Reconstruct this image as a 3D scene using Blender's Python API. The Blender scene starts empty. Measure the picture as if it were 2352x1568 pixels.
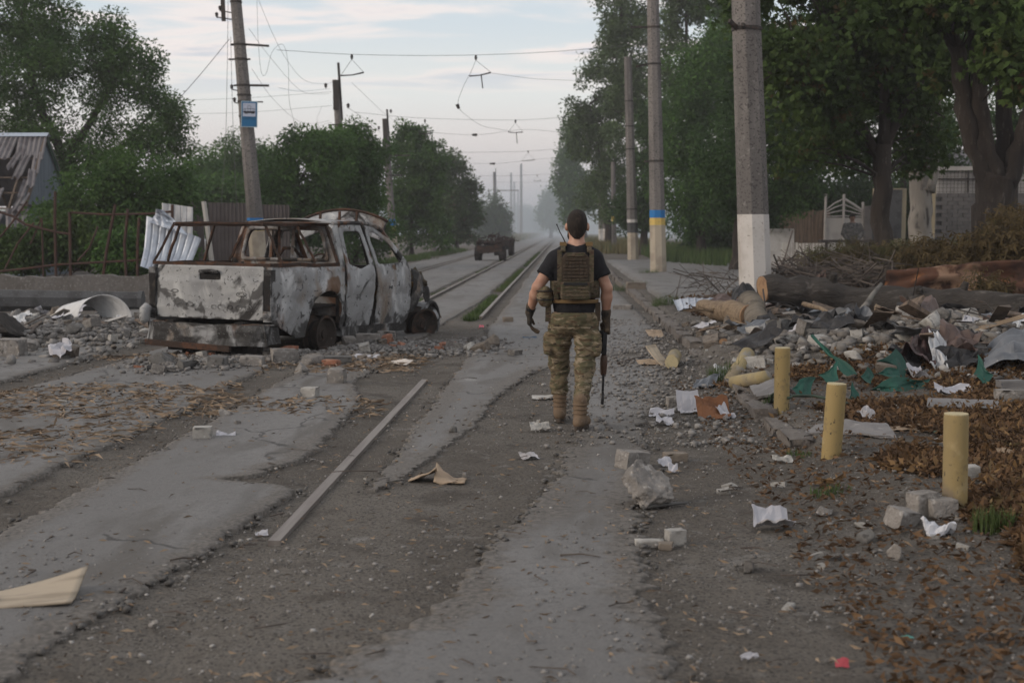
import bpy, math, random
import numpy as np
from mathutils import Vector, Matrix, Euler, geometry

SC = bpy.context.scene
COL = SC.collection
random.seed(11)
RNG = np.random.default_rng(11)
PI = math.pi
rad = math.radians

# ------------------------------------------------------------------ camera, sky, sun, exposure
FPX, CX, CY, CAMH = 2940.0, 1176.0, 784.0, 1.55      # focal length and centre in photo units (2352 wide)
YAW = math.atan((1291 - CX) / FPX)
PITCH = math.atan((CY - 530) / FPX)
FWD = Vector((-math.sin(YAW) * math.cos(PITCH), math.cos(YAW) * math.cos(PITCH), -math.sin(PITCH)))
RGT = Vector((math.cos(YAW), math.sin(YAW), 0))
UPV = RGT.cross(FWD)
CAM = Vector((0, 0, CAMH))
cam_d = bpy.data.cameras.new('camera')
cam = bpy.data.objects.new('camera', cam_d)
COL.objects.link(cam)
cam_d.sensor_width = 36.0
cam_d.lens = FPX / 2352 * 36
cam_d.clip_start, cam_d.clip_end = 0.05, 4000
cam.matrix_world = Matrix(((RGT.x, UPV.x, -FWD.x, 0), (RGT.y, UPV.y, -FWD.y, 0), (RGT.z, UPV.z, -FWD.z, CAMH), (0, 0, 0, 1)))
cam_d.dof.use_dof = True
cam_d.dof.focus_distance = 10.2
cam_d.dof.aperture_fstop = 3.0
SC.camera = cam

SUN_EL, SUN_AZ = rad(22), rad(248)    # azimuth measured clockwise from +Y (down the road): behind the camera, to the left
w = bpy.data.worlds.new('World')
SC.world = w
w.use_nodes = True
nt = w.node_tree
nt.nodes.clear()
def wn(t, **k):
    n = nt.nodes.new(t)
    for a, b in k.items():
        setattr(n, a, b)
    return n
def wl(a, b):
    nt.links.new(a, b)
def wmath(op, a, b=None, clamp=False):
    n = wn('ShaderNodeMath', operation=op, use_clamp=clamp)
    for i, x in enumerate((a, b)):
        if x is None: continue
        if isinstance(x, (int, float)): n.inputs[i].default_value = x
        else: wl(x, n.inputs[i])
    return n.outputs[0]
sky = wn('ShaderNodeTexSky', sky_type='NISHITA')
sky.sun_disc = False
sky.sun_elevation = SUN_EL
sky.sun_rotation = SUN_AZ
sky.air_density, sky.dust_density, sky.ozone_density = 1.0, 3.0, 1.5
geo = wn('ShaderNodeTexCoord')
sep = wn('ShaderNodeSeparateXYZ')
wl(geo.outputs['Generated'], sep.inputs[0])
zc = wmath('MAXIMUM', sep.outputs[2], 0.0)
ramp = wn('ShaderNodeValToRGB')
ramp.color_ramp.interpolation = 'EASE'
stops = ((0.0, (.62, .53, .525)), (0.06, (.67, .61, .585)), (0.11, (.62, .63, .615)), (0.165, (.51, .565, .60)), (0.3, (.50, .535, .56)), (1.0, (.45, .50, .55)))
ce = ramp.color_ramp.elements
ce[0].color = (*stops[0][1], 1); ce[1].color = (*stops[-1][1], 1)
for p, c in stops[1:-1]:
    ce.new(p).color = (*c, 1)
wl(zc, ramp.inputs[0])
mixs = wn('ShaderNodeMix', data_type='RGBA')
mixs.inputs['Factor'].default_value = 0.86
wl(sky.outputs[0], mixs.inputs['A'])
rsc = wn('ShaderNodeVectorMath', operation='SCALE'); rsc.inputs['Scale'].default_value = 10.4
wl(ramp.outputs[0], rsc.inputs[0]); wl(rsc.outputs[0], mixs.inputs['B'])
# broken low cloud: noise on the plane of the cloud base
den = wmath('ADD', zc, 0.06)
px = wmath('DIVIDE', sep.outputs[0], den)
py = wmath('DIVIDE', sep.outputs[1], den)
cmb = wn('ShaderNodeCombineXYZ')
wl(wmath('MULTIPLY', px, 0.75), cmb.inputs[0]); wl(wmath('MULTIPLY', py, 1.35), cmb.inputs[1])
cmb.inputs[2].default_value = 3.7
cn = wn('ShaderNodeTexNoise')
cn.inputs['Scale'].default_value = 1.35
cn.inputs['Detail'].default_value = 7
cn.inputs['Roughness'].default_value = 0.55
cn.inputs['Distortion'].default_value = 0.4
wl(cmb.outputs[0], cn.inputs['Vector'])
mr = wn('ShaderNodeMapRange', interpolation_type='SMOOTHSTEP')
mr.inputs[1].default_value, mr.inputs[2].default_value = 0.43, 0.58
wl(cn.outputs[0], mr.inputs[0])
fade = wn('ShaderNodeMapRange', interpolation_type='SMOOTHSTEP')
fade.inputs[1].default_value, fade.inputs[2].default_value = 0.085, 0.14
wl(sep.outputs[2], fade.inputs[0])
cfac = wmath('MULTIPLY', wmath('MULTIPLY', mr.outputs[0], fade.outputs[0]), 0.85)
thick = wn('ShaderNodeMapRange', interpolation_type='SMOOTHSTEP')
thick.inputs[1].default_value, thick.inputs[2].default_value = 0.52, 0.66
wl(cn.outputs[0], thick.inputs[0])
cc = wn('ShaderNodeMix', data_type='RGBA')
cc.inputs['A'].default_value = (7.6, 6.7, 6.3, 1)
cc.inputs['B'].default_value = (4.5, 4.75, 5.3, 1)
wl(thick.outputs[0], cc.inputs['Factor'])
mixc = wn('ShaderNodeMix', data_type='RGBA')
wl(cfac, mixc.inputs['Factor'])
wl(mixs.outputs['Result'], mixc.inputs['A'])
wl(cc.outputs['Result'], mixc.inputs['B'])
bg = wn('ShaderNodeBackground')
bg.inputs['Strength'].default_value = 0.1
wl(mixc.outputs['Result'], bg.inputs['Color'])
wo = wn('ShaderNodeOutputWorld')
wl(bg.outputs[0], wo.inputs['Surface'])

sun_d = bpy.data.lights.new('sun', 'SUN')
sun_d.energy = 1.25
sun_d.angle = rad(28)
sun_d.color = (1.0, 0.85, 0.70)
sun = bpy.data.objects.new('sun', sun_d)
COL.objects.link(sun)
sdir = Vector((math.sin(SUN_AZ) * math.cos(SUN_EL), math.cos(SUN_AZ) * math.cos(SUN_EL), math.sin(SUN_EL)))
sun.rotation_euler = sdir.to_track_quat('Z', 'Y').to_euler()
sun.location = (0, 0, 30)

vs = SC.view_settings
vs.view_transform = 'Standard'
vs.look = 'None'
vs.exposure = 0.48
vs.gamma = 1.0
vs.use_curve_mapping = False
SC.cycles.use_denoising = True
SC.cycles.max_bounces = 6
SC.cycles.diffuse_bounces = 3
SC.cycles.glossy_bounces = 2
SC.cycles.transmission_bounces = 3
SC.cycles.transparent_max_bounces = 4
SC.cycles.volume_bounces = 0
SC.cycles.caustics_reflective = False
SC.cycles.caustics_refractive = False

# ------------------------------------------------------------------ rays of the photo to points of the place
def ray(u, v):
    return FWD + RGT * ((u - CX) / FPX) - UPV * ((v - CY) / FPX)
def at(u, v, Y):
    d = ray(u, v)
    return CAM + d * (Y / d.y)
def G(u, v, z=0.0):
    d = ray(u, v)
    return CAM + d * ((z - CAMH) / d.z)

# ------------------------------------------------------------------ noise
def _hash(ix, iy, iz, seed):
    n = (ix.astype(np.int64) * 374761393 + iy.astype(np.int64) * 668265263 + iz.astype(np.int64) * 2147483647 + seed * 974711) & 0x7fffffff
    n = ((n ^ (n >> 13)) * 1274126177) & 0x7fffffff
    n = n ^ (n >> 16)
    return (n & 0xffff) / 65535.0
def vnoise(P, seed=0):
    P = np.asarray(P, float)
    i = np.floor(P).astype(np.int64)
    f = P - i
    f = f * f * (3 - 2 * f)
    r = 0
    for dx in (0, 1):
        for dy in (0, 1):
            for dz in (0, 1):
                wgt = (f[..., 0] if dx else 1 - f[..., 0]) * (f[..., 1] if dy else 1 - f[..., 1]) * (f[..., 2] if dz else 1 - f[..., 2])
                r = r + wgt * _hash(i[..., 0] + dx, i[..., 1] + dy, i[..., 2] + dz, seed)
    return r * 2 - 1
def fbm(P, seed=0, o=4):
    P = np.asarray(P, float)
    a, r = 0.5, 0
    for k in range(o):
        r = r + a * vnoise(P * 2 ** k + 17.3 * k, seed + k)
        a *= 0.5
    return r
def sst(a, b, x):
    t = np.clip((np.asarray(x, float) - a) / (b - a), 0, 1)
    return t * t * (3 - 2 * t)

# ------------------------------------------------------------------ materials
def M(name, base, rough=0.9, layers=(), bump=(), metal=0.0, spec=0.25, island=0.0, islcol=None, trans=0.0, coat=0):
    """layers: (scale, colour, lo, hi, detail, stretch, coat roughness or None)"""
    m = bpy.data.materials.new(name)
    m.use_nodes = True
    t = m.node_tree
    t.nodes.clear()
    def nn(ty, **k):
        n = t.nodes.new(ty)
        for a, b in k.items():
            setattr(n, a, b)
        return n
    L = t.links.new
    tc = nn('ShaderNodeTexCoord')
    oi = nn('ShaderNodeObjectInfo')
    mu = nn('ShaderNodeMath', operation='MULTIPLY'); mu.inputs[1].default_value = 57.0
    L(oi.outputs['Random'], mu.inputs[0])
    va = nn('ShaderNodeVectorMath', operation='ADD')
    L(tc.outputs['Object'], va.inputs[0]); L(mu.outputs[0], va.inputs[1])
    vec = va.outputs[0]
    def noise(scale, detail=4, stretch=None, dist=0.0, rgh=0.55):
        v = vec
        if stretch:
            s = nn('ShaderNodeVectorMath', operation='MULTIPLY')
            s.inputs[1].default_value = stretch
            L(v, s.inputs[0]); v = s.outputs[0]
        n = nn('ShaderNodeTexNoise')
        n.inputs['Scale'].default_value = scale
        n.inputs['Detail'].default_value = detail
        n.inputs['Roughness'].default_value = rgh
        n.inputs['Distortion'].default_value = dist
        L(v, n.inputs['Vector'])
        return n.outputs[0]
    rgb = nn('ShaderNodeRGB'); rgb.outputs[0].default_value = (*base, 1)
    col = rgb.outputs[0]
    for ly in layers:
        sc, c, lo, hi = ly[:4]
        de = ly[4] if len(ly) > 4 else 4
        st = ly[5] if len(ly) > 5 else None
        di = ly[6] if len(ly) > 6 else 0.0
        r = nn('ShaderNodeMapRange', interpolation_type='SMOOTHSTEP')
        r.inputs[1].default_value, r.inputs[2].default_value = lo, hi
        L(noise(sc, de, st, di), r.inputs[0])
        mx = nn('ShaderNodeMix', data_type='RGBA')
        L(r.outputs[0], mx.inputs['Factor']); L(col, mx.inputs['A'])
        mx.inputs['B'].default_value = (*c, 1)
        col = mx.outputs['Result']
    if island:
        g = nn('ShaderNodeNewGeometry')
        mx = nn('ShaderNodeMix', data_type='RGBA')
        r = nn('ShaderNodeMath', operation='MULTIPLY'); r.inputs[1].default_value = island
        L(g.outputs['Random Per Island'], r.inputs[0])
        L(r.outputs[0], mx.inputs['Factor']); L(col, mx.inputs['A'])
        mx.inputs['B'].default_value = (*(islcol or (0, 0, 0)), 1)
        col = mx.outputs['Result']
    p = nn('ShaderNodeBsdfPrincipled')
    L(col, p.inputs['Base Color'])
    p.inputs['Roughness'].default_value = rough
    p.inputs['Metallic'].default_value = metal
    p.inputs['Specular IOR Level'].default_value = spec
    nrm = None
    for b in bump:
        bn = nn('ShaderNodeBump')
        bn.inputs['Strength'].default_value = b[1]
        bn.inputs['Distance'].default_value = b[2] if len(b) > 2 else 0.02
        L(noise(b[0], 5, b[3] if len(b) > 3 else None), bn.inputs['Height'])
        if nrm is not None: L(nrm, bn.inputs['Normal'])
        nrm = bn.outputs[0]
    if nrm is not None: L(nrm, p.inputs['Normal'])
    out = nn('ShaderNodeOutputMaterial')
    if trans:
        tr = nn('ShaderNodeBsdfTranslucent')
        L(col, tr.inputs['Color'])
        ms = nn('ShaderNodeMixShader'); ms.inputs[0].default_value = trans
        L(p.outputs[0], ms.inputs[1]); L(tr.outputs[0], ms.inputs[2])
        L(ms.outputs[0], out.inputs['Surface'])
    else:
        L(p.outputs[0], out.inputs['Surface'])
    return m

# ------------------------------------------------------------------ objects
def link(name, me, parent=None, loc=None):
    o = bpy.data.objects.new(name, me)
    COL.objects.link(o)
    if parent is not None: o.parent = parent
    if loc is not None: o.location = loc
    return o
def tag(o, label, cat, group=None):
    o['label'] = label
    o['category'] = cat
    if group: o['group'] = group
    return o
def thing(name, label, cat, loc=(0, 0, 0), rz=0.0, group=None, rot=None):
    o = bpy.data.objects.new(name, None)
    COL.objects.link(o)
    o.empty_display_size = 0.1
    o.location = loc
    o.rotation_euler = rot if rot else (0, 0, rz)
    return tag(o, label, cat, group)
def kids(o):
    return [c for c in COL.objects if c.parent == o]
def copy_tree(o, loc, rz=None, label=None, scale=None, children=None):
    c = o.copy(); COL.objects.link(c)
    c.location = loc
    if rz is not None: c.rotation_euler.z = rz
    if scale is not None: c.scale = scale
    if label: c['label'] = label
    for k in (children if children is not None else kids(o)):
        d = k.copy(); COL.objects.link(d); d.parent = c
    return c
def npmesh(name, V, F, mat=None, smooth=False):
    V = np.ascontiguousarray(V, dtype=np.float32); F = np.ascontiguousarray(F, dtype=np.int32)
    me = bpy.data.meshes.new(name)
    k = F.shape[1]
    me.vertices.add(len(V)); me.vertices.foreach_set('co', V.ravel())
    me.loops.add(F.size); me.loops.foreach_set('vertex_index', F.ravel())
    me.polygons.add(len(F)); me.polygons.foreach_set('loop_start', np.arange(0, F.size, k, dtype=np.int32))
    if smooth: me.polygons.foreach_set('use_smooth', np.ones(len(F), dtype=bool))
    me.update(calc_edges=True)
    if mat: me.materials.append(mat)
    return me
def stuff(o, kind='stuff'):
    o['kind'] = kind
    return o

class MB:
    """collects shapes and links them as one mesh object"""
    def __init__(s):
        s.v, s.f = [], []
    def add(s, V, F, T=None):
        n = len(s.v)
        if T is not None: V = [T @ Vector(p) for p in V]
        s.v.extend([tuple(p) for p in V])
        s.f.extend([tuple(int(i) + n for i in q) for q in F])
        return s
    def box(s, c, d, R=None, taper=1.0, jit=0.0):
        x, y, z = d[0] / 2, d[1] / 2, d[2] / 2
        V = [Vector((sx * x * (taper if sz > 0 else 1), sy * y * (taper if sz > 0 else 1), sz * z)) for sx in (-1, 1) for sy in (-1, 1) for sz in (-1, 1)]
        if jit: V = [p + Vector([random.uniform(-jit, jit) for _ in range(3)]) for p in V]
        T = Matrix.Translation(Vector(c)) @ (R.to_4x4() if R is not None else Matrix())
        return s.add(V, ((0, 1, 3, 2), (4, 6, 7, 5), (0, 4, 5, 1), (2, 3, 7, 6), (0, 2, 6, 4), (1, 5, 7, 3)), T)
    def tube(s, pts, r, n=8, cap=True, squash=1.0):
        pts = [Vector(p) for p in pts]
        m = len(pts)
        rr = list(r) if hasattr(r, '__len__') else [r] * m
        V, F = [], []
        ref = None
        for i, p in enumerate(pts):
            t = (pts[min(i + 1, m - 1)] - pts[max(i - 1, 0)])
            t = t.normalized() if t.length > 1e-9 else Vector((0, 0, 1))
            if ref is None:
                ref = t.orthogonal().normalized()
                for ax in (Vector((0, 0, 1)), Vector((0, 1, 0))):
                    q = ax - t * ax.dot(t)
                    if q.length > 0.3: ref = q.normalized(); break
            else:
                q = ref - t * ref.dot(t)
                ref = q.normalized() if q.length > 1e-6 else t.orthogonal().normalized()
            b = t.cross(ref)
            for k in range(n):
                a = 2 * PI * (k + 0.5) / n
                V.append(p + (ref * math.cos(a) * squash + b * math.sin(a)) * rr[i])
        for i in range(m - 1):
            for k in range(n):
                F.append((i * n + k, i * n + (k + 1) % n, (i + 1) * n + (k + 1) % n, (i + 1) * n + k))
        if cap:
            F.append(tuple(range(n - 1, -1, -1)))
            F.append(tuple(range((m - 1) * n, m * n)))
        return s.add(V, F)
    def bar(s, a, b, w, d=None):
        """square bar from a to b"""
        a, b = Vector(a), Vector(b)
        t = b - a
        R = t.to_track_quat('Z', 'Y').to_matrix()
        return s.box((a + b) / 2, (w, d or w, t.length), R)
    def sheet(s, fn, nu, nv):
        V = [fn(i / nu, j / nv) for j in range(nv + 1) for i in range(nu + 1)]
        F = [(j * (nu + 1) + i, j * (nu + 1) + i + 1, (j + 1) * (nu + 1) + i + 1, (j + 1) * (nu + 1) + i) for j in range(nv) for i in range(nu)]
        return s.add(V, F)
    def thick(s, fn, nu, nv, th):
        """a sheet with real thickness th along local normals"""
        P = np.array([[tuple(fn(i / nu, j / nv)) for i in range(nu + 1)] for j in range(nv + 1)])
        du = np.gradient(P, axis=1); dv = np.gradient(P, axis=0)
        nrm = np.cross(du, dv); nrm /= np.maximum(np.linalg.norm(nrm, axis=2, keepdims=True), 1e-9)
        A = (P + nrm * th / 2).reshape(-1, 3); B = (P - nrm * th / 2).reshape(-1, 3)
        W = nu + 1; n = len(A)
        F = []
        for j in range(nv):
            for i in range(nu):
                q = (j * W + i, j * W + i + 1, (j + 1) * W + i + 1, (j + 1) * W + i)
                F.append(q); F.append(tuple(x + n for x in reversed(q)))
        rim = [i for i in range(W)] + [j * W + nu for j in range(1, nv + 1)] + [nv * W + i for i in range(nu - 1, -1, -1)] + [j * W for j in range(nv - 1, 0, -1)]
        for a, b in zip(rim, rim[1:] + rim[:1]): F.append((b, a, a + n, b + n))
        return s.add(np.vstack([A, B]), F)
    def prism(s, outline, z0, z1, T=None):
        n = len(outline)
        V = [(x, y, z0) for x, y in outline] + [(x, y, z1) for x, y in outline]
        F = [tuple(range(n - 1, -1, -1)), tuple(range(n, 2 * n))] + [(i, (i + 1) % n, n + (i + 1) % n, n + i) for i in range(n)]
        return s.add(V, F, T)
    def mesh(s, name, mat, smooth=False):
        me = bpy.data.meshes.new(name)
        me.from_pydata(s.v, [], s.f)
        if smooth: me.polygons.foreach_set('use_smooth', [True] * len(me.polygons))
        me.materials.append(mat)
        me.update()
        return me
    def build(s, name, mat, parent=None, smooth=False, loc=None):
        return link(name, s.mesh(name, mat, smooth), parent, loc)

# ------------------------------------------------------------------ stones
import bmesh
_ico = {}
def ico(sub):
    if sub not in _ico:
        b = bmesh.new(); bmesh.ops.create_icosphere(b, subdivisions=sub, radius=1.0)
        b.verts.ensure_lookup_table()
        _ico[sub] = (np.array([v.co[:] for v in b.verts]), np.array([[v.index for v in f.verts] for f in b.faces]))
        b.free()
    return _ico[sub]
def rock(dims, seed, sub=3, cuts=9, rough=0.05, boxy=0.0):
    """a broken lump: a ball cut by random planes, then roughened; boxy pulls the cuts to the six faces of a block. Sits on z = 0."""
    rg = np.random.default_rng(seed)
    V, F = ico(sub)
    V = V.copy() * 1.5
    if boxy:
        ax = np.vstack([np.eye(3), -np.eye(3)])
        for n in ax:
            n = n + rg.normal(0, 0.05, 3) * (1.2 - boxy); n /= np.linalg.norm(n)
            d = V @ n; V -= np.outer(np.maximum(d - rg.uniform(.68, .74), 0), n)
        k = int(cuts * (1 - boxy) + 2)
        off = (0.95, 1.12)
    else:
        k, off = cuts, ((0.55, 0.95) if cuts < 12 else (0.48, 0.85))
    for _ in range(k):
        n = rg.normal(0, 1, 3); n /= np.linalg.norm(n)
        d = V @ n; V -= np.outer(np.maximum(d - rg.uniform(*off), 0), n)
    if rough:
        q = V * 2.3 + seed * 3.1
        V = V * (1 + rough * (fbm(q, seed, 3) + 0.6 * vnoise(V * 7 + seed, seed))[:, None])
    lo, hi = V.min(0), V.max(0)
    V = (V - (lo + hi) / 2) / (hi - lo) * np.array(dims)
    V[:, 2] += dims[2] / 2
    return V, F
def rockmesh(name, mat, dims, seed, **k):
    V, F = rock(dims, seed, **k)
    return npmesh(name, V, F, mat)

# ------------------------------------------------------------------ implicit surfaces (naive surface nets)
def surfnet(sdf, lo, hi, h):
    lo = np.array(lo, float); hi = np.array(hi, float)
    n = np.ceil((hi - lo) / h).astype(int) + 1
    ax = [lo[i] + np.arange(n[i]) * h for i in range(3)]
    P = np.stack(np.meshgrid(*ax, indexing='ij'), -1)
    D = sdf(P)
    s = D < 0
    nx, ny, nz = D.shape
    cnt = np.zeros((nx - 1, ny - 1, nz - 1)); acc = np.zeros((nx - 1, ny - 1, nz - 1, 3))
    def sl(o): return (slice(o[0], nx - 1 + o[0]), slice(o[1], ny - 1 + o[1]), slice(o[2], nz - 1 + o[2]))
    for a in range(3):
        for p in range(4):
            o0 = [0, 0, 0]; others = [i for i in range(3) if i != a]
            o0[others[0]] = p & 1; o0[others[1]] = p >> 1
            o1 = list(o0); o1[a] = 1
            d0, d1 = D[sl(o0)], D[sl(o1)]
            x = (d0 < 0) != (d1 < 0)
            t = np.where(x, d0 / np.where(d0 == d1, 1, d0 - d1), 0)
            pt = np.zeros(t.shape + (3,)); pt[...] = o0
            pt[..., a] = t
            acc += pt * x[..., None]; cnt += x
    act = cnt > 0
    idx = -np.ones(act.shape, int); idx[act] = np.arange(act.sum())
    ii = np.argwhere(act)
    V = lo + (ii + acc[act] / cnt[act][:, None]) * h
    F = []
    for a in range(3):
        b, c = (a + 1) % 3, (a + 2) % 3
        o = [0, 0, 0]; o[a] = 1
        A = s[:nx - o[0], :ny - o[1], :nz - o[2]]; B = s[o[0]:, o[1]:, o[2]:]
        e = np.argwhere(A != B)
        e = e[(e[:, b] > 0) & (e[:, c] > 0)]
        e = e[(e[:, b] < act.shape[b]) & (e[:, c] < act.shape[c])]
        if not len(e): continue
        ins = A[tuple(e.T)]
        q = []
        for db, dc in ((-1, -1), (0, -1), (0, 0), (-1, 0)):
            k = e.copy(); k[:, b] += db; k[:, c] += dc
            q.append(idx[tuple(k.T)])
        q = np.stack(q, 1)
        q[~ins] = q[~ins][:, ::-1]
        F.append(q)
    return V, np.vstack(F)
def capsule(P, a, b, ra, rb=None, sq=None):
    """tapered capsule; sq squashes the axes of space (an elliptical limb)"""
    rb = ra if rb is None else rb
    a = np.array(a, float); b = np.array(b, float)
    Q = P
    if sq is not None:
        sq = np.array(sq, float); Q = P / sq; a = a / sq; b = b / sq
    d = b - a
    h = np.clip(((Q - a) @ d) / max(d @ d, 1e-12), 0, 1)
    return np.linalg.norm(Q - a - h[..., None] * d, axis=-1) - (ra + (rb - ra) * h)
def ell(P, c, r):
    r = np.array(r, float); q = (P - np.array(c, float)) / r
    k0 = np.linalg.norm(q, axis=-1); k1 = np.linalg.norm(q / r, axis=-1)
    return k0 * (k0 - 1) / np.maximum(k1, 1e-9)
def rbox(P, c, half, r, R=None):
    q = P - np.array(c, float)
    if R is not None: q = q @ np.array(R)
    q = np.abs(q) - (np.array(half, float) - r)
    return np.linalg.norm(np.maximum(q, 0), axis=-1) + np.minimum(q.max(-1), 0) - r
def smin(a, b, k):
    h = np.clip(0.5 + 0.5 * (b - a) / k, 0, 1)
    return b + (a - b) * h - k * h * (1 - h)

# ================================================================== materials of the place
m_dirt = M('dirt', (.090, .079, .067), .95, [
    (.55, (.122, .11, .096), .42, .62, 5), (2.2, (.066, .057, .048), .5, .68, 6), (9, (.14, .13, .118), .55, .72, 4), (1.7, (.20, .19, .178), .67, .77, 7, None, .5),
    (60, (.035, .031, .028), .50, .68, 3), (110, (.24, .23, .22), .66, .76, 2)],
    bump=[(5, .5, .06), (38, .6, .03), (120, .5, .012)])
m_asph = M('asphalt', (.120, .115, .110), .72, [
    (.7, (.148, .143, .138), .42, .62, 5, (1, .35, 1)), (3.1, (.088, .082, .075), .54, .70, 6, (1, .3, 1)), (14, (.105, .10, .096), .5, .7, 4),
    (1.1, (.078, .07, .061), .53, .66, 8, (1.6, .55, 1), .6), (1.9, (.235, .228, .22), .66, .76, 7, (1, .6, 1), .5), (75, (.085, .083, .08), .52, .68, 3), (130, (.26, .255, .25), .68, .76, 2)],
    bump=[(24, .3, .02), (140, .45, .008)], spec=.5)
def edge_dust(m):
    """blends the sheet into the dirt towards its ragged edges (loose dirt lying over the asphalt)"""
    t = m.node_tree; L = t.links.new
    p = next(n for n in t.nodes if n.type == 'BSDF_PRINCIPLED'); src = p.inputs['Base Color'].links[0].from_socket
    at_ = t.nodes.new('ShaderNodeAttribute'); at_.attribute_name = 'edge'
    tc = t.nodes.new('ShaderNodeTexCoord')
    def nz(sc, st=(1, 1, 1), det=6):
        v = t.nodes.new('ShaderNodeVectorMath'); v.operation = 'MULTIPLY'; v.inputs[1].default_value = st; L(tc.outputs['Object'], v.inputs[0])
        n = t.nodes.new('ShaderNodeTexNoise'); n.inputs['Scale'].default_value = sc; n.inputs['Detail'].default_value = det; L(v.outputs[0], n.inputs['Vector']); return n.outputs[0]
    def mt(op, a, b):
        n = t.nodes.new('ShaderNodeMath'); n.operation = op
        for i, x in enumerate((a, b)):
            if isinstance(x, (int, float)): n.inputs[i].default_value = x
            else: L(x, n.inputs[i])
        return n.outputs[0]
    q = mt('ADD', mt('MULTIPLY', at_.outputs['Fac'], 1.0), mt('MULTIPLY', mt('SUBTRACT', nz(1.2, (1, .5, 1)), .5), 1.5))
    q = mt('ADD', q, mt('MULTIPLY', mt('SUBTRACT', nz(22, (1, 1, 1), 4), .5), .55))
    r = t.nodes.new('ShaderNodeMapRange'); r.interpolation_type = 'SMOOTHSTEP'; r.inputs[1].default_value = .16; r.inputs[2].default_value = .46; L(q, r.inputs[0])
    dirtc = t.nodes.new('ShaderNodeMix'); dirtc.data_type = 'RGBA'; dirtc.inputs['A'].default_value = (.062, .055, .047, 1); dirtc.inputs['B'].default_value = (.135, .12, .105, 1)
    rr = t.nodes.new('ShaderNodeMapRange'); rr.inputs[1].default_value = .38; rr.inputs[2].default_value = .66; L(nz(40), rr.inputs[0]); L(rr.outputs[0], dirtc.inputs['Factor'])
    vo = t.nodes.new('ShaderNodeTexVoronoi'); vo.feature = 'DISTANCE_TO_EDGE'; vo.inputs['Scale'].default_value = .55
    wv = t.nodes.new('ShaderNodeVectorMath'); wv.operation = 'ADD'; nv = t.nodes.new('ShaderNodeTexNoise'); nv.inputs['Scale'].default_value = 1.6; nv.inputs['Detail'].default_value = 6; L(tc.outputs['Object'], nv.inputs['Vector'])
    L(tc.outputs['Object'], wv.inputs[0]); L(nv.outputs[1], wv.inputs[1]); L(wv.outputs[0], vo.inputs['Vector'])
    ck = t.nodes.new('ShaderNodeMapRange'); ck.inputs[1].default_value = .004; ck.inputs[2].default_value = .014; L(vo.outputs['Distance'], ck.inputs[0])
    cm = t.nodes.new('ShaderNodeMix'); cm.data_type = 'RGBA'; cm.inputs['A'].default_value = (.035, .032, .03, 1); L(mt('MAXIMUM', ck.outputs[0], mt('GREATER_THAN', nz(.35), .5)), cm.inputs['Factor']); L(src, cm.inputs['B']); src = cm.outputs['Result']
    mx = t.nodes.new('ShaderNodeMix'); mx.data_type = 'RGBA'
    L(r.outputs[0], mx.inputs['Factor']); L(dirtc.outputs['Result'], mx.inputs['A']); L(src, mx.inputs['B']); L(mx.outputs['Result'], p.inputs['Base Color'])
edge_dust(m_asph)
m_rail = M('rail steel', (.17, .15, .138), .6, [(3, (.21, .19, .175), .4, .6, 3, (8, .4, 1)), (20, (.15, .12, .10), .6, .75, 4)], bump=[(60, .2, .005)], metal=.35, spec=.4)
m_kerb = M('kerb stone', (.15, .135, .122), .95, [(3, (.12, .105, .095), .45, .65, 5), (30, (.26, .245, .23), .58, .75, 4)], bump=[(14, .9, .04), (60, .6, .02)])
m_pole = M('pole concrete', (.18, .168, .16), .9, [(1.6, (.12, .112, .108), .42, .62, 5, (1, 1, .25)), (26, (.06, .056, .054), .53, .64, 3), (9, (.22, .21, .20), .6, .75, 3)], bump=[(40, .35, .015)])
m_white = M('whitewash', (.52, .50, .48), .9, [(2.2, (.38, .355, .33), .45, .66, 5), (22, (.24, .22, .20), .60, .72, 4)], bump=[(30, .4, .01)])
m_cream = M('yellowed whitewash', (.40, .35, .28), .9, [(2.0, (.30, .26, .21), .45, .62, 5), (18, (.20, .18, .15), .62, .75, 4)], bump=[(30, .4, .01)])
m_blue = M('blue paint', (.02, .16, .42), .7, [(18, (.05, .13, .25), .55, .7)])
m_yel = M('yellow paint', (.55, .40, .12), .7, [(14, (.35, .27, .12), .55, .7)])
m_dark = M('dark iron', (.035, .032, .03), .75, [(12, (.07, .05, .04), .5, .7)])
m_wire = M('wire', (.10, .10, .105), .6, metal=.3)
m_rust = M('rusty iron', (.055, .032, .026), .9, [(6, (.085, .042, .028), .5, .7), (30, (.05, .035, .03), .5, .7)], bump=[(40, .4, .01)])
m_conc = M('old concrete', (.15, .14, .132), .95, [(2, (.13, .12, .11), .45, .62, 5), (24, (.27, .26, .25), .55, .72, 4)], bump=[(9, .6, .05), (50, .6, .02)])
m_conc_d = M('dark concrete', (.075, .077, .08), .9, [(2.5, (.05, .05, .052), .45, .62, 5), (30, (.17, .17, .17), .6, .72)], bump=[(16, .4, .02)])

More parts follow.
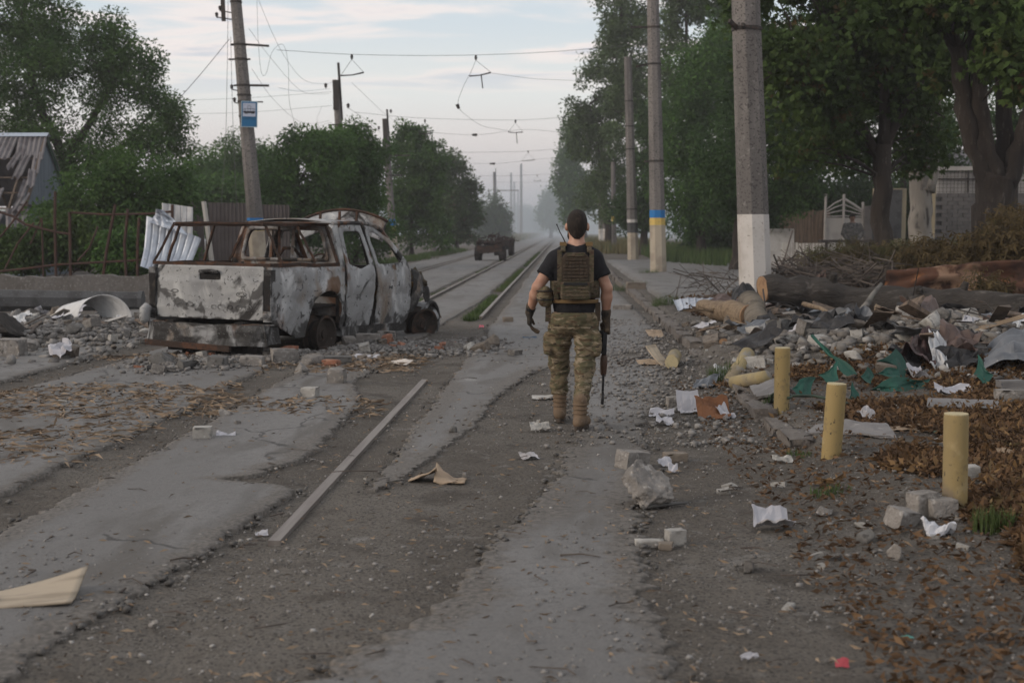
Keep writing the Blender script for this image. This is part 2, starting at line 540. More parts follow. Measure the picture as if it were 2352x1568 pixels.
# ================================================================== ground
def gz(x, y):
    """height of the bare ground"""
    x = np.asarray(x, float); y = np.asarray(y, float)
    z = 0.012 * fbm(np.stack([x * .9, y * .5, 0 * x], -1), 3, 3) + 0.01 * fbm(np.stack([x * 4, y * 4, 0 * x], -1), 9, 2)
    verge = sst(1.66, 1.86, x) * sst(7.8, 8.8, y)
    z = z + .10 * verge + .05 * sst(1.2, 2.6, x) * (1 - sst(7.8, 8.8, y))
    def bump(cx, cy, rx, ry, h):
        return h * np.exp(-((x - cx) / rx) ** 2 - ((y - cy) / ry) ** 2)
    rgh = 1 + .5 * fbm(np.stack([x * 1.6, y * 1.6, 0 * x + 5], -1), 21, 3)
    z = z + rgh * (bump(3.4, 16.6, 1.2, 3.6, .20) + bump(5.2, 14.2, 2.6, 1.5, .36) + bump(7, 17, 3, 3, .15) + bump(2.35, 7.4, .8, .7, .10) + bump(1.72, 8.5, .45, .5, .05)
                   + bump(-8.2, 18.6, 1.6, 2.6, .16) + bump(-3.0, 16.6, 1.7, 2.2, .07) + bump(8, 26, 4, 5, .5))
    # the joints along the tram rails lie a little lower
    for rx in (-1.5, -3.05, -5.5):
        z = z - .02 * np.exp(-((x - rx) / .22) ** 2)
    return z
def gzs(x, y):
    return float(gz(np.array([x]), np.array([y]))[0])
def onG(u, v):
    """point of the real ground seen at photo position (u, v)"""
    z = 0.0
    for _ in range(6):
        p = G(u, v, z); z = gzs(p.x, p.y)
    return Vector((p.x, p.y, z))

def axis(*segs):
    r = []
    for a, b, n in segs: r += list(np.linspace(a, b, n, endpoint=False))
    return np.array(r + [segs[-1][1]])
gx = axis((-290, -60, 12), (-60, -14, 24), (-14, -7, 50), (-7, 7, 190), (7, 14, 50), (14, 60, 24), (60, 290, 12))
gy = axis((-18, 2, 14), (2, 14, 190), (14, 30, 120), (30, 90, 60), (90, 880, 40))
X, Y = np.meshgrid(gx, gy)
V = np.stack([X, Y, gz(X, Y)], -1).reshape(-1, 3)
W, H = len(gx), len(gy)
j, i = np.meshgrid(np.arange(H - 1), np.arange(W - 1), indexing='ij')
F = np.stack([j * W + i, j * W + i + 1, (j + 1) * W + i + 1, (j + 1) * W + i], -1).reshape(-1, 4)
stuff(link('ground', npmesh('ground', V, F, m_dirt, True)), 'structure')

EDGES = []
def strip(name, x0, x1, ys, z=.022, n=8, wob=.06, seed=1, notch=None, mat=None, soft=.42):
    """a worn sheet of asphalt between two ragged edges; x0, x1 are functions of y"""
    ys = np.asarray(ys, float)
    q = np.stack([ys * .7, 0 * ys, 0 * ys], -1)
    e0 = np.array([x0(y) for y in ys]) + wob * (fbm(q, seed, 4) + .5 * vnoise(q * 23, seed + 5) + .3 * vnoise(q * 61, seed + 6))
    e1 = np.array([x1(y) for y in ys]) + wob * (fbm(q, seed + 30, 4) + .5 * vnoise(q * 23, seed + 35) + .3 * vnoise(q * 61, seed + 36))
    if notch: e1 = notch(ys, e1)
    EDGES.append(np.stack([e0, ys], -1)); EDGES.append(np.stack([e1, ys], -1))
    t = np.concatenate([[0, .008, .03, .06, .10, .15], np.linspace(.22, .78, n), [.85, .9, .94, .97, .992, 1]])
    X = e0[:, None] + (e1 - e0)[:, None] * t[None]
    Y = np.repeat(ys[:, None], len(t), 1)
    Z = gz(X, Y) * .5 + z + .012 * fbm(np.stack([X * .7, Y * .4, 0 * X + seed], -1), seed, 3)
    Z[:, 1] -= .004; Z[:, -2] -= .004
    Z[:, 0] = -.06; Z[:, -1] = -.06
    Z[0] = -.05; Z[-1] = -.05
    V = np.stack([X, Y, Z], -1).reshape(-1, 3)
    W = len(t); H = len(ys)
    j, i = np.meshgrid(np.arange(H - 1), np.arange(W - 1), indexing='ij')
    F = np.stack([j * W + i, j * W + i + 1, (j + 1) * W + i + 1, (j + 1) * W + i], -1).reshape(-1, 4)
    me = npmesh(name, V, F, mat or m_asph, True)
    D = np.minimum(X - e0[:, None], e1[:, None] - X) / soft
    D = np.minimum(D, np.minimum((Y - ys[0]) if ys[0] > 5 else 9, ys[-1] - Y) / (soft * 3))
    a = me.attributes.new('edge', 'FLOAT', 'POINT'); a.data.foreach_set('value', np.clip(D, 0, 1.6).astype(np.float32).ravel())
    return stuff(link(name, me), 'structure')
yn = axis((2.2, 14, 420), (14, 34, 140), (34, 90, 60), (90, 600, 60))
yf = yn[yn > 20.5]
def lerp(pts):
    a = np.array(pts)
    return lambda y: float(np.interp(y, a[:, 0], a[:, 1]))
def notch_a(ys, e):
    return e - .42 * np.exp(-((ys - 7.75) / .13) ** 2) - .22 * np.exp(-((ys - 8.1) / .22) ** 2) + .10 * np.exp(-((ys - 7.3) / .4) ** 2)
strip('track_pavement', lerp([(2, -2.86), (30, -2.86), (600, -2.86)]), lerp([(2, -2.0), (4.5, -1.9), (6, -1.68), (9, -1.72), (11, -1.78), (13, -2.1), (20, -2.0), (28, -1.78), (600, -1.78)]), yn, seed=3, notch=notch_a, n=14)
strip('track_pavement', lerp([(2, -5.25), (600, -5.25)]), lerp([(2, -3.27), (600, -3.27)]), yn, seed=7, n=16)
strip('road', lerp([(2, -9.0), (30, -8.6), (40, -7.2), (600, -7.2)]), lerp([(2, -5.72), (600, -5.72)]), yn, seed=11, n=16)
strip('road', lerp([(7.4, -1.14), (10, -1.16), (13, -1.14), (600, -1.18)]), lerp([(7.4, -1.12), (8, -.98), (10, -.72), (12, -.6), (14, -.3), (15.5, .5), (17, 1.2), (20, 1.45), (23, 1.45), (30, 1.45), (600, 1.5)]), yn[yn > 7.4], seed=15, n=14)
strip('road', lerp([(2, -1.2), (3.6, -1.0), (4.4, -.8), (5.0, -.5), (5.6, -.42), (6.5, -.27), (8, .0), (9.4, .1), (12, .0), (16, .1)]), lerp([(2, .30), (5, .40), (7, .44), (9, .54), (11, .75), (13, 1.15), (16, 1.4)]), yn[yn < 16], seed=19, n=12, wob=.1, soft=.5, z=.014)
strip('pavement', lerp([(24, 1.95), (32, 1.95), (45, 1.95), (60, 2.0)]), lerp([(24, 3), (27, 9), (32, 22), (60, 24)]), axis((24, 62, 60)), z=.13, seed=23, n=20)

# tram rails: head, web and foot; the near right rail shows only its head
def rail(name, x, ys, parentless=True, z=.035, wob=0):
    mb = MB()
    for dx, wd, z0, z1 in ((0, .062, z - .035, z), (0, .02, z - .13, z - .035), (0, .13, z - .15, z - .13)):
        V, F = [], []
        for k, y in enumerate(ys):
            xx = x + wob * math.sin(y * .6)
            V += [(xx - wd / 2, y, z0), (xx + wd / 2, y, z0), (xx + wd / 2, y, z1), (xx - wd / 2, y, z1)]
        for k in range(len(ys) - 1):
            for a in range(4):
                F.append((k * 4 + a, k * 4 + (a + 1) % 4, k * 4 + 4 + (a + 1) % 4, k * 4 + 4 + a))
        F.append((3, 2, 1, 0)); n = (len(ys) - 1) * 4; F.append((n, n + 1, n + 2, n + 3))
        mb.add(V, F)
    o = mb.build(name, m_rail)
    return stuff(o, 'structure')
p0, p1 = G(636, 1237, .02), G(978, 869, .02)
rail('tram_rail', -1.43, np.linspace(p0.y, p1.y, 14), z=.012, wob=.004)
rail('tram_rail', -1.43, np.linspace(22.5, 420, 60), z=.05)
rail('tram_rail', -3.02, np.linspace(26, 420, 60), z=.035)
rail('tram_rail', -5.5, np.linspace(30, 420, 60), z=.012)
rail('tram_rail', -7.05, np.linspace(30, 420, 60), z=.0)

# kerb: broken kerb stones along the right edge of the road
kx = 1.69
y = 8.85; k = 0
while y < 60:
    ln = random.uniform(.85, 1.0) if y > 15 else random.uniform(.5, .9)
    gap = random.uniform(.01, .05)
    if not (13.4 < y < 14.2 or 22.6 < y < 23.0):
        hgt = (.115 if y > 15.5 else random.uniform(.05, .10)) + (.02 if 16 < y < 20 else 0)
        V, F = rock((.19 + random.uniform(-.015, .03), ln, hgt + .12), 100 + k, sub=3, boxy=.82 if y > 15.5 else .66, rough=.12 if y > 15.5 else .24)
        me = npmesh('kerb_stone', V, F, m_kerb)
        o = link('kerb_stone', me, None, (kx + random.uniform(-.02, .02), y + ln / 2, -.10))
        o.rotation_euler = (random.uniform(-.02, .02), random.uniform(-.06, .06), random.uniform(-.03, .03))
        tag(o, 'low weathered grey kerb stone in the broken row between road and rubble', 'kerb stone', 'kerb stones along the right edge of the road')
    y += ln + gap; k += 1

# ================================================================== poles and wires
def oct_pts(r, z, cx, cy, n=8, a0=PI / 8):
    return [(cx + r * math.cos(a0 + 2 * PI * k / n), cy + r * math.sin(a0 + 2 * PI * k / n), z) for k in range(n)]
def seg(mb, c, r0, z0, r1, z1, lean, n=8, sm=False, a0=PI / 8):
    V = oct_pts(r0, z0, c[0] + lean[0] * z0, c[1] + lean[1] * z0, n, a0) + oct_pts(r1, z1, c[0] + lean[0] * z1, c[1] + lean[1] * z1, n, a0)
    F = [(k, (k + 1) % n, n + (k + 1) % n, n + k) for k in range(n)] + [tuple(range(n, 2 * n)), tuple(range(n - 1, -1, -1))]
    mb.add(V, F)
def pole(name, label, x, y, h, r0, r1, lean=(0, 0), bands=(), paint=(), group=None, z0=-.2, cat='pole', n=8, a0=PI / 8, base=0.0):
    """paint: (from, to, part name, material) sections from the ground up; bands: heights of iron clamps, with arm length"""
    t = thing(name, label, cat, (x, y, base), 0, group)
    rr = lambda z: r0 + (r1 - r0) * z / h
    zz = z0
    for a, b, nm, m in paint:
        mb = MB(); seg(mb, (0, 0), rr(zz) * 1.004, zz, rr(b) * 1.004, b, lean, n, a0=a0); mb.build(nm, m, t); zz = b
    mb = MB()
    for k in range(6):
        a, b = zz + (h - zz) * k / 6, zz + (h - zz) * (k + 1) / 6
        if k == 0: zprev = a
        seg(mb, (0, 0), rr(a), a, rr(b), b, lean, n, a0=a0)
    mb.build('shaft', m_pole, t)
    for bz, arms in bands:
        mb = MB(); seg(mb, (0, 0), rr(bz) + .018, bz - .03, rr(bz) + .016, bz + .03, lean, n, a0=a0)
        c = mb.build('clamp', m_dark, t)
        for ax, ay, ln, wd, dz in arms:
            mb = MB(); p = Vector((lean[0] * bz, lean[1] * bz, bz)); d = Vector((ax, ay, 0)).normalized()
            mb.bar(p + d * rr(bz), p + d * (rr(bz) + ln) + Vector((0, 0, dz)), wd, wd * 1.3)
            mb.build('bracket', m_dark, t)
    return t
def insulator(parent, p, s=1.0, d=(0, 0, 1)):
    mb = MB(); d = Vector(d)
    pts = [Vector(p) + d * q * s for q in (0, .03, .05, .08, .1, .14, .16)]
    mb.tube(pts, [.012 * s, .012 * s, .05 * s, .03 * s, .055 * s, .035 * s, .012 * s], 8)
    return mb.build('insulator', m_dark, parent, True)
def base_at(u, Y):
    d = ray(u, 560); d = d * (Y / d.y)
    return CAM.x + d.x
# right row
R1 = pole('concrete_pole', 'thick grey concrete pole with a white painted foot behind the felled trunk', base_at(1741, 21.6), 21.6, 10.5, .275, .19, (-.05, 0),
          bands=[(4.86, [(-.8, -.6, .16, .05, .10), (-.3, -.9, .12, .05, .02)])], paint=[(0, 1.82, 'white_paint', m_white)], group='concrete poles along the tram line', a0=PI / 8 + .18)
R2 = pole('concrete_pole', 'grey concrete pole with blue and yellow bands above a pale foot', base_at(1513, 43.4), 43.4, 11, .29, .19, (-.03, 0),
          bands=[(8.15, [(-1, -.1, .55, .05, 0)]), (6.95, [(-1, -.2, .4, .05, -.1)]), (3.75, [(-1, .2, .15, .05, 0)])],
          paint=[(0, 1.62, 'cream_paint', m_cream), (1.62, 1.86, 'yellow_band', m_yel), (1.86, 2.12, 'blue_band', m_blue)], group='concrete poles along the tram line', base=.12)
R3 = pole('concrete_pole', 'slimmer grey pole with a cream foot standing behind the banded pole', base_at(1455, 63), 63, 9.9, .29, .19, (-.035, 0),
          bands=[(7.8, []), (6.6, []), (5.5, []), (2.6, [])], paint=[(0, 1.45, 'cream_paint', m_cream), (1.45, 1.95, 'grey_band', m_conc_d), (1.95, 2.1, 'white_band', m_white)], group='concrete poles along the tram line')
R4 = pole('street_pole', 'thin pale pole with a small blue and yellow band beyond the row', base_at(1411, 88), 88, 6.2, .19, .15, (-.02, 0), paint=[(0, 2.2, 'pale_paint', m_pole), (2.2, 2.6, 'yellow_band', m_yel), (2.6, 3.0, 'blue_band', m_blue)], group='concrete poles along the tram line')
R5 = pole('concrete_pole', 'hazy far pole with a white foot, the right one of a close pair', base_at(1392, 108), 108, 9.5, .27, .2, (-.03, 0), paint=[(0, 1.7, 'white_paint', m_white)], group='concrete poles along the tram line')
R6 = pole('concrete_pole', 'hazy far pole with a white foot, the left one of a close pair', base_at(1381, 116), 116, 9.5, .25, .2, (-.02, 0), paint=[(0, 1.7, 'white_paint', m_white)], group='concrete poles along the tram line')
# left row
L1 = pole('tram_pole', 'tall grey concrete pole carrying the blue tram stop sign', base_at(597, 40), 40, 10.2, .28, .15, (-.072, 0),
          bands=[(7.3, [(1, -.1, .75, .05, -.06), (-1, 0, .1, .05, 0)]), (6.05, [(1, -.1, .62, .05, -.02), (-1, 0, .1, .04, 0)]), (5.75, []), (6.85, [(1, 0, .1, .04, 0), (-1, 0, .2, .04, 0)]), (5.55, [(1, .2, .35, .03, 0)]), (8.6, []), (5.1, [])],
          paint=[(0, 1.55, 'whitewash', m_cream), (1.55, 1.75, 'yellow_band', m_yel), (1.75, 1.95, 'blue_band', m_blue)], group='tram poles on the left')
L2 = pole('tram_pole', 'leaning tram pole rising behind the round bushes', base_at(800, 58), 58, 8.3, .24, .15, (-.06, 0),
          bands=[(6.3, [(1, 0, 1.3, .06, -.08), (-1, 0, .3, .05, 0)]), (4.8, [(-1, 0, .5, .05, 0)]), (4.2, [(1, 0, .3, .05, 0)])], group='tram poles on the left')
L3 = pole('tram_pole', 'leaning tram pole with blue and yellow bands between two hedges', base_at(905, 78), 78, 8.3, .27, .17, (-.06, 0),
          bands=[(6.1, [(1, 0, 1.2, .06, 0)]), (4.9, [(1, 0, .6, .06, 0)])], paint=[(0, 1.5, 'cream_paint', m_cream), (1.5, 1.85, 'yellow_band', m_yel), (1.85, 2.25, 'blue_band', m_blue)], group='tram poles on the left')
L4 = pole('tram_pole', 'tram pole whose upper half shows above the far hedge', base_at(996, 100), 100, 8.6, .26, .18, (-.05, 0), bands=[(7.6, [])], group='tram poles on the left')
L5 = pole('tram_pole', 'distant tram pole rising over the end of the left hedge', base_at(1139, 175), 175, 9.5, .3, .2, (-.02, 0), bands=[(7, [(1, 0, 3, .08, 0)])], group='tram poles on the left')
for t, z, hh in ((L2, 8.3, 1.9), (L3, 8.3, 1.4), (L5, 9.5, 1.2)):
    l = (-.06 if t is not L5 else -.02)
    mb = MB(); mb.bar((l * (z - 1.8) + .17, -.02, z - 1.8), (l * (z + .5) + .17, -.02, z + hh * .4), .1); mb.build('top_post', m_dark, t)
    mb = MB(); mb.box((l * (z - .7), -.16, z - .7), (.26, .06, 1.3)); mb.build('top_board', m_dark, t)
for sx, zz, ln in ((-.34, 9.0, 2.0), (.25, 9.6, 1.4)):
    mb = MB(); mb.bar((-.072 * zz + sx, -.1, zz - ln / 2), (-.072 * zz + sx - .06, -.1, zz + ln / 2), .11); mb.build('switch_rod', m_dark, L1)
for sx, zz in ((-.62, 8.1), (-.5, 8.3), (-.35, 5.9), (-.3, 5.5), (.55, 8.7), (-.58, 9.4)):
    p = Vector((-.072 * zz + sx, -.1, zz)); insulator(L1, p, 1.1)
    mb = MB(); mb.bar(p + Vector((0, 0, .02)), Vector((-.072 * zz, 0, zz - .06)), .03); mb.build('insulator_arm', m_dark, L1)
for t, l, sx, zz in ((L2, -.06, -.45, 7.9), (L2, -.06, .5, 7.0), (L2, -.06, -.45, 5.7), (L3, -.06, .4, 8.6), (L3, -.06, -.4, 7.6)):
    insulator(t, (l * zz + sx, -.1, zz), 1.6)
for k, (u, Y, h, lb) in enumerate(((1174, 300, 15, 'first'), (1181, 330, 14, 'second'), (1190, 360, 13, 'third'), (1197, 260, 15, 'tallest'))):
    pole('far_pole', 'hazy pole at the end of the road, ' + lb + ' of the four far poles' if lb != 'tallest' else 'tallest and rightmost of the four hazy poles at the end of the road', base_at(u, Y), Y, h, .32, .24, (0, 0), group='far poles in the haze')

# tram stop sign on L1 (hangs from the pole: a thing of its own)
m_signb = M('sign blue', (.012, .12, .27), .5, [(5, (.02, .10, .2), .5, .7)], bump=[(10, .1, .01)])
m_signw = M('sign white', (.42, .47, .58), .55, [(6, (.36, .4, .5), .5, .7)])
m_signk = M('sign black', (.012, .013, .018), .6)
m_signe = M('sign edge', (.34, .44, .50), .6)
sc = at(572.5, 262.5, 39.62)
sg = thing('tram_stop_sign', 'blue tram stop sign with a white pictogram fixed on the leaning pole', 'road sign', sc, 0, rot=(0, rad(1.6), rad(4)))
sw, sh = .50, .80
def plate(nm, m, x0, x1, z0, z1, y0, y1, par):
    mb = MB(); mb.box(((x0 + x1) / 2, (y0 + y1) / 2, (z0 + z1) / 2), (x1 - x0, y1 - y0, z1 - z0)); return mb.build(nm, m, par)
plate('back_plate', m_signe, -sw / 2, sw / 2, -sh / 2, sh / 2, .0, .02, sg)
bp = plate('blue_field', m_signb, -sw / 2 + .022, sw / 2 - .022, -sh / 2 + .022, sh / 2 - .022, -.004, .0, sg)
wp = plate('white_field', m_signw, -.195, .195, -.07, .335, -.008, -.004, sg)
mb = MB()
mb.box((0, -.010, .065), (.35, .004, .05)); 
mb.box((0, -.010, .165), (.33, .004, .012))
for xx in (-.17, -.12, -.04, .04, .12, .17): mb.box((xx, -.010, .125), (.01, .004, .07))
mb.build('tram_body', m_signk, sg)
mb = MB()
for xx in (-.12, -.07, .08, .13): mb.tube([(xx, -.012, .03), (xx, -.008, .03)], .022, 10)
mb.box((0, -.010, .035), (.09, .004, .012))
mb.build('tram_wheels', m_signk, sg)
mb = MB()
for a, b in (((-.06, .225), (0, .275)), ((0, .275), (.06, .225)), ((-.06, .225), (-.03, .175)), ((.06, .225), (.03, .175))):
    mb.bar((a[0], -.010, a[1]), (b[0], -.010, b[1]), .012, .004)
mb.build('pantograph', m_signk, sg)
cu = bpy.data.curves.new('lettering', 'FONT'); cu.body = 'ГОРГАЗ'; cu.size = .105; cu.align_x = 'CENTER'; cu.extrude = .0015
tmp = link('lettering_curve', cu); bpy.context.view_layer.update()
lme = bpy.data.meshes.new_from_object(tmp.evaluated_get(bpy.context.evaluated_depsgraph_get())); bpy.data.objects.remove(tmp)
lme.materials.clear(); lme.materials.append(M('sign faded ink', (.012, .055, .10), .6))
lt = link('lettering', lme, sg, (0, -.0062, -.165)); lt.rotation_euler = (PI / 2, 0, 0)

def wire(label, pts, r=.010, sag=0, n=14, cat='wire', name='overhead_wire', group='overhead wires'):
    P = [Vector(p) for p in pts]
    Q = []
    if len(P) == 2:
        for k in range(n + 1):
            t = k / n; Q.append(P[0].lerp(P[1], t) - Vector((0, 0, sag * 4 * t * (1 - t))))
    else:                                   # Catmull-Rom through the points
        E = [P[0] * 2 - P[1]] + P + [P[-1] * 2 - P[-2]]
        for a in range(1, len(E) - 2):
            for k in range(6):
                t = k / 6
                Q.append(.5 * ((2 * E[a]) + (E[a + 1] - E[a - 1]) * t + (2 * E[a - 1] - 5 * E[a] + 4 * E[a + 1] - E[a + 2]) * t * t + (3 * E[a] - E[a - 1] - 3 * E[a + 1] + E[a + 2]) * t ** 3))
        Q.append(P[-1])
    mb = MB(); mb.tube(Q, r * .62, 5, True)
    return tag(mb.build(name, m_wire), label, cat, group)
def hanger(u, v, Y, label, bar=(-26, 27), bz=(45, 38), drop=0):
    """insulator under a span wire, with two stays down to a bar"""
    s = Y / FPX
    c = at(u, v, Y)
    t = thing('wire_hanger', label, 'wire hanger', c, 0, 'hangers under the span wires')
    insulator(t, (0, 0, -.14), 1.0)
    mb = MB(); mb.tube([(0, 0, .04), (0, 0, -.04)], .035, 8); mb.build('clamp', m_dark, t)
    A = Vector((bar[0] * s, 0, -bz[0] * s)); B = Vector((bar[1] * s, 0, -bz[1] * s))
    for q in (A, B):
        mb = MB(); mb.bar((0, 0, -.12), q, .012); mb.build('stay', m_wire, t)
    mb = MB(); mb.tube([A, A.lerp(B, .5) - Vector((0, 0, .03)), B], [.024, .02, .028], 6); mb.build('crossbar', m_dark, t)
    if drop:
        mb = MB(); q = A.lerp(B, .55); mb.bar(q, q - Vector((-.05, 0, drop * s)), .035); mb.build('dropper', m_dark, t)
a = at(636, 115, 40)
wire('nearest span wire stretched from the sign pole to the banded pole', [a, at(800, 125, 41), at(1000, 128, 42), at(1200, 123, 42.6), at(1362, 112, 43), at(1490, 101, 43.4)], .012)
hanger(808, 128, 41, 'hanger with a dark bar left of the middle under the nearest span wire')
hanger(1093, 130, 42.2, 'hanger with a long dropper under the nearest span wire', bar=(-15, 34), bz=(44, 36), drop=32)
wire('loose wire hanging from the hanger down to the next span wire', [at(1078, 172, 42.2), at(1062, 205, 42.2), at(1052, 243, 42.4), at(1075, 268, 45), at(1110, 290, 52), at(1165, 300, 59)], .010)
mb = MB(); mb.tube([at(1050, 240, 42.4), at(1054, 250, 42.4)], [.07, .05], 6); tag(mb.build('wire_clamp', m_dark), 'small dark clamp dangling on the loose wire', 'wire clamp')
wire('wire running right from the dropper hanger into the trees', [at(1127, 168, 42.2), at(1200, 178, 44), at(1240, 182, 46), at(1330, 186, 48)], .009)
wire('upper thin wire from the big left tree to the leaning pole', [at(380, 232, 58), at(570, 225, 58), at(762, 211, 58)], .010)
wire('lower thin wire from the big left tree to the leaning pole', [at(380, 263, 58), at(570, 258, 58), at(762, 243, 58)], .010)
wire('second span wire over the road from the leaning pole', [at(815, 258, 58), at(960, 271, 60), at(1180, 276, 62), at(1310, 268, 63), at(1440, 255, 63)], .012)
hanger(976, 276, 60, 'small hanger left under the second span wire', bar=(-14, 14), bz=(30, 30))
hanger(1184, 277, 62, 'hanger with a V shaped bar under the second span wire', bar=(-17, 17), bz=(26, 26), drop=26)
wire('third span wire over the road', [at(880, 345, 78), at(1030, 350, 82), at(1200, 348, 85), at(1300, 340, 86)], .014)
hanger(1213, 347, 85, 'far hanger under the third span wire', bar=(-15, 15), bz=(22, 20))
wire('slack wire with a clamp below the second span wire', [at(960, 302, 62), at(1090, 310, 62), at(1200, 298, 62), at(1300, 305, 62)], .010)
wire('slack wire with a clamp below the third span wire', [at(1010, 372, 85), at(1130, 376, 85), at(1215, 368, 85), at(1300, 360, 85)], .012)
for u, v, Y, lb in ((1090, 310, 62, 'dark clamp on the slack wire below the second span'), (1131, 376, 85, 'dark clamp on the slack wire below the third span')):
    mb = MB(); mb.tube([at(u - 6, v, Y), at(u + 6, v, Y)], [.05, .08], 6); tag(mb.build('wire_clamp', m_dark), lb, 'wire clamp')
wire('fourth span wire far down the road', [at(1000, 402, 120), at(1150, 404, 122), at(1300, 398, 124)], .016)
wire('fifth span wire far down the road', [at(1130, 418, 170), at(1200, 419, 172), at(1300, 416, 174)], .02)
hanger(1234, 402, 122, 'small hanger under the fourth span wire', bar=(-8, 9), bz=(13, 13))
# wires hanging from L1
wire('stay wire slanting from the sign pole down to the big left tree', [at(527, 90, 39.9), at(470, 160, 39), at(405, 235, 38)], .016)
wire('left of the two cables hanging beside the sign pole to the ground', [at(524, 0, 39.6), at(522, 150, 39.6), at(518, 330, 39.6), at(508, 470, 39.6)], .012)
wire('right of the two cables hanging beside the sign pole to the ground', [at(530, 85, 39.5), at(534, 250, 39.5), at(540, 400, 39.5), at(545, 480, 39.5)], .012)
wire('long slack wire from above the sign pole to the leaning pole', [at(590, -10, 40.2), at(625, 75, 42), at(660, 140, 45), at(700, 185, 50), at(745, 193, 56), at(765, 188, 58)], .009)
wire('long curved wire looping down beside the sign pole', [at(572, 66, 40), at(615, 125, 42), at(690, 208, 48), at(740, 216, 54), at(757, 215, 58)], .009)
wire('lower curved wire from the sign pole to the leaning pole', [at(578, 158, 40), at(625, 225, 44), at(680, 275, 50), at(720, 284, 55), at(757, 277, 58)], .009)
wire('twisted loose end of wire looping between the poles', [at(590, -5, 40), at(593, 90, 40), at(600, 165, 40), at(612, 168, 40), at(625, 120, 40.3), at(650, 103, 40.6), at(662, 150, 41), at(664, 230, 42), at(676, 285, 43), at(672, 310, 43), at(628, 335, 42)], .009)
wire('wire sagging from the sign pole bracket to the leaning pole', [at(640, 202, 40), at(690, 210, 46), at(757, 204, 58)], .008)
wire('two strand wire from the leaning pole to the banded left pole', [at(803, 250, 58), at(840, 275, 66), at(872, 303, 77)], .014)
wire('thin wire from the top of the leaning pole to the next pole', [at(808, 190, 58), at(855, 235, 66), at(892, 268, 77), at(940, 300, 90)], .012)
wire('hanging loop of wire beside the leaning pole', [at(740, 243, 57), at(728, 275, 56), at(738, 300, 56), at(750, 320, 56), at(760, 295, 57), at(752, 283, 58), at(650, 335, 54)], .009)

# ================================================================== left side: wall, fallen pole, fences, house
def rough_wall(name, label, cat, a, b, h, th, mat, seed, n=60, top=.05):
    a = Vector(a); b = Vector(b); d = (b - a); nrm = Vector((-d.y, d.x, 0)).normalized() * th / 2
    mb = MB(); V = []; F = []
    m = 5
    for k in range(n + 1):
        t = k / n; p = a + d * t
        hh = h + top * float(fbm(np.array([t * 14, seed, 0.0]), seed, 4)) * 2 
        for s in (-1, 1):
            for q in range(m):
                z = -.3 + (hh + .3) * q / (m - 1)
                off = .015 * float(fbm(np.array([t * 20, z * 4, s * 3.0 + seed]), seed, 3))
                V.append(p + nrm * s * (1 + off * 4) + Vector((0, 0, z)))
    R = 2 * m
    for k in range(n):
        o, w_ = k * R, (k + 1) * R
        for q in range(m - 1):
            F.append((o + q, w_ + q, w_ + q + 1, o + q + 1)); F.append((w_ + m + q, o + m + q, o + m + q + 1, w_ + m + q + 1))
        F.append((o + m - 1, w_ + m - 1, w_ + R - 1, o + R - 1))
    F.append(tuple(list(range(0, m)) + list(range(R - 1, m - 1, -1)))); o = n * R
    F.append(tuple(list(range(o + m - 1, o - 1, -1)) + list(range(o + m, o + R))))
    mb.add(V, F)
    return tag(mb.build(name, mat), label, cat)
wa, wb = G(-120, 708), G(338, 700)
rough_wall('low_wall', 'low grey concrete wall with a crumbled top behind the fallen pole', 'wall', (wa.x, 26.3, 0), (wb.x + .6, 26.8, 0), .62, .32, m_conc, 4)
t = thing('fallen_pole', 'dark fallen concrete pole lying along the low wall', 'pole', G(150, 716))
mb = MB(); a = at(-90, 690, 24.3) - t.location; b = at(322, 694, 24.9) - t.location
mb.tube([a, a.lerp(b, .5), b], [.235, .225, .215], 8); mb.build('shaft', m_conc_d, t)
mb = MB(); mb.tube([b - Vector((.02, 0, 0)), b + Vector((.06, .01, 0))], [.235, .235], 8); mb.build('end_ring', m_conc_d, t)
# rusty fence frame
fence = thing('rusty_fence', 'bent rusty iron fence frame standing behind the low wall', 'fence', (-12, 28.4, 0))
def fbar(nm, pts, r, Y=28.4, m=m_rust):
    mb = MB(); mb.tube([at(u, v, Y) - fence.location for u, v in pts], r, 6); mb.build(nm, m, fence)
for pts in ([(-40, 470), (0, 487), (30, 497), (58, 515), (127, 533), (163, 538)], [(163, 488), (240, 493), (345, 491), (395, 486)], [(-30, 628), (0, 623), (50, 618), (130, 608), (220, 603), (345, 596), (420, 590)]):
    fbar('fence_rail', pts, .03)
for pts in ([(129, 640), (126, 510), (127, 440)], [(162, 640), (160, 488)], [(290, 640), (286, 560), (294, 480)], [(316, 640), (316, 560), (320, 500)], [(395, 640), (396, 470)], [(236, 640), (245, 575), (265, 470)]):
    fbar('fence_post', pts, .035)
for pts in ([(0, 545), (30, 508), (62, 462)], [(8, 625), (40, 560), (78, 512)], [(178, 600), (205, 570), (225, 520)], [(70, 560), (96, 500), (100, 640)], [(330, 600), (360, 560), (375, 540)]):
    fbar('loose_bar', pts, .022)
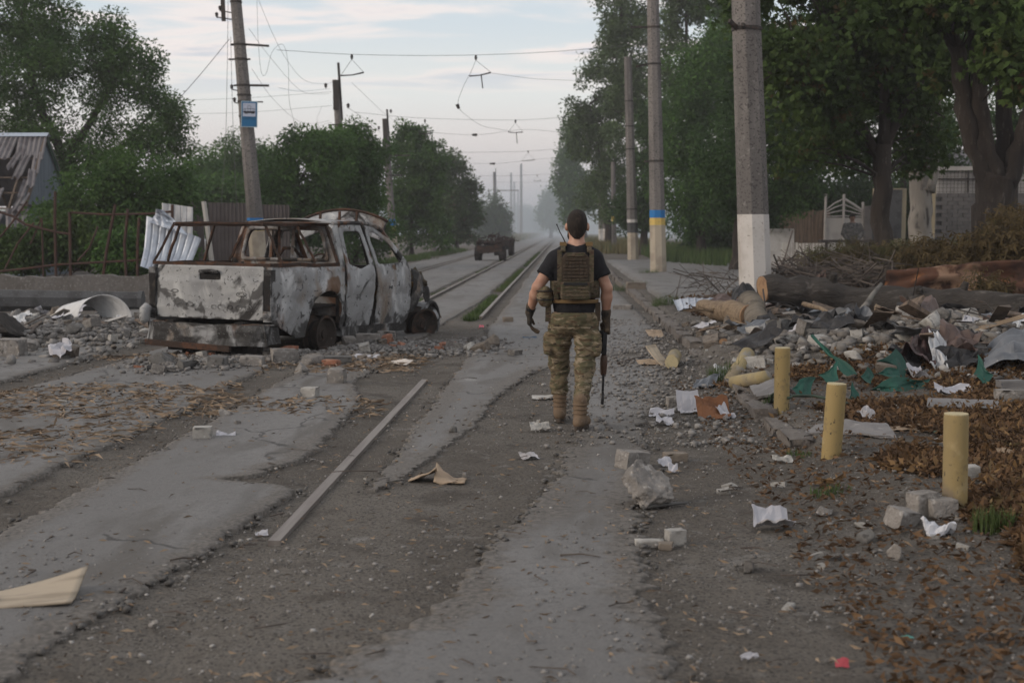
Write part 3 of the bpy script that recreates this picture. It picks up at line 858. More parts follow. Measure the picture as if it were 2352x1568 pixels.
# corrugated sheets
def lerp4(c, a, b):
    return c[0].lerp(c[1], a).lerp(c[3].lerp(c[2], a), b)
def corr(corners, ribs=8, amp=.02, bend=0.0, crump=0.0, seed=0, sharp=False, along=0):
    """corrugated patch over four corners; ribs run along the second axis (or the first)"""
    c = [Vector(p) for p in corners]
    nn = (c[1] - c[0]).cross(c[3] - c[0]).normalized()
    def fn(a, b):
        p = lerp4(c, a, b)
        q = (b if along else a) * ribs
        wv = math.sin(q * 2 * PI)
        if sharp: wv = max(-.3, min(1, 6 * (abs((q % 1) - .5) - .36)))
        h = amp * wv + bend * math.sin(a * PI) * (1 if not along else 1)
        if crump:
            h += crump * float(fbm(np.array([a * 3.1 + seed, b * 3.1, seed * 1.7]), seed, 3)) * 2
        return p + nn * h
    return fn
m_tin = M('pale tin sheet', (.42, .46, .52), .45, [(3, (.33, .36, .42), .45, .65, 4), (14, (.22, .17, .14), .66, .74, 4)], metal=.35, spec=.4)
m_brown = M('brown coated steel', (.045, .036, .036), .5, [(1.5, (.06, .05, .05), .4, .6)], spec=.35)
m_white_sheet = M('white coated sheet', (.50, .51, .52), .5, [(5, (.38, .39, .41), .5, .7), (16, (.2, .15, .12), .68, .75)], spec=.4)
def sheet_thing(name, label, cat, fn, nu, nv, th, mat, loc, group=None, smooth=False):
    loc = Vector(loc)
    mb = MB(); mb.thick(lambda a, b: fn(a, b) - loc, nu, nv, th)
    return tag(mb.build(name, mat, None, smooth, loc), label, cat, group)
D = 27.6
sheet_thing('metal_sheet', 'pale bent corrugated metal sheet leaning on the fence, the larger one', 'metal sheet',
            corr([at(322, 612, D - .5), at(336, 495, D), at(462, 548, D + .1), at(415, 640, D - .5)], 8, .022, .16, .035, 3, True, along=1), 30, 64, .006, m_tin, (at(400, 640, D).x, D, 0))
sheet_thing('metal_sheet', 'pale curled corner of metal sheet bent over the larger sheet', 'metal sheet',
            corr([at(340, 510, D - .1), at(356, 480, D - .1), at(372, 482, D - .1), at(430, 540, D - .2)], 3, .02, .12, .1, 5, True, along=1), 20, 24, .006, m_tin, (at(360, 500, D).x, D, 0))
sheet_thing('metal_sheet', 'pale upright metal sheet standing behind the bent one', 'metal sheet',
            corr([at(372, 466, D + 1), at(442, 476, D + 1), at(440, 620, D + 1), at(376, 620, D + 1)], 5, .02, .05, .03, 7, True), 50, 12, .006, m_white_sheet, (at(400, 600, D).x, D + 1, 0))
sheet_thing('arched_sheet', 'white metal sheet curled into an arch on the rubble near the fallen pole', 'metal sheet',
            (lambda c, u0, u1: (lambda a, b: c + Vector((-.46 * math.cos(.15 + a * 2.75) * (1 - .12 * b) + .14 - b * .62, b * .40, .46 * math.sin(.08 + a * 2.9) ** .8 * (1 - .35 * b) if math.sin(.08 + a * 2.9) > 0 else 0)) + Vector((0, 0, .012 * max(-.3, min(1, 6 * (abs((b * 5 % 1) - .5) - .36)))))))(G(222, 748) + Vector((0, 0, .04)), 0, 0),
            26, 34, .006, m_white_sheet, G(222, 748))
bf = thing('brown_fence', 'dark brown corrugated fence behind the burnt truck', 'fence', (at(540, 560, 46).x, 46, 0))
for k, (u0, u1, tv) in enumerate(((428, 468, 463), (478, 540, 465), (541, 602, 466), (603, 664, 470))):
    mb = MB(); a, b = at(u0, tv, 46), at(u1, tv + 1, 46)
    fn = corr([Vector((a.x, 46, 0)), Vector((b.x, 46, 0)), b, a], 7, .02, 0, 0, k, True)
    mb.thick(lambda p, q: fn(p, q) - bf.location, 56, 2, .006); mb.build('fence_panel', m_brown, bf)
for u in (474, 540, 602, 664):
    a = at(u, 474, 46.1); mb = MB(); mb.bar(Vector((a.x, 46.08, 0)) - bf.location, a - bf.location, .06); mb.build('fence_post', m_dark, bf)
for zz in (.5, 2.1):
    mb = MB(); mb.bar(Vector((at(430, 500, 46).x, 46.06, zz)) - bf.location, Vector((at(664, 500, 46).x, 46.06, zz)) - bf.location, .04); mb.build('fence_rail', m_dark, bf)
m_pale = M('pale wood', (.42, .40, .37), .85, [(3, (.30, .28, .26), .45, .65, 4, (1, 1, .2))])
mb = MB(); a, b = at(492, 640, 30), at(468, 463, 30); mb.bar(a, b, .2, .06)
tag(mb.build('fence_plank', m_pale), 'pale tilted plank standing upright before the brown fence', 'plank')

# house with the broken roof
m_slate = M('old slate sheet', (.17, .16, .165), .92, [(2, (.11, .10, .105), .45, .62, 4), (20, (.24, .23, .235), .58, .72, 4)], bump=[(30, .4, .02)])
m_gable = M('blue grey boards', (.125, .155, .185), .85, [(1.2, (.10, .125, .15), .45, .62, 4, (1, 3, .4))], bump=[(8, .2, .02)])
m_wood = M('old timber', (.14, .105, .08), .9, [(3, (.08, .062, .05), .45, .62, 4, (6, 6, .5)), (20, (.2, .16, .13), .6, .75, 3)], bump=[(20, .5, .02)])
m_tinridge = M('ridge tin', (.40, .45, .52), .45, metal=.4)
hs = thing('shed', 'small grey blue shed with a broken slate roof', 'shed', (-18.0, 44.3, 0))
ridge, ev0, ev1 = Vector((0, 0, 4.85)), Vector((0, -2.1, 2.2)), Vector((0, 2.2, 2.42))
def hpoly(nm, m, outl, x0, x1):
    mb = MB(); n = len(outl)
    V = [(x0, y, z) for y, z in outl] + [(x1, y, z) for y, z in outl]
    F = [tuple(range(n)), tuple(range(2 * n - 1, n - 1, -1))] + [(i, n + i, n + (i + 1) % n, (i + 1) % n) for i in range(n)]
    mb.add(V, F); return mb.build(nm, m, hs)
nb = 9
for k in range(nb):                         # gable boards
    y0, y1 = -2.0 + 4.1 * k / nb, -2.0 + 4.1 * (k + 1) / nb - .012
    top = lambda y: 4.72 - (abs(y) / (2.1 if y < 0 else 2.2)) * (4.72 - 2.3)
    pts = [(y0, 2.42), (y1, 2.42), (y1, max(2.43, top(y1)))] + ([(0.0, 4.72)] if y0 < 0 < y1 else []) + [(y0, max(2.43, top(y0)))]
    hpoly('gable_board', m_gable, pts, -.04 + .006 * (k % 2), -.01 + .006 * (k % 2))
mb = MB(); mb.box((-.03, .05, 2.41), (.1, 4.3, .06)); mb.build('gable_sill', m_dark, hs)
hpoly('side_wall', m_gable, [(-1.9, 0), (1.95, 0), (1.95, 2.38), (-1.9, 2.38)], -.12, -.05)
for y0 in (-.6, 1.1): mb = MB(); mb.box((-.04, y0, 1.2), (.05, .12, 2.3)); mb.build('wall_post', m_wood, hs)
mb = MB(); mb.box((-.035, 0, 1.5), (.05, 3.9, .12)); mb.build('wall_rail', m_wood, hs)
mb = MB(); mb.box((-3, -1.85, 1.1), (5.8, .12, 2.2)); mb.build('front_wall', m_gable, hs)
mb = MB(); mb.box((-3, 1.9, 1.1), (5.8, .12, 2.2)); mb.build('rear_wall', m_gable, hs)
for side, ev in ((-1, ev0), (1, ev1)):
    mb = MB(); mb.bar(ridge + Vector((.05, 0, -.06)), ev + Vector((.05, 0, -.06)), .05, .18); mb.build('barge_board', M('green board', (.02, .05, .035), .8) if side > 0 else m_wood, hs)
for k in range(7):
    x = -.5 - k * .9
    for ev in (ev0, ev1):
        mb = MB(); mb.bar(ridge + Vector((x, 0, -.12)), ev + Vector((x, 0, -.12)), .06, .12); mb.build('rafter', m_wood, hs)
for q in (.3, .55, .75, .95):
    p = ridge.lerp(ev0, q); mb = MB(); mb.bar(p + Vector((.02, 0, -.04)), p + Vector((-6, 0, -.04)), .09, .05); mb.build('batten', m_wood, hs)
dsl = ev0 - ridge
up = Vector((0, -dsl.z, dsl.y)).normalized()
if up.z < 0: up = -up
def slate(x0, w, a, b, lift=.02, tilt=0, nm='slate_sheet'):
    mb = MB(); sk = random.uniform(-.16, .16); tw = random.uniform(-.05, .07); lo_ = random.uniform(-.03, .06)
    def fn(p, q):
        return ridge + dsl * (a + (b - a) * q) + Vector((x0 - w * p + sk * q, 0, 0)) + dsl * (lo_ * (1 + .7 * math.sin(p * 9 + x0 * 7)) * q) + up * (tw * p + lift + .03 * math.sin(p * w / .17 * 2 * PI) + tilt * q + .03 * (b - a) * q)
    mb.thick(fn, 30, 3, .012); mb.build(nm, m_slate, hs)
for k in range(6): slate(.1 - k * .98, 1.0, .0, .27, .03 + .012 * (k % 2))
slate(.1, .30, .24, .46, .03); slate(-.2, .34, .24, .56, .05, .02); slate(-.55, .25, .24, .44, .06, .06); slate(.1, .24, .48, .74, .03, .05); slate(.0, .2, .62, .84, .07, .06); slate(-3.5, 1, .24, .5, .04)
slate(.12, .35, .78, 1.0, .04, .06); slate(-.8, .5, .72, .95, .06, .08); slate(-1.6, .8, .8, 1.02, .06, .04); slate(.25, .8, .98, 1.22, -.02, -.12); slate(-.6, .9, 1.0, 1.25, -.02, -.12); slate(-1.6, 1, 1.0, 1.25, -.0, -.1)
mb = MB()
mb.thick(lambda a, b: ridge + Vector((.15 - a * 6.2, (b - .5) * .34, .09 - abs(b - .5) * .26)), 4, 6, .008); mb.build('ridge_cap', m_tinridge, hs)
mb = MB()
d2 = ev1 - ridge
mb.thick(lambda a, b: ridge + d2 * b + Vector((.1 - a * 6, 0, .03)), 4, 4, .02); mb.build('rear_roof', m_slate, hs)

# ================================================================== right side background: gate, wall, house
m_gate = M('white gate paint', (.38, .36, .34), .6, [(2, (.31, .295, .28), .45, .65)])
m_block = M('grey block', (.13, .122, .118), .95, [(2, (.095, .09, .086), .45, .65), (20, (.17, .165, .16), .6, .75)], bump=[(20, .5, .02)], island=.0)
m_yw = M('cream plaster', (.30, .26, .18), .9, [(1.5, (.24, .21, .15), .45, .65)])
gt = thing('gate', 'white metal gate with an arched fan of bars on top', 'gate', (at(1938, 500, 50).x, 50, 0), rad(8))
sc50 = 50 / FPX
mb = MB(); mb.box((0, 0, 1.05), (1.55, .05, 2.0)); mb.build('gate_panel', m_gate, gt)
for xx in (-.74, -.02, .74): 
    mb = MB(); mb.box((xx, -.03, 1.5), (.07, .07, 2.9 if xx < .5 else 2.3)); mb.build('gate_post', m_gate, gt)
for k in range(4):
    mb = MB(); z0 = 2.12 + k * .22
    mb.tube([(-.74, -.03, 2.1 + k * .08), (-.38, -.03, 2.1 + k * .17), (-.02, -.03, z0)], .025, 6)
    mb.tube([(-.02, -.03, z0), (.38, -.03, 2.1 + k * .15), (.74, -.03, 2.1 + k * .07)], .025 if k < 3 else .05, 6); mb.build('gate_bar', m_gate, gt)
pl = thing('gate_pillar', 'pale brick pillar beside the white gate', 'pillar', (at(1993, 500, 50).x, 50.1, 0))
brk = MB(); brk.box((0, 0, 0), (.30, .42, .115)); bme = brk.mesh('brick', m_block)
for k in range(20): link('brick', bme, pl, (.006 * (k % 2), .004 * (k % 3), .06 + k * .125))
mb = MB(); mb.box((0, 0, 1.25), (.27, .39, 2.5)); mb.build('mortar_core', m_conc, pl)
mb = MB(); mb.box((.35, .1, 1.25), (.4, .2, 2.5)); mb.build('side_plaster', m_conc_d, pl)
yw = thing('cream_wall', 'cream plastered wall standing between the thin trunk and the birch', 'wall', (at(2042, 500, 51).x, 51, 0))
mb = MB(); mb.box((0, 0, 1.6), (1.25, .25, 3.2)); mb.build('plaster', m_yw, yw)
mb = MB(); mb.box((.2, -.14, 2.2), (.5, .03, 1.9)); mb.build('grey_door', m_conc_d, yw)
bw = thing('block_wall', 'grey block wall with a wire mesh fence on top behind the chestnuts', 'wall', (at(2150, 500, 52).x, 52, 0))
mb = MB(); mb.box((3.2, .08, 1.5), (6.4, .12, 3.0)); mb.build('mortar_core', m_conc_d, bw)
blk = MB(); blk.box((0, 0, 0), (.405, .1, .148)); kme = blk.mesh('block', m_block)
for r in range(12, 19):
    for c in range(16):
        if random.random() < .04: continue
        o = link('block', kme, bw, (.2 + c * .42 + (.21 if r % 2 else 0), -.02 + random.uniform(-.012, .012), .08 + r * .16))
mb = MB()
for r in range(0, 12):
    for c in range(16): mb.box((.2 + c * .42 + (.21 if r % 2 else 0), -.02, .08 + r * .16), (.405, .1, .148))
stuff(mb.build('lower_blocks', m_block, bw))
mb = MB(); mb.box((3.2, .06, 3.45), (6.4, .03, .86)); mb.build('fence_backing', m_gate, bw)
mb = MB(); mb.box((3.2, 0, 4.02), (6.4, .16, .16)); mb.build('top_rail', m_gate, bw)
for k in range(44):
    mb = MB(); mb.box((.1 + k * .145, -.0, 3.47), (.012, .012, .92)); mb.build('mesh_wire', m_dark, bw)
for zz in (3.1, 3.25, 3.4, 3.55, 3.7, 3.85): mb = MB(); mb.box((3.2, -.012, zz), (6.4, .01, .012)); mb.build('mesh_wire', m_dark, bw)
mb = MB(); mb.box((.9, -.05, 3.6), (1.8, .05, .06)); mb.box((1.2, -.05, 3.5), (.06, .05, .9)); mb.build('cross_bar', m_dark, bw)
dk = thing('dark_fence', 'dark brown plank fence left of the white gate', 'fence', (at(1850, 500, 50.5).x, 50.5, 0))
plk = MB(); plk.box((0, 0, 1.15), (.14, .03, 2.3)); pme = plk.mesh('plank', m_wood)
for k in range(13): link('plank', pme, dk, (-.9 + k * .148, .01 * (k % 2), .03 * (k % 3)))
for zz in (.4, 1.8): mb = MB(); mb.box((0, .05, zz), (2.0, .04, .08)); mb.build('rail', m_wood, dk)
bh = thing('far_house', 'pale house with a low grey roof behind the block wall', 'house', (at(2260, 400, 60).x, 60, 0))
mb = MB(); mb.box((2, 2, 2.2), (8, 4, 4.4)); mb.build('wall', m_yw, bh)
mb = MB(); mb.thick(lambda a, b: Vector((-2.3 + a * 8.6, -.5 + b * 5, 4.45 + .9 * (1 - abs(2 * b - 1)))), 3, 8, .06); mb.build('roof', m_slate, bh)
mb = MB(); mb.box((3.2, -.02, 3.4), (1.5, .08, 1.2)); mb.build('window', m_dark, bh)
lw = thing('white_wall', 'low white wall just right of the thick pole', 'wall', (at(1790, 560, 46).x, 46, 0))
mb = MB(); mb.box((0, 0, .75), (1.0, .2, 1.75)); mb.build('plaster', m_white, lw)
pk = thing('picket_fence', 'short grey picket fence behind the brush', 'fence', (at(1845, 580, 43).x, 43, 0))
for k in range(13):
    mb = MB(); mb.box((-.66 + k * .11, 0, .55 + .04 * random.random()), (.08, .03, 1.15)); mb.build('picket', m_pale, pk)
for zz in (.3, .9): mb = MB(); mb.box((0, .03, zz), (1.5, .03, .06)); mb.build('rail', m_pale, pk)
tb = thing('bench_table', 'long dark plank table in front of the white gate', 'table', (at(1948, 560, 45.2).x, 45.2, 0))
mb = MB(); mb.box((0, 0, 1.19), (2.0, .5, .09)); mb.build('tabletop', m_dark, tb)
for xx in (-.8, .8): mb = MB(); mb.box((xx, 0, .57), (.12, .4, 1.15)); mb.build('leg', m_dark, tb)

# ================================================================== haze
hb = MB(); hb.box((0, 430, 13), (600, 920, 28.4))
m_haze = bpy.data.materials.new('haze'); m_haze.use_nodes = True
ht = m_haze.node_tree; ht.nodes.clear()
pv = ht.nodes.new('ShaderNodeVolumePrincipled'); pv.inputs['Color'].default_value = (.95, .95, 1.0, 1); pv.inputs['Density'].default_value = .0008
pv.inputs['Anisotropy'].default_value = .2
ho = ht.nodes.new('ShaderNodeOutputMaterial'); ht.links.new(pv.outputs[0], ho.inputs['Volume'])
hz = hb.build('haze', m_haze); hz['kind'] = 'stuff'

# blue smoke hanging over the far stretch of the street
sb = MB(); sb.box((0, 290, 6.5), (160, 330, 15.4))
m_smoke = bpy.data.materials.new('smoke'); m_smoke.use_nodes = True
st_ = m_smoke.node_tree; st_.nodes.clear()
sv = st_.nodes.new('ShaderNodeVolumePrincipled'); sv.inputs['Color'].default_value = (.80, .90, 1.0, 1); sv.inputs['Density'].default_value = .0042
so_ = st_.nodes.new('ShaderNodeOutputMaterial'); st_.links.new(sv.outputs[0], so_.inputs['Volume'])
sb.build('smoke', m_smoke)['kind'] = 'stuff'

# ================================================================== trees and plants
def leafmat(name, c, c2, brown=None, trans=.3, isl=.55):
    ly = [(.9, c2, .42, .6, 3), (.35, tuple(x * 1.25 for x in c), .5, .68, 2)]
    if brown: ly.append((1.6, brown, .60, .68, 3))
    return M(name, c, .7, ly, island=isl, islcol=tuple(x * .35 for x in c2), trans=trans, spec=.15)
lf_oak = leafmat('walnut leaves', (0.079, 0.149, 0.037), (0.055, 0.116, 0.033))
lf_hedge = leafmat('hedge leaves', (0.079, 0.156, 0.038), (0.060, 0.126, 0.036))
lf_hedge2 = leafmat('dusty hedge leaves', (0.074, 0.132, 0.043), (0.050, 0.086, 0.038), (.10, .07, .045))
lf_bright = leafmat('young leaves', (.085, .13, .04), (.06, .105, .034))
lf_poplar = leafmat('poplar leaves', (0.098, 0.150, 0.062), (0.072, 0.117, 0.049))
lf_dark = leafmat('shady leaves', (.052, .10, .03), (.038, .078, .026))
lf_chest = leafmat('chestnut leaves', (.062, .10, .024), (.046, .08, .022), (.12, .075, .03))
lf_dry = leafmat('dry leaves', (.085, .062, .027), (.06, .045, .022), (.045, .05, .022), trans=.2)
m_bark = M('bark', (.04, .033, .028), .95, [(2.5, (.024, .02, .018), .45, .62, 5, (1, 1, .3)), (14, (.085, .075, .066), .58, .72, 4, (1, 1, .25))], bump=[(14, .9, .05, (1, 1, .25)), (40, .5, .02, (1, 1, .4))])
m_twig = M('twig bark', (.10, .085, .075), .95, [(6, (.06, .05, .045), .45, .65)])
m_birch = M('pale bark', (.20, .185, .165), .9, [(1.3, (.13, .12, .108), .42, .58, 4, (1, 1, .3)), (2.6, (.05, .045, .042), .54, .62, 6, (1.4, 1.4, .35))], bump=[(9, .7, .04, (1, 1, .4))])

def rand_dirs(n, rg):
    d = rg.normal(0, 1, (n, 3)); return d / np.linalg.norm(d, axis=1, keepdims=True)
def leaves_np(P, A, size, rg, lw=.45, palm=1):
    """diamond leaves folded along their midrib at points P with axes A; palm > 1 gives hand-shaped leaves"""
    n = len(P)
    R = rand_dirs(n, rg)
    B = np.cross(A, R); B /= np.maximum(np.linalg.norm(B, axis=1, keepdims=True), 1e-6)
    N = np.cross(A, B)
    L = size * rg.uniform(.65, 1.25, (n, 1))
    Vs, Fs = [], []
    off = 0
    for k in range(palm):
        an = 0 if palm == 1 else (k - (palm - 1) / 2) * 1.9 / (palm - 1) * 1.25
        ax = A * math.cos(an) + B * math.sin(an)
        bx = -A * math.sin(an) + B * math.cos(an)
        l = L * (1 if palm == 1 else (1.0 - .25 * abs(an)))
        V = np.stack([P, P + ax * l * .55 + bx * l * lw * .5 + N * l * .10, P + ax * l - N * l * .08, P + ax * l * .55 - bx * l * lw * .5 + N * l * .10], 1).reshape(-1, 3)
        Vs.append(V)
        Fs.append(off + np.arange(n * 4).reshape(n, 4)); off += n * 4
    return np.vstack(Vs), np.vstack(Fs)
def blob(u, v, Y, ru, rv, ry=None):
    s = Y / FPX
    return (np.array(at(u, v, Y)), np.array((ru * s, ry if ry else (ru + rv) / 2 * s, rv * s)))
def crown_points(blobs, tips, rg, shell=.5, gap=.0, gsc=.9, seed=0):
    wt = np.array([np.prod(b[1]) ** .667 for b in blobs]); wt /= wt.sum()
    k = rg.choice(len(blobs), tips, p=wt)
    C = np.array([b[0] for b in blobs])[k]; R = np.array([b[1] for b in blobs])[k]
    d = rand_dirs(tips, rg)
    r = rg.uniform(.12, 1, (tips, 1)) ** shell
    P = C + d * R * r
    # an uneven outline: push and pull by low noise
    P = C + (P - C) * (1 + .45 * fbm(P * (1.3 / max(.5, float(np.mean(R)))), seed + 3, 3))[:, None]
    if gap > -1:
        P = P[fbm(P * gsc, seed, 2) > gap - .5]
    P = P[P[:, 2] > .05]
    return P
def tree(name, label, base, trunks, blobs, nl, ls, lmat, tips=260, cr=.55, seed=1, shell=.5, gap=.32, gsc=.5, lw=.5, palm=1, droop=.35, nbr=60, bark=None, group=None, cat='tree', br=.05, twig=True):
    rg = np.random.default_rng(seed)
    base = Vector(base)
    t = thing(name, label, cat, base, 0, group)
    b0 = np.array(base)
    nodes = []
    mb = MB()
    for pts, r0, r1 in trunks:
        P = [Vector(p) for p in pts]
        # bend the polyline a little
        Q = []
        for a in range(len(P) - 1):
            for k in range(4):
                q = P[a].lerp(P[a + 1], k / 4)
                q += Vector(rg.normal(0, r0 * .16, 3)) if (a or k) else Vector((0, 0, 0))
                Q.append(q)
        Q.append(P[-1])
        rr = [r0 + (r1 - r0) * (k / (len(Q) - 1)) ** .8 for k in range(len(Q))]
        if Q[0].z < .6 + base.z: rr[0] *= 1.35
        mb.tube([q - base for q in Q], rr, 10)
        nodes += [(np.array(q), r) for q, r in zip(Q[2:], rr[2:])]
    T = crown_points(blobs, tips, rg, shell, gap, gsc, seed)
    if not trunks:
        nodes = [(b0 + np.array((rg.normal(0, .3), rg.normal(0, .3), .1 + .1 * k)), .05) for k in range(6)]
    NP = np.array([n[0] for n in nodes]); NR = np.array([n[1] for n in nodes])
    if nbr:
        for q in T[rg.choice(len(T), min(nbr, len(T)), replace=False)]:
            dd = np.linalg.norm(NP - q, axis=1) + np.maximum(0, NP[:, 2] - q[2] + .3) * 1.5
            k = int(np.argmin(dd)); a = NP[k]
            d = q - a; ln = np.linalg.norm(d)
            m1 = a + d * .35 + np.array((0, 0, .10 * ln)) + rg.normal(0, .05 * ln, 3)
            m2 = a + d * .7 + np.array((0, 0, .07 * ln)) + rg.normal(0, .06 * ln, 3)
            r = min(NR[k] * .6, br * (.5 + .16 * ln))
            mb.tube([Vector(x - b0) for x in (a, m1, m2, q)], [r, r * .7, r * .45, r * .15], 5, False)
    mb.build('trunk' if trunks else 'stems', bark or m_bark, t, True)
    k = rg.integers(0, len(T), nl)
    d = rand_dirs(nl, rg)
    P = T[k] + d * cr * rg.uniform(.1, 1, (nl, 1)) ** .6 * np.array((1, 1, .75))
    A = d * .8 + rand_dirs(nl, rg) * .7 + np.array((0, 0, -droop)); A /= np.linalg.norm(A, axis=1, keepdims=True)
    keep = P[:, 2] > .03
    V, F = leaves_np(P[keep] - b0, A[keep], ls, rg, lw, palm)
    link('crown' if trunks else 'foliage', npmesh('crown', V, F, lmat), t)
    return t
def gpos(u, Y, z=0):
    p = at(u, 540, Y); return Vector((p.x, Y, z))
def shrub(label, u, Y, blobs, nl, ls, lmat, seed, group=None, name='bush', tips=160, cr=.45, cat='bush', gap=.25, gsc=.6, **k):
    return tree(name, label, gpos(u, Y), [], blobs, nl, ls, lmat, tips, cr, seed, gap=gap, gsc=gsc, nbr=24, cat=cat, group=group, br=.02, **k)

# --- left
Y = 49
g = gpos(170, Y)
tree('walnut_tree', 'big spreading green tree behind the broken roofed shed', g,
     [([g, at(165, 480, Y), at(150, 360, Y)], .34, .26), ([at(150, 370, Y), at(90, 240, Y), at(50, 80, Y), at(60, -60, Y)], .2, .05), ([at(150, 370, Y), at(230, 240, Y), at(280, 160, Y), at(300, 110, Y)], .18, .02), ([at(160, 400, Y), at(290, 330, Y), at(370, 230, Y)], .14, .03)],
     [blob(60, 130, Y, 140, 140), blob(20, -10, Y, 130, 90), blob(100, 60, Y, 80, 70), blob(190, 200, Y, 120, 130), blob(240, 110, Y, 75, 70), blob(310, 170, Y, 80, 80), blob(350, 270, Y, 65, 90), blob(130, 330, Y, 180, 90), blob(300, 360, Y, 110, 70), blob(0, 260, Y, 110, 110), blob(232, 60, Y, 40, 45), blob(365, 190, Y, 55, 50), blob(390, 255, Y, 38, 45), blob(395, 330, Y, 45, 50), blob(120, 420, Y, 150, 60)],
     62000, .155, lf_oak, 1000, .55, 5, gap=.36, gsc=.7, nbr=90, lw=.42)
shrub('dusty green bush filling the gap below the big tree', 230, 37, [blob(230, 430, 37, 110, 75), blob(330, 420, 37, 90, 80), blob(180, 500, 37, 100, 60), blob(400, 440, 37, 60, 75), blob(300, 520, 37, 130, 60)], 22000, .14, lf_oak, 6, tips=420, group='bushes behind the rusty fence')
shrub('bright green low bush behind the rusty fence bars', 90, 30.5, [blob(80, 570, 30.5, 90, 45), blob(20, 580, 30.5, 60, 50), blob(180, 575, 30.5, 70, 45), blob(150, 530, 30.5, 50, 30), blob(250, 590, 30.5, 60, 40)], 15000, .13, lf_bright, 7, tips=320, cr=.35, group='bushes behind the rusty fence')
shrub('low green bush between the rusty fence and the bent metal sheet', 290, 30, [blob(280, 580, 30, 60, 50), blob(340, 590, 30, 50, 45), blob(400, 560, 30, 50, 60)], 9000, .12, lf_hedge, 8, tips=220, cr=.32, group='bushes behind the rusty fence')
for k, (u, v, Y, ru, rv, lb) in enumerate(((450, 410, 72, 55, 75, 'hazy green tree between the big tree and the sign pole'), (545, 385, 80, 55, 80, 'hazy round tree showing just behind the sign pole'), (610, 395, 86, 50, 75, 'hazy tree right of the sign pole above the brown fence'), (500, 450, 66, 80, 50, 'low hazy bushy tree above the brown fence'))):
    g = gpos(u, Y); s = Y / FPX
    tree('hazy_tree', lb, g, [([g, at(u, v + 40, Y), at(u, v - 20, Y)], .2, .08)], [blob(u, v, Y, ru, rv), blob(u - ru * .5, v + rv * .5, Y, ru * .8, rv * .7), blob(u + ru * .5, v + rv * .4, Y, ru * .8, rv * .7), blob(u, v + rv, Y, ru, rv * .6), blob(u - ru * .9, v + rv * .8, Y, ru * .8, rv * .7), blob(u + ru * .9, v + rv * .8, Y, ru * .8, rv * .7)], 15000, .24, lf_hedge, 240, .8, 20 + k, nbr=20, group='trees on the left of the tram line')
def bushtree(lb, u, v, Y, ru, rv, n, seed, mat, ls, extra=(), name='hedge_tree', tips=360, cr=.5):
    g = gpos(u, Y)
    return tree(name, lb, g, [([g, at(u, 530, Y), at(u - 4, v, Y)], .14, .06)],
                [blob(u, v, Y, ru, rv), blob(u, v + rv * .7, Y, ru * 1.1, rv * .7)] + [blob(*e[:2], Y, *e[2:]) for e in extra], n, ls, mat, tips, cr, seed, nbr=30, gap=.12, group='trees on the left of the tram line')
bushtree('broad green hedge tree right of the sign pole, the nearest', 690, 420, 51, 65, 95, 30000, 31, lf_hedge, .16, [(650, 470, 60, 80), (730, 500, 80, 70), (725, 350, 50, 60), (690, 340, 65, 45), (640, 395, 45, 65), (750, 400, 60, 100), (760, 330, 45, 45)])
bushtree('dark green hedge tree just behind the roof of the burnt truck', 815, 400, 54, 65, 95, 30000, 32, lf_hedge, .16, [(800, 330, 50, 50), (850, 470, 60, 90), (770, 470, 60, 90), (830, 545, 70, 50), (855, 370, 45, 65), (825, 315, 40, 40), (785, 370, 60, 70)])
bushtree('tall green hedge tree just right of the banded left pole', 945, 400, 82, 50, 105, 26000, 33, lf_hedge, .22, [(980, 430, 45, 110), (930, 500, 50, 70), (960, 320, 40, 40), (1000, 520, 40, 60), (925, 330, 35, 50), (1000, 380, 32, 65), (900, 430, 35, 90)])
bushtree('hedge tree with browned lower leaves further down the left side', 1050, 440, 108, 42, 85, 17000, 34, lf_hedge2, .28, [(1020, 420, 35, 80), (1075, 480, 35, 70), (1050, 530, 50, 40)])
bushtree('small dark tree at the end of the left hedge', 1138, 500, 150, 24, 50, 9000, 35, lf_hedge2, .36, [(1110, 510, 25, 45), (1150, 520, 18, 35)], cr=.9)
# --- far end
for k, (u, v, Y, ru, rv, lb) in enumerate(((1266, 478, 270, 26, 42, 'round blue grey tree in the haze beside the soldier'), (1215, 498, 430, 26, 26, 'flat faded clump of trees at the end of the road'), (1180, 500, 430, 22, 28, 'faded trees behind the far poles'), (1244, 505, 400, 18, 20, 'faint low trees left of the round hazy tree'))):
    g = gpos(u, Y)
    tree('far_tree', lb, g, [([g, at(u, v + 10, Y)], .35, .2)], [blob(u, v, Y, ru, rv), blob(u + 8, v + rv * .6, Y, ru * .9, rv * .6)], 3500, .8, lf_hedge, 130, 1.8, 50 + k, nbr=8, gap=.2, gsc=.2, group='trees fading in the haze')
rgt = np.random.default_rng(99)
P = np.stack([rgt.uniform(-280, 280, 26000), rgt.uniform(560, 640, 26000), rgt.uniform(0, 1, 26000)], -1)
hh = 11 + 5 * fbm(P * np.array((.02, .02, 0)), 3, 4)
P[:, 2] *= hh
V, F = leaves_np(P, rand_dirs(len(P), rgt), 2.2, rgt, .7)
stuff(link('far_wood', npmesh('far_wood', V, F, lf_hedge)))

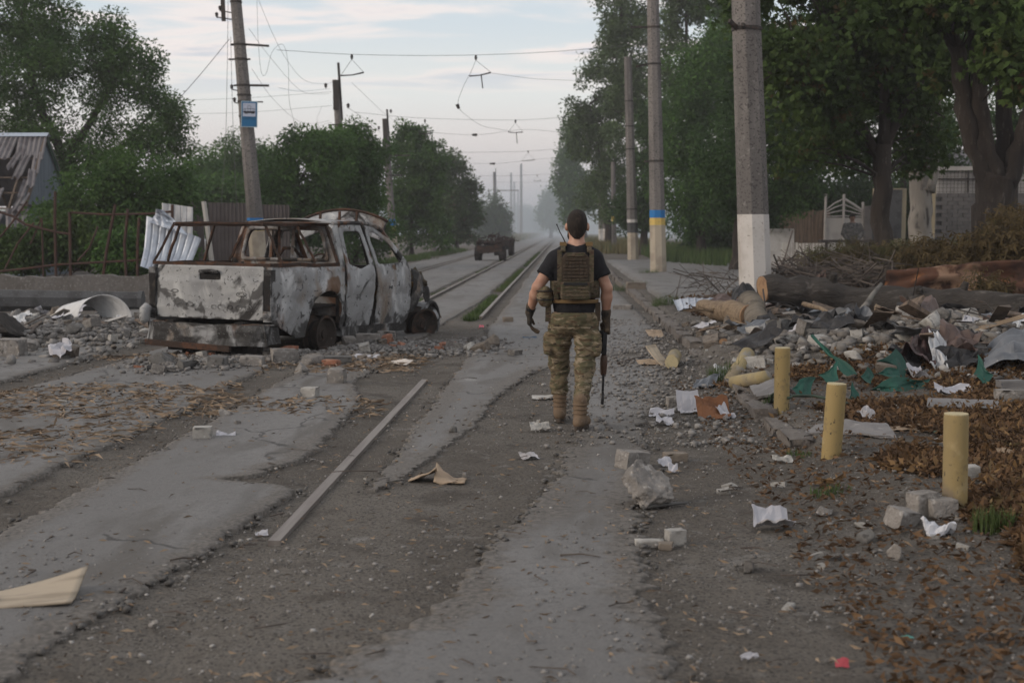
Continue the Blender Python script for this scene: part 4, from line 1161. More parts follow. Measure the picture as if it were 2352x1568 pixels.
# --- right row
def rtree(name, lb, u, Y, tr, bl, n, ls, mat, tips, cr, seed, **k):
    g = gpos(u, Y)
    return tree(name, lb, g, [([g] + [at(a, b, Y) for a, b in tr], .0042 * Y ** .9 + .1, .05)], [blob(a, b, Y, c, d) for a, b, c, d in bl], n, ls, mat, tips, cr, seed, group='trees along the right side', **k)
rtree('poplar_tree', 'tall poplar whose crown leaves the top of the photo, the left one', 1455, 92, [(1452, 400), (1440, 150), (1420, -60)], [(1425, 20, 55, 95), (1460, 130, 70, 120), (1400, 80, 35, 60), (1450, -60, 60, 90), (1480, 250, 60, 120), (1430, 260, 50, 110)], 24000, .24, lf_poplar, 620, .62, 61, gap=.44, gsc=.5, nbr=50)
rtree('poplar_tree', 'tall poplar behind the banded pole with sky showing through', 1590, 84, [(1588, 400), (1582, 150), (1570, -80)], [(1570, 40, 60, 90), (1610, 20, 60, 110), (1590, 150, 75, 110), (1540, 190, 50, 110), (1650, 120, 60, 130), (1580, -70, 80, 90)], 25000, .23, lf_poplar, 640, .62, 62, gap=.46, gsc=.5, nbr=50)
rtree('poplar_tree', 'tall poplar just left of the thick white footed pole', 1680, 80, [(1682, 400), (1690, 100), (1690, -80)], [(1690, 60, 70, 120), (1700, 200, 80, 120), (1660, -40, 80, 90)], 18000, .25, lf_dark, 420, .75, 63, gap=.3, gsc=.35, nbr=30)
rtree('street_tree', 'leafy tree overhanging the road left of the slim grey pole', 1400, 98, [(1395, 480), (1375, 350), (1355, 240)], [(1365, 215, 50, 70), (1345, 290, 45, 80), (1385, 320, 70, 100), (1330, 230, 28, 40), (1400, 430, 70, 90), (1420, 200, 45, 80), (1370, 150, 40, 45)], 21000, .25, lf_poplar, 520, .66, 64, gap=.40, gsc=.5, nbr=40)
rtree('street_tree', 'hazier tree behind it, lowest of the row by the road', 1345, 140, [(1340, 500), (1325, 420), (1315, 340)], [(1312, 370, 36, 60), (1300, 430, 26, 40), (1335, 430, 45, 70), (1345, 330, 45, 60), (1325, 490, 35, 40), (1320, 300, 22, 35)], 13000, .36, lf_hedge, 380, .95, 65, gap=.38, gsc=.35, nbr=30)
rtree('street_tree', 'bright green tree between the banded pole and the thick pole', 1610, 62, [(1612, 480), (1600, 330), (1600, 200)], [(1600, 190, 60, 90), (1640, 120, 50, 70), (1570, 310, 70, 100), (1640, 330, 80, 120), (1560, 420, 70, 90), (1650, 450, 80, 80), (1590, 500, 60, 50)], 40000, .17, lf_hedge, 620, .62, 66, gap=.3, gsc=.5, nbr=40)
rtree('street_tree', 'shrubby tree right behind the slim grey pole', 1480, 78, [(1480, 500), (1475, 420)], [(1480, 400, 50, 90), (1470, 480, 50, 60), (1500, 300, 40, 80), (1440, 490, 40, 50)], 13000, .22, lf_dark, 300, .65, 67, gap=.28, nbr=24)
rtree('street_tree', 'dark leafy tree hanging down beside the thick pole', 1690, 46, [(1700, 470), (1720, 300), (1740, 150)], [(1680, 380, 70, 90), (1740, 280, 90, 110), (1660, 440, 50, 60), (1800, 400, 100, 110), (1850, 300, 90, 120), (1720, 480, 60, 40), (1780, 150, 110, 110), (1820, 440, 60, 40)], 46000, .135, lf_dark, 700, .55, 68, gap=.27, gsc=.6, nbr=40)
rtree('street_tree', 'dark background tree filling the space between the two chestnut trunks', 2060, 57, [(2075, 400), (2080, 200)], [(1960, 340, 100, 60), (2080, 300, 120, 110), (2160, 220, 120, 130), (2000, 200, 120, 120), (2180, 350, 60, 60), (1900, 180, 90, 120), (2090, 100, 150, 110)], 36000, .17, lf_dark, 760, .55, 69, gap=.29, gsc=.55, nbr=40)
rtree('street_tree', 'thin leaved tree at the right edge with bright gaps of sky', 2330, 44, [(2330, 300), (2320, 100)], [(2250, 80, 110, 100), (2340, 180, 80, 130), (2330, 20, 100, 80), (2300, 290, 60, 60), (2400, 250, 80, 150)], 15000, .17, lf_dark, 400, .5, 70, gap=.42, gsc=.7, nbr=30)
for k, (u, v, ru, rv) in enumerate(((1700, 500, 90, 70), (1830, 480, 80, 80), (1960, 470, 90, 80), (2080, 470, 90, 80), (2200, 440, 100, 70), (2330, 430, 90, 80))):
    shrub('dense dark bush closing the view behind the fences, ' + ('first', 'second', 'third', 'fourth', 'fifth', 'last')[k] + ' from the left', u, 66, [blob(u, v, 66, ru, rv), blob(u - 30, v + 50, 66, ru, 60)], 9000, .26, lf_dark, 140 + k, tips=260, cr=.8, group='dark bushes behind the fences on the right', gap=.15)
# chestnuts close by
Y = 29.0
g = gpos(2026, Y)
tree('chestnut_tree', 'dark chestnut with a single straight trunk in the middle of the right side', g,
     [([g, at(2027, 600, Y), at(2026, 480, Y), at(2028, 330, Y)], .25, .2), ([at(2028, 340, Y), at(2075, 250, Y), at(2130, 160, Y), at(2150, 20, Y)], .13, .05), ([at(2026, 380, Y), at(1975, 280, Y), at(1940, 180, Y - 1), at(1900, 60, Y - 1.5)], .12, .04), ([at(2028, 330, Y), at(2030, 180, Y), at(2040, 0, Y)], .15, .06),
      ([at(1950, 200, Y - 1), at(1850, 205, Y - 2), at(1780, 250, Y - 2.5)], .05, .012), ([at(1940, 150, Y - 1), at(1840, 120, Y - 2), at(1745, 190, Y - 3)], .05, .012), ([at(2060, 270, Y), at(2110, 235, Y + .5), at(2170, 270, Y + .5)], .06, .02)],
     [blob(1830, 110, 27, 110, 110), blob(1800, 230, 26.5, 80, 80), blob(1950, 80, 28, 130, 100), blob(2080, 70, 29, 120, 90), blob(1880, 260, 28, 100, 80), blob(2020, 210, 30, 140, 90), blob(1780, 20, 27, 100, 80), blob(1940, 330, 29.5, 70, 60), blob(2110, 330, 30.5, 60, 60), blob(1960, -60, 28, 250, 80), blob(1800, 330, 27.5, 50, 60)],
     19000, .13, lf_chest, 640, .55, 81, gap=.38, gsc=.8, palm=5, lw=.36, droop=.8, nbr=150, br=.035, group='chestnut trees on the right')
Y = 23.0
g = gpos(2275, Y)
tree('chestnut_tree', 'thick chestnut trunk splitting into several stems near the right edge', g,
     [([g, at(2278, 600, Y), at(2282, 480, Y), at(2290, 400, Y)], .33, .33), ([at(2275, 440, Y), at(2240, 340, Y), at(2215, 220, Y), at(2190, 100, Y), at(2150, -60, Y)], .2, .12), ([at(2285, 420, Y), at(2258, 300, Y), at(2245, 160, Y), at(2235, -60, Y)], .2, .13), ([at(2300, 420, Y + .2), at(2310, 280, Y + .3), at(2300, 100, Y + .3), at(2310, -60, Y + .3)], .18, .1), ([at(2305, 430, Y), at(2345, 330, Y), at(2385, 200, Y), at(2420, 0, Y)], .2, .1),
      ([at(2190, 100, Y), at(2150, 60, Y), at(2090, 45, Y)], .07, .02)],
     [blob(2130, 30, 22.5, 120, 80), blob(2250, 20, 21.5, 110, 70), blob(2330, 120, 21, 70, 90), blob(2350, 240, 21.5, 50, 80), blob(2200, 330, 24, 60, 50), blob(2330, 330, 22, 40, 60), blob(2200, 160, 24.5, 80, 60), blob(2250, -80, 22, 220, 70)],
     6000, .14, lf_chest, 260, .4, 82, gap=.46, gsc=.9, palm=5, lw=.38, droop=.7, nbr=70, br=.03, group='chestnut trees on the right')
Y = 38
g = gpos(2122, Y)
mbk = [([g, at(2118, 600, Y), at(2116, 480, Y), at(2108, 330, Y), at(2095, 100, Y)], .40, .26), ([at(2128, 440, Y), at(2140, 350, Y), at(2150, 150, Y)], .26, .18)]
tree('birch_tree', 'thick pale trunk with dark cracked bark between the two chestnuts', g, mbk, [blob(2100, 120, Y, 120, 120), blob(2120, 20, Y, 150, 100), blob(2160, 300, Y, 50, 60)], 9000, .16, lf_dark, 260, .5, 83, gap=.36, nbr=30, bark=m_birch, group=None)

# --- grass, weeds
def grass(name, pts, hmin, hmax, mat, rg, w=.012, bend=.4):
    pts = np.asarray(pts); n = len(pts)
    a = rg.uniform(0, 2 * PI, n); h = rg.uniform(hmin, hmax, n); le = rg.uniform(0, bend, n) * h
    dx, dy = np.cos(a), np.sin(a); px, py = -dy * w / 2, dx * w / 2
    z = np.zeros(n)
    V = np.stack([pts + np.stack([px, py, z - .02], 1), pts - np.stack([px, py, z + .02], 1),
                  pts + np.stack([dx * le * .4 - px * .7, dy * le * .4 - py * .7, h * .6], 1), pts + np.stack([dx * le * .4 + px * .7, dy * le * .4 + py * .7, h * .6], 1),
                  pts + np.stack([dx * le, dy * le, h], 1)], 1).reshape(-1, 3)
    b = np.arange(n)[:, None] * 5
    F = np.concatenate([b + np.array([[0, 1, 2]]), b + np.array([[0, 2, 3]]), b + np.array([[3, 2, 4]])], 0)
    return stuff(link(name, npmesh(name, V, F, mat)))
m_grass = M('grass', (.075, .12, .035), .7, [(1.2, (.055, .09, .03), .45, .6), (.5, (.12, .12, .05), .55, .7)], island=.5, islcol=(.03, .045, .015), trans=.25)
m_drygrass = M('dry grass', (.15, .13, .06), .8, [(.4, (.09, .11, .045), .45, .62)], island=.4, islcol=(.06, .05, .025), trans=.2)
rgg = np.random.default_rng(5)
def onpts(x, y):
    return np.stack([x, y, gz(x, y)], -1)
y = 22 + 70 * rgg.uniform(0, 1, 9000) ** 1.4
x = -1.60 + rgg.normal(0, .055, len(y)); k = fbm(np.stack([y * .6, x, 0 * x], -1), 4, 3) > -.12
grass('rail_grass', onpts(x[k], y[k]), .03, .11, m_grass, rgg)
y = 26 + 60 * rgg.uniform(0, 1, 2500) ** 1.3
x = -3.12 + rgg.normal(0, .05, len(y)); k = fbm(np.stack([y * .5, x, 0 * x], -1), 14, 3) > .02
grass('rail_grass', onpts(x[k], y[k]), .02, .08, m_grass, rgg)
y = 28 + 70 * rgg.uniform(0, 1, 9000); x = -7.9 + rgg.normal(0, .35, len(y)); k = fbm(np.stack([y * .2, x, 0 * x], -1), 24, 3) > -.1
grass('verge_grass', onpts(x[k], y[k]) + (0, 0, .05), .08, .3, m_grass, rgg, .03)
y = 50 + 45 * rgg.uniform(0, 1, 16000); x = 4.2 + (y - 50) * .02 + 9 * rgg.uniform(0, 1, len(y)) ** 1.2
k = x > 3.6 + np.maximum(0, (62 - y)) * .2
grass('verge_grass', onpts(x[k], y[k]) + (0, 0, .05), .25, .75, m_grass, rgg, .04)
y = 80 + 170 * rgg.uniform(0, 1, 14000); x = 2.2 + 6 * rgg.uniform(0, 1, len(y))
grass('dry_verge_grass', onpts(x, y), .3, .9, m_drygrass, rgg, .09)
y = 150 + 300 * rgg.uniform(0, 1, 9000); x = -9 + rgg.uniform(-14, 3, len(y))
grass('dry_verge_grass', onpts(x, y), .4, 1.3, m_drygrass, rgg, .2)
x = 8 + 10 * rgg.uniform(0, 1, 14000); y = 26 + 18 * rgg.uniform(0, 1, 14000)
grass('weeds', onpts(x, y), .3, .95, m_grass, rgg, .03)
def tuft(label, u, v, n, h, r, mat=m_grass, name='grass_tuft'):
    p = onG(u, v); a = rgg.uniform(0, 2 * PI, n); q = r * np.sqrt(rgg.uniform(0, 1, n))
    x, y = p.x + q * np.cos(a), p.y + q * np.sin(a) * .8
    o = grass(name, onpts(x, y), h * .4, h, mat, rgg, .006, .7)
    del o['kind']; return tag(o, label, 'grass tuft', 'grass tufts among the rubble')
tuft('green grass tuft beside the right foot bollard at the lower right edge', 2280, 1218, 260, .13, .11)
tuft('grass tuft at the end of the kerb behind the fallen yellow stub', 1660, 850, 240, .2, .16)
tuft('small grass tuft beside the foot of the farthest standing bollard', 1748, 940, 120, .1, .1)
tuft('grass tuft by the kerb beside the pale tin sheet', 1525, 700, 260, .25, .3)
tuft('grass patch on the verge left of the banded pole', 1440, 668, 420, .22, .6)
tuft('small grass tuft at the foot of the banded pole', 1490, 632, 200, .3, .35)
tuft('sparse green sprouts in the brown leaves before the second bollard', 1905, 1135, 130, .06, .12)
tuft('tiny sprouts at the near end of the kerb', 1835, 1048, 90, .05, .1)

# dried brush of felled branches (brown leaves) and heaps of bare twigs
def brush(label, base, blobs, nl, ls, mat, seed, tips=160, nbr=40, palm=5, name='dry_brush', cr=.28):
    return tree(name, label, base, [], blobs, nl, ls, mat, tips, cr, seed, gap=.2, gsc=1.2, palm=palm, lw=.27, droop=2.2, nbr=nbr, cat='brush', group='felled branches on the right', bark=m_twig, br=.02)
b = gpos(2250, 20.5, .3)
brush('big heap of felled branches with hanging brown leaves around the thick chestnut', b, [blob(2250, 590, 20.5, 80, 45, .7), blob(2262, 655, 18.8, 30, 16, .25), blob(2320, 560, 20.3, 50, 60, .7), blob(2180, 610, 20.8, 60, 35, .6), blob(2330, 620, 20, 50, 35, .5), blob(2130, 590, 21.5, 50, 30, .6), blob(2330, 505, 20.8, 30, 30, .4)], 6500, .12, lf_dry, 91, 420, 120, palm=3, cr=.34)
b = gpos(1990, 25, .3)
brush('low greenish brown branches lying before the thin chestnut trunk', b, [blob(1880, 600, 26, 60, 18, .7), blob(1960, 590, 25.5, 60, 25, .7), blob(2060, 590, 25, 50, 25, .7)], 3600, .10, leafmat('wilting leaves', (.075, .08, .035), (.09, .07, .035), (.12, .085, .04)), 92, 200, 60, palm=3, cr=.34)
def twigs(label, spec, n, seed, ln=(.5, 1.6), r=.012, name='twig_heap'):
    rg = np.random.default_rng(seed); mb = MB()
    for k in range(n):
        u, v, Y, du, dv, dy = spec[int(rg.integers(0, len(spec)))]
        c = np.array(at(u + rg.uniform(-du, du), v + rg.uniform(-dv, dv), Y + rg.uniform(-dy, dy)))
        d = rand_dirs(1, rg)[0] * np.array((1, 1, .35)); d /= np.linalg.norm(d); l = rg.uniform(*ln)
        m = c + rg.normal(0, .08 * l, 3); rr = r * rg.uniform(.5, 1.4)
        mb.tube([Vector(c - d * l / 2), Vector(m), Vector(c + d * l / 2 + (0, 0, rg.uniform(-.1, .1)))], [rr, rr * .8, rr * .4], 4, False)
    return tag(mb.build(name, m_twig), label, 'twigs', 'felled branches on the right')
twigs('tangled heap of bare grey twigs behind the felled trunk', [(1900, 635, 22, 90, 18, 1), (2000, 640, 21.5, 50, 25, 1), (1850, 620, 23, 60, 12, 1)], 300, 93)
twigs('thin scatter of bare twigs left of the thick pole', [(1640, 640, 26, 50, 12, 1.5), (1600, 655, 25, 60, 6, 1)], 40, 94, (.5, 1.5), .01)

# ================================================================== burnt pickup
ash, soot, rustc = (.31, .32, .33), (.022, .021, .021), (.11, .055, .03)
def burnt(name, base=ash, so=(.57, .66), ru=(.60, .70), sc=1.5, pale=(.50, .51, .52)):
    m = M(name, base, .75, [
        (sc * 1.7, (.235, .24, .245), .42, .60, 6, (1, 1, 1), .8), (sc * .6, (.19, .155, .125), .54, .68, 6, (1, 1, .6), .6), (sc * 1.3, pale, .56, .70, 5, (1, 1.2, .7), 1.2), (sc * .8, rustc, ru[0], ru[1], 7, (1, 1, .7), .5),
        (sc, soot, so[0], so[1], 8, (1, 1, .8), 1.4), (sc * 9, (.06, .06, .062), .60, .67, 5, None, 1.0), (sc * 30, (.5, .5, .5), .66, .74, 3)],
        bump=[(4, .25, .03), (26, .35, .012)], spec=.3)
    t = m.node_tree; L = t.links.new                     # soot and rust where the fire left them (per-point amounts)
    p = next(n for n in t.nodes if n.type == 'BSDF_PRINCIPLED')
    tc = t.nodes.new('ShaderNodeTexCoord')
    for nm, c, sc_, amp in (('soot', (.035, .034, .034), 7, 1.7), ('rusty', (.115, .06, .028), 5, 1.3)):
        src = p.inputs['Base Color'].links[0].from_socket
        at_ = t.nodes.new('ShaderNodeAttribute'); at_.attribute_name = nm
        n = t.nodes.new('ShaderNodeTexNoise'); n.inputs['Scale'].default_value = sc_; n.inputs['Detail'].default_value = 8; n.inputs['Distortion'].default_value = .8; L(tc.outputs['Object'], n.inputs['Vector'])
        a = t.nodes.new('ShaderNodeMath'); a.operation = 'MULTIPLY_ADD'; a.inputs[1].default_value = amp; L(n.outputs[0], a.inputs[0]); L(at_.outputs['Fac'], a.inputs[2])
        r = t.nodes.new('ShaderNodeMapRange'); r.interpolation_type = 'SMOOTHSTEP'; r.inputs[1].default_value = amp * .5 + .38; r.inputs[2].default_value = amp * .5 + .62; L(a.outputs[0], r.inputs[0])
        mx = t.nodes.new('ShaderNodeMix'); mx.data_type = 'RGBA'; mx.inputs['B'].default_value = (*c, 1)
        sc2 = t.nodes.new('ShaderNodeMath'); sc2.operation = 'MULTIPLY'; sc2.inputs[1].default_value = .85; L(r.outputs[0], sc2.inputs[0])
        L(sc2.outputs[0], mx.inputs['Factor']); L(src, mx.inputs['A']); L(mx.outputs['Result'], p.inputs['Base Color'])
    return m
def soot_side(y, z):
    y = abs(y) if y < -1.3 else y
    s = .55 * sst(.55, .30, z) + .5 * math.exp(-((math.hypot(y, z - .36) - .47) / .07) ** 2) + .6 * math.exp(-((y + 1.2) / .12) ** 2) * sst(1.0, .8, z)
    s += .45 * math.exp(-((z - 1.13) / .035) ** 2) + .5 * math.exp(-((y - 1.31) / .05) ** 2) + .45 * math.exp(-((y - .46) / .04) ** 2) + .5 * sst(2.0, 2.35, y) * .8 + .25 * sst(1.55, 1.66, z)
    return float(s)
def rust_side(y, z):
    return float(.95 * math.exp(-((y - .12) / .26) ** 2 - ((z - .86) / .13) ** 2) + .35 * math.exp(-((y - 1.0) / .25) ** 2 - ((z - .7) / .16) ** 2) + .4 * math.exp(-((z - 1.6) / .06) ** 2) + .35 * math.exp(-((z - 1.08) / .05) ** 2) + .3 * math.exp(-((y - 1.75) / .2) ** 2 - ((z - .8) / .25) ** 2))
def soot_tail(x, z):
    zc = .61 + .22 * (abs(x) / .72) ** 3
    s = .72 * math.exp(-((z - zc) / .075) ** 2) * (1 - .55 * math.exp(-((x - .02) / .12) ** 2)) + .6 * sst(.52, .47, z) + .35 * math.exp(-((abs(x) - .75) / .03) ** 2) + .35 * math.exp(-((x - .14) / .06) ** 2 - ((z - .80) / .12) ** 2)
    return float(s)
m_burn = burnt('burnt paint')
m_burn_w = burnt('ash white paint', (.31, .315, .315), (.62, .70), (.70, .78), 1.9, (.42, .425, .42))
m_burn_r = burnt('rusted body', (.165, .135, .115), (.52, .62), (.50, .62), 2.2, (.28, .27, .26))
m_burn_k = burnt('sooted body', (.06, .06, .06), (.40, .55), (.60, .70), 2.4, (.17, .17, .175))
m_sootm = M('soot', (.018, .017, .017), .95, [(9, (.05, .042, .036), .55, .7), (3, (.07, .04, .025), .6, .72)], bump=[(20, .5, .02)])
m_rustf = M('rusted tube', (.042, .028, .022), .95, [(7, (.078, .04, .026), .48, .62), (24, (.03, .026, .024), .55, .68), (14, (.25, .24, .23), .68, .76)], bump=[(40, .5, .01)])

m_rim = M('burnt rim', (.035, .028, .024), .9, [(7, (.07, .042, .03), .52, .66), (24, (.10, .09, .08), .64, .74)], bump=[(40, .4, .01)])

def inside(p, poly):
    x, y = p; c = False; n = len(poly)
    for i in range(n):
        x1, y1 = poly[i]; x2, y2 = poly[(i + 1) % n]
        if (y1 > y) != (y2 > y) and x < (x2 - x1) * (y - y1) / (y2 - y1) + x1: c = not c
    return c
def densify(poly, step):
    r = []
    for i in range(len(poly)):
        a, b = Vector(poly[i]), Vector(poly[(i + 1) % len(poly)])
        n = max(1, int((b - a).length / step))
        r += [a.lerp(b, k / n) for k in range(n)]
    return r
def rounded(poly, r, n=4):
    out = []
    for i in range(len(poly)):
        p, q, s = Vector(poly[i - 1]), Vector(poly[i]), Vector(poly[(i + 1) % len(poly)])
        d1, d2 = (p - q), (s - q)
        rr = min(r, d1.length * .45, d2.length * .45)
        a, b = q + d1.normalized() * rr, q + d2.normalized() * rr
        for k in range(n + 1):
            t = k / n
            out.append(tuple((a * (1 - t) ** 2) + q * (2 * t * (1 - t)) + b * (t * t)))
    return out
def panel(name, mat, outline, holes, mapf, parent, step=.06, th=.012, soot=None, rusty=None):
    pv, pe = [], []
    for poly in [outline] + holes:
        d = densify(poly, step); o = len(pv)
        pv += d; pe += [(o + i, o + (i + 1) % len(d)) for i in range(len(d))]
    xs = [p[0] for p in outline]; ys = [p[1] for p in outline]
    rg = random.Random(len(outline) * 31 + int(xs[0] * 1000))
    x = min(xs) + step / 2
    while x < max(xs):
        y = min(ys) + step / 2
        while y < max(ys):
            q = (x + rg.uniform(-.2, .2) * step, y + rg.uniform(-.2, .2) * step)
            if inside(q, outline) and not any(inside(q, h) for h in holes): pv.append(Vector(q))
            y += step
        x += step
    v2, e2, f2, *_ = geometry.delaunay_2d_cdt([Vector((p[0], p[1])) for p in pv], pe, [], 0, 1e-5)
    F = []
    for f in f2:
        c = sum((v2[i] for i in f), Vector((0, 0))) / len(f)
        if inside(c, outline) and not any(inside(c, h) for h in holes): F.append(tuple(f))
    V = [mapf(p.x, p.y) for p in v2]
    # real thickness: a second skin inside and a rim along every open edge
    used = sorted({i for f in F for i in f}); re = {k: i for i, k in enumerate(used)}
    U = [(v2[k].x, v2[k].y) for k in used]
    V = [Vector(V[k]) for k in used]; F = [tuple(re[i] for i in f) for f in F]
    nrm = [Vector((0, 0, 0)) for _ in V]
    for f in F:
        n = (V[f[1]] - V[f[0]]).cross(V[f[2]] - V[f[0]])
        for i in f: nrm[i] += n
    W = [v - (n.normalized() if n.length > 0 else n) * th for v, n in zip(V, nrm)]
    k = len(V); cnt = {}
    for f in F:
        for a, b in zip(f, f[1:] + f[:1]): cnt[(a, b)] = 1
    F2 = F + [tuple(i + k for i in reversed(f)) for f in F] + [(b, a, a + k, b + k) for (a, b) in cnt if (b, a) not in cnt]
    me = bpy.data.meshes.new(name); me.from_pydata([tuple(p) for p in V + W], [], F2); me.materials.append(mat)
    me.polygons.foreach_set('use_smooth', [len(f) == 3 for f in F2])
    for nm, fn_ in (('soot', soot), ('rusty', rusty)):
        if fn_:
            a_ = me.attributes.new(nm, 'FLOAT', 'POINT'); v_ = [fn_(*u) for u in U]; a_.data.foreach_set('value', v_ + v_)
    me.update()
    return link(name, me, parent)
def fb1(*a, s=0, o=3): return float(fbm(np.array(a, float), s, o))

truck = thing('pickup_truck', 'burnt out pale grey pickup truck standing on its bare rims in the rubble', 'pickup truck', (-3.83, 16.5, 0.0), 0)
TR = rad(20)
truck.rotation_euler = (rad(-.8), rad(.6), -TR)
def width(y, z):
    w_ = float(np.interp(z, [.25, .45, .78, .98, 1.08, 1.12, 1.68], [.80, .85, .885, .88, .865, .855, .665]))
    w_ -= .05 * sst(2.4, 3.6, y)
    return w_
def sidemap(sgn, dent=.014, seed=0, fl=0.0):
    def f(y, z):
        x = width(y, z)
        d = math.hypot(y, z - .36)
        x += .035 * math.exp(-((d - .48) / .07) ** 2) * (1 if y < 1 else 0)
        x += dent * 2 * fb1(y * 2.2 + seed, z * 2.2, sgn * 7 + seed, s=seed) + .012 * fb1(y * 7, z * 7, seed, s=seed + 3)
        x -= .03 * math.exp(-((z - .70) / .05) ** 2) * .5
        x += fl
        return Vector((sgn * x, y, z))
    return f
def flip(poly): return [(a, b) for a, b in poly][::-1]
arch = [(.0 + .44 * math.cos(a), .36 + .44 * math.sin(a)) for a in [rad(k) for k in range(0, 181, 12)]]
bed_out = [(-1.22, .40), (-1.26, .62), (-1.26, 1.04), (-1.22, 1.11), (.36, 1.10), (.40, .30), (.47, .28)] + [(p[0], p[1]) for p in arch if p[1] > .28] + [(-.46, .27), (-.62, .30)]
bed_out = [(-1.22, .44), (-1.27, .62), (-1.27, 1.06), (-1.23, 1.11), (.37, 1.10), (.41, .26), (.445, .26)] + arch + [(-.45, .24), (-.60, .22), (-.80, .30)]
rd_out = [(.50, .34), (.50, .60), (.52, 1.10), (.60, 1.60), (.72, 1.645), (1.22, 1.655), (1.27, 1.10), (1.27, .34), (1.20, .27), (.55, .27)]
rd_win = rounded([(.60, 1.13), (.70, 1.56), (1.15, 1.57), (1.18, 1.13), (.95, 1.06)], .06)
fd_out = [(1.40, .34), (1.38, 1.10), (1.31, 1.65), (1.60, 1.64), (1.86, 1.52), (2.26, 1.14), (2.30, .9), (2.26, .34), (2.16, .26), (1.44, .27)]
fd_win = rounded([(1.45, 1.12), (1.43, 1.56), (1.58, 1.565), (1.80, 1.45), (2.10, 1.14)], .05)
for s in (1, -1):
    mf = sidemap(s, seed=3 if s > 0 else 8)
    fx = (lambda f_: (lambda y, z: f_(y, z)))(mf)
    o = (lambda p: p) if s > 0 else flip
    def build(nm, mt, out, holes, m_, step=.055):
        # right side faces outwards with (y, z) counter-clockwise
        return panel(nm, mt, out, holes, m_, truck, step, soot=soot_side, rusty=rust_side) if s > 0 else panel(nm, mt, [(-a, b) for a, b in out], [[(-a, b) for a, b in h] for h in holes], (lambda q: (lambda y, z: q(-y, z)))(m_), truck, step)
    build('bed_side', m_burn, bed_out, [], mf, .05)
    build('rear_door', m_burn, rd_out, [rd_win], sidemap(s, .016, 5, .004))
    build('front_door', m_burn, fd_out, [fd_win], (lambda f_: (lambda y, z: f_(y, z) + Vector((s * .05 * sst(1.5, 2.3, y), 0, 0))))(sidemap(s, .022, 12, -.01)))
    # C pillar, rounding into the back wall of the cab
    cp = [(.385, 1.10), (.40, 1.40), (.44, 1.58), (.54, 1.66), (.60, 1.64), (.50, 1.20), (.455, .95), (.455, .26), (.42, .26)]
    build('rear_pillar', m_burn_w, cp, [], sidemap(s, .008, 21))
    for y0, y1, lo, hi in ((1.30, 1.33, .3, 1.66), (.44, .48, .3, 1.1)):
        mb = MB(); mb.bar((s * .80, y0, lo), (s * .80, y0, 1.08), .05, .09); mb.bar((s * .80, y0, 1.08), (s * .64, y0 - .02, hi), .05, .08); mb.build('inner_pillar', m_sootm, truck)
    mb = MB(); mb.bar((s * .79, .45, .25), (s * .79, 2.3, .22), .1, .12); mb.build('sill', m_burn_k, truck)
    mb = MB(); mb.tube([(s * .80, 2.30, 1.08), (s * .76, 2.05, 1.33), (s * .70, 1.78, 1.58), (s * .66, 1.62, 1.66)], .035, 6); mb.build('windscreen_pillar', m_burn_r, truck)
    mb = MB(); mb.tube([(s * .66, .50, 1.66), (s * .665, 1.1, 1.68), (s * .66, 1.62, 1.66)], .028, 6); mb.build('roof_rail', m_burn_r, truck)
    # crumpled front wing
    wing = [(2.36, .40), (2.34, 1.05), (2.9, .98), (3.35, .86), (3.45, .62), (3.38, .50)] + [(2.95 + .42 * math.cos(a), .34 + .42 * math.sin(a)) for a in [rad(k) for k in range(20, 161, 14)]] + [(2.50, .42)]
    build('front_wing', m_burn_k if s > 0 else m_burn, wing, [], (lambda f_: (lambda y, z: f_(y, z) + Vector((-s * .12 * sst(2.5, 3.3, y) + .05 * fb1(y * 5, z * 5, 3, s=4), 0, -.10 * sst(2.4, 3.3, y)))))(sidemap(s, .05, 31)))
# roof
mb = MB()
def roof(a, b):
    x = (a - .5) * 2; y = .50 + b * 1.13
    return Vector((x * .665, y, 1.665 + .055 * (1 - x * x) * (1 - .5 * (b - .4) ** 2) + .012 * fb1(x * 2, y * 2, 1, s=6) - .03 * max(0, abs(x) - .9) * 10 * .4))
mb.thick(roof, 22, 18, .012); mb.build('roof', burnt('scorched roof', (.30, .31, .32), (.60, .70), (.52, .62), 1.3), truck, True)
# back wall of the cab with its window opening
bw_out = [(-.85, .45), (.85, .45), (.86, 1.05), (.80, 1.25), (.685, 1.60), (.58, 1.675), (-.58, 1.675), (-.685, 1.60), (-.80, 1.25), (-.86, 1.05)]
bw_win = rounded([(-.64, 1.20), (.64, 1.20), (.60, 1.36), (.53, 1.57), (-.53, 1.57), (-.60, 1.36)], .07)
panel('cab_back', m_burn_r, bw_out, [bw_win], lambda x, z: Vector((x, .40 + .02 * fb1(x * 2, z * 3, 1, s=2) + .03 * sst(1.5, 1.7, z), z)), truck, .06, .03)
panel('window_frame', m_burn_r, rounded([(-.69, 1.16), (.69, 1.16), (.64, 1.38), (.56, 1.62), (-.56, 1.62), (-.64, 1.38)], .08), [bw_win], lambda x, z: Vector((x, .375 + .008 * fb1(x * 6, z * 6, 4, s=2), z)), truck, .05, .02)
for xx, lean in ((-.22, .0), (.10, .02)):
    mb = MB(); mb.bar((xx, .41, 1.18), (xx + lean, .42, 1.58), .04); mb.build('window_divider', m_burn_r, truck)
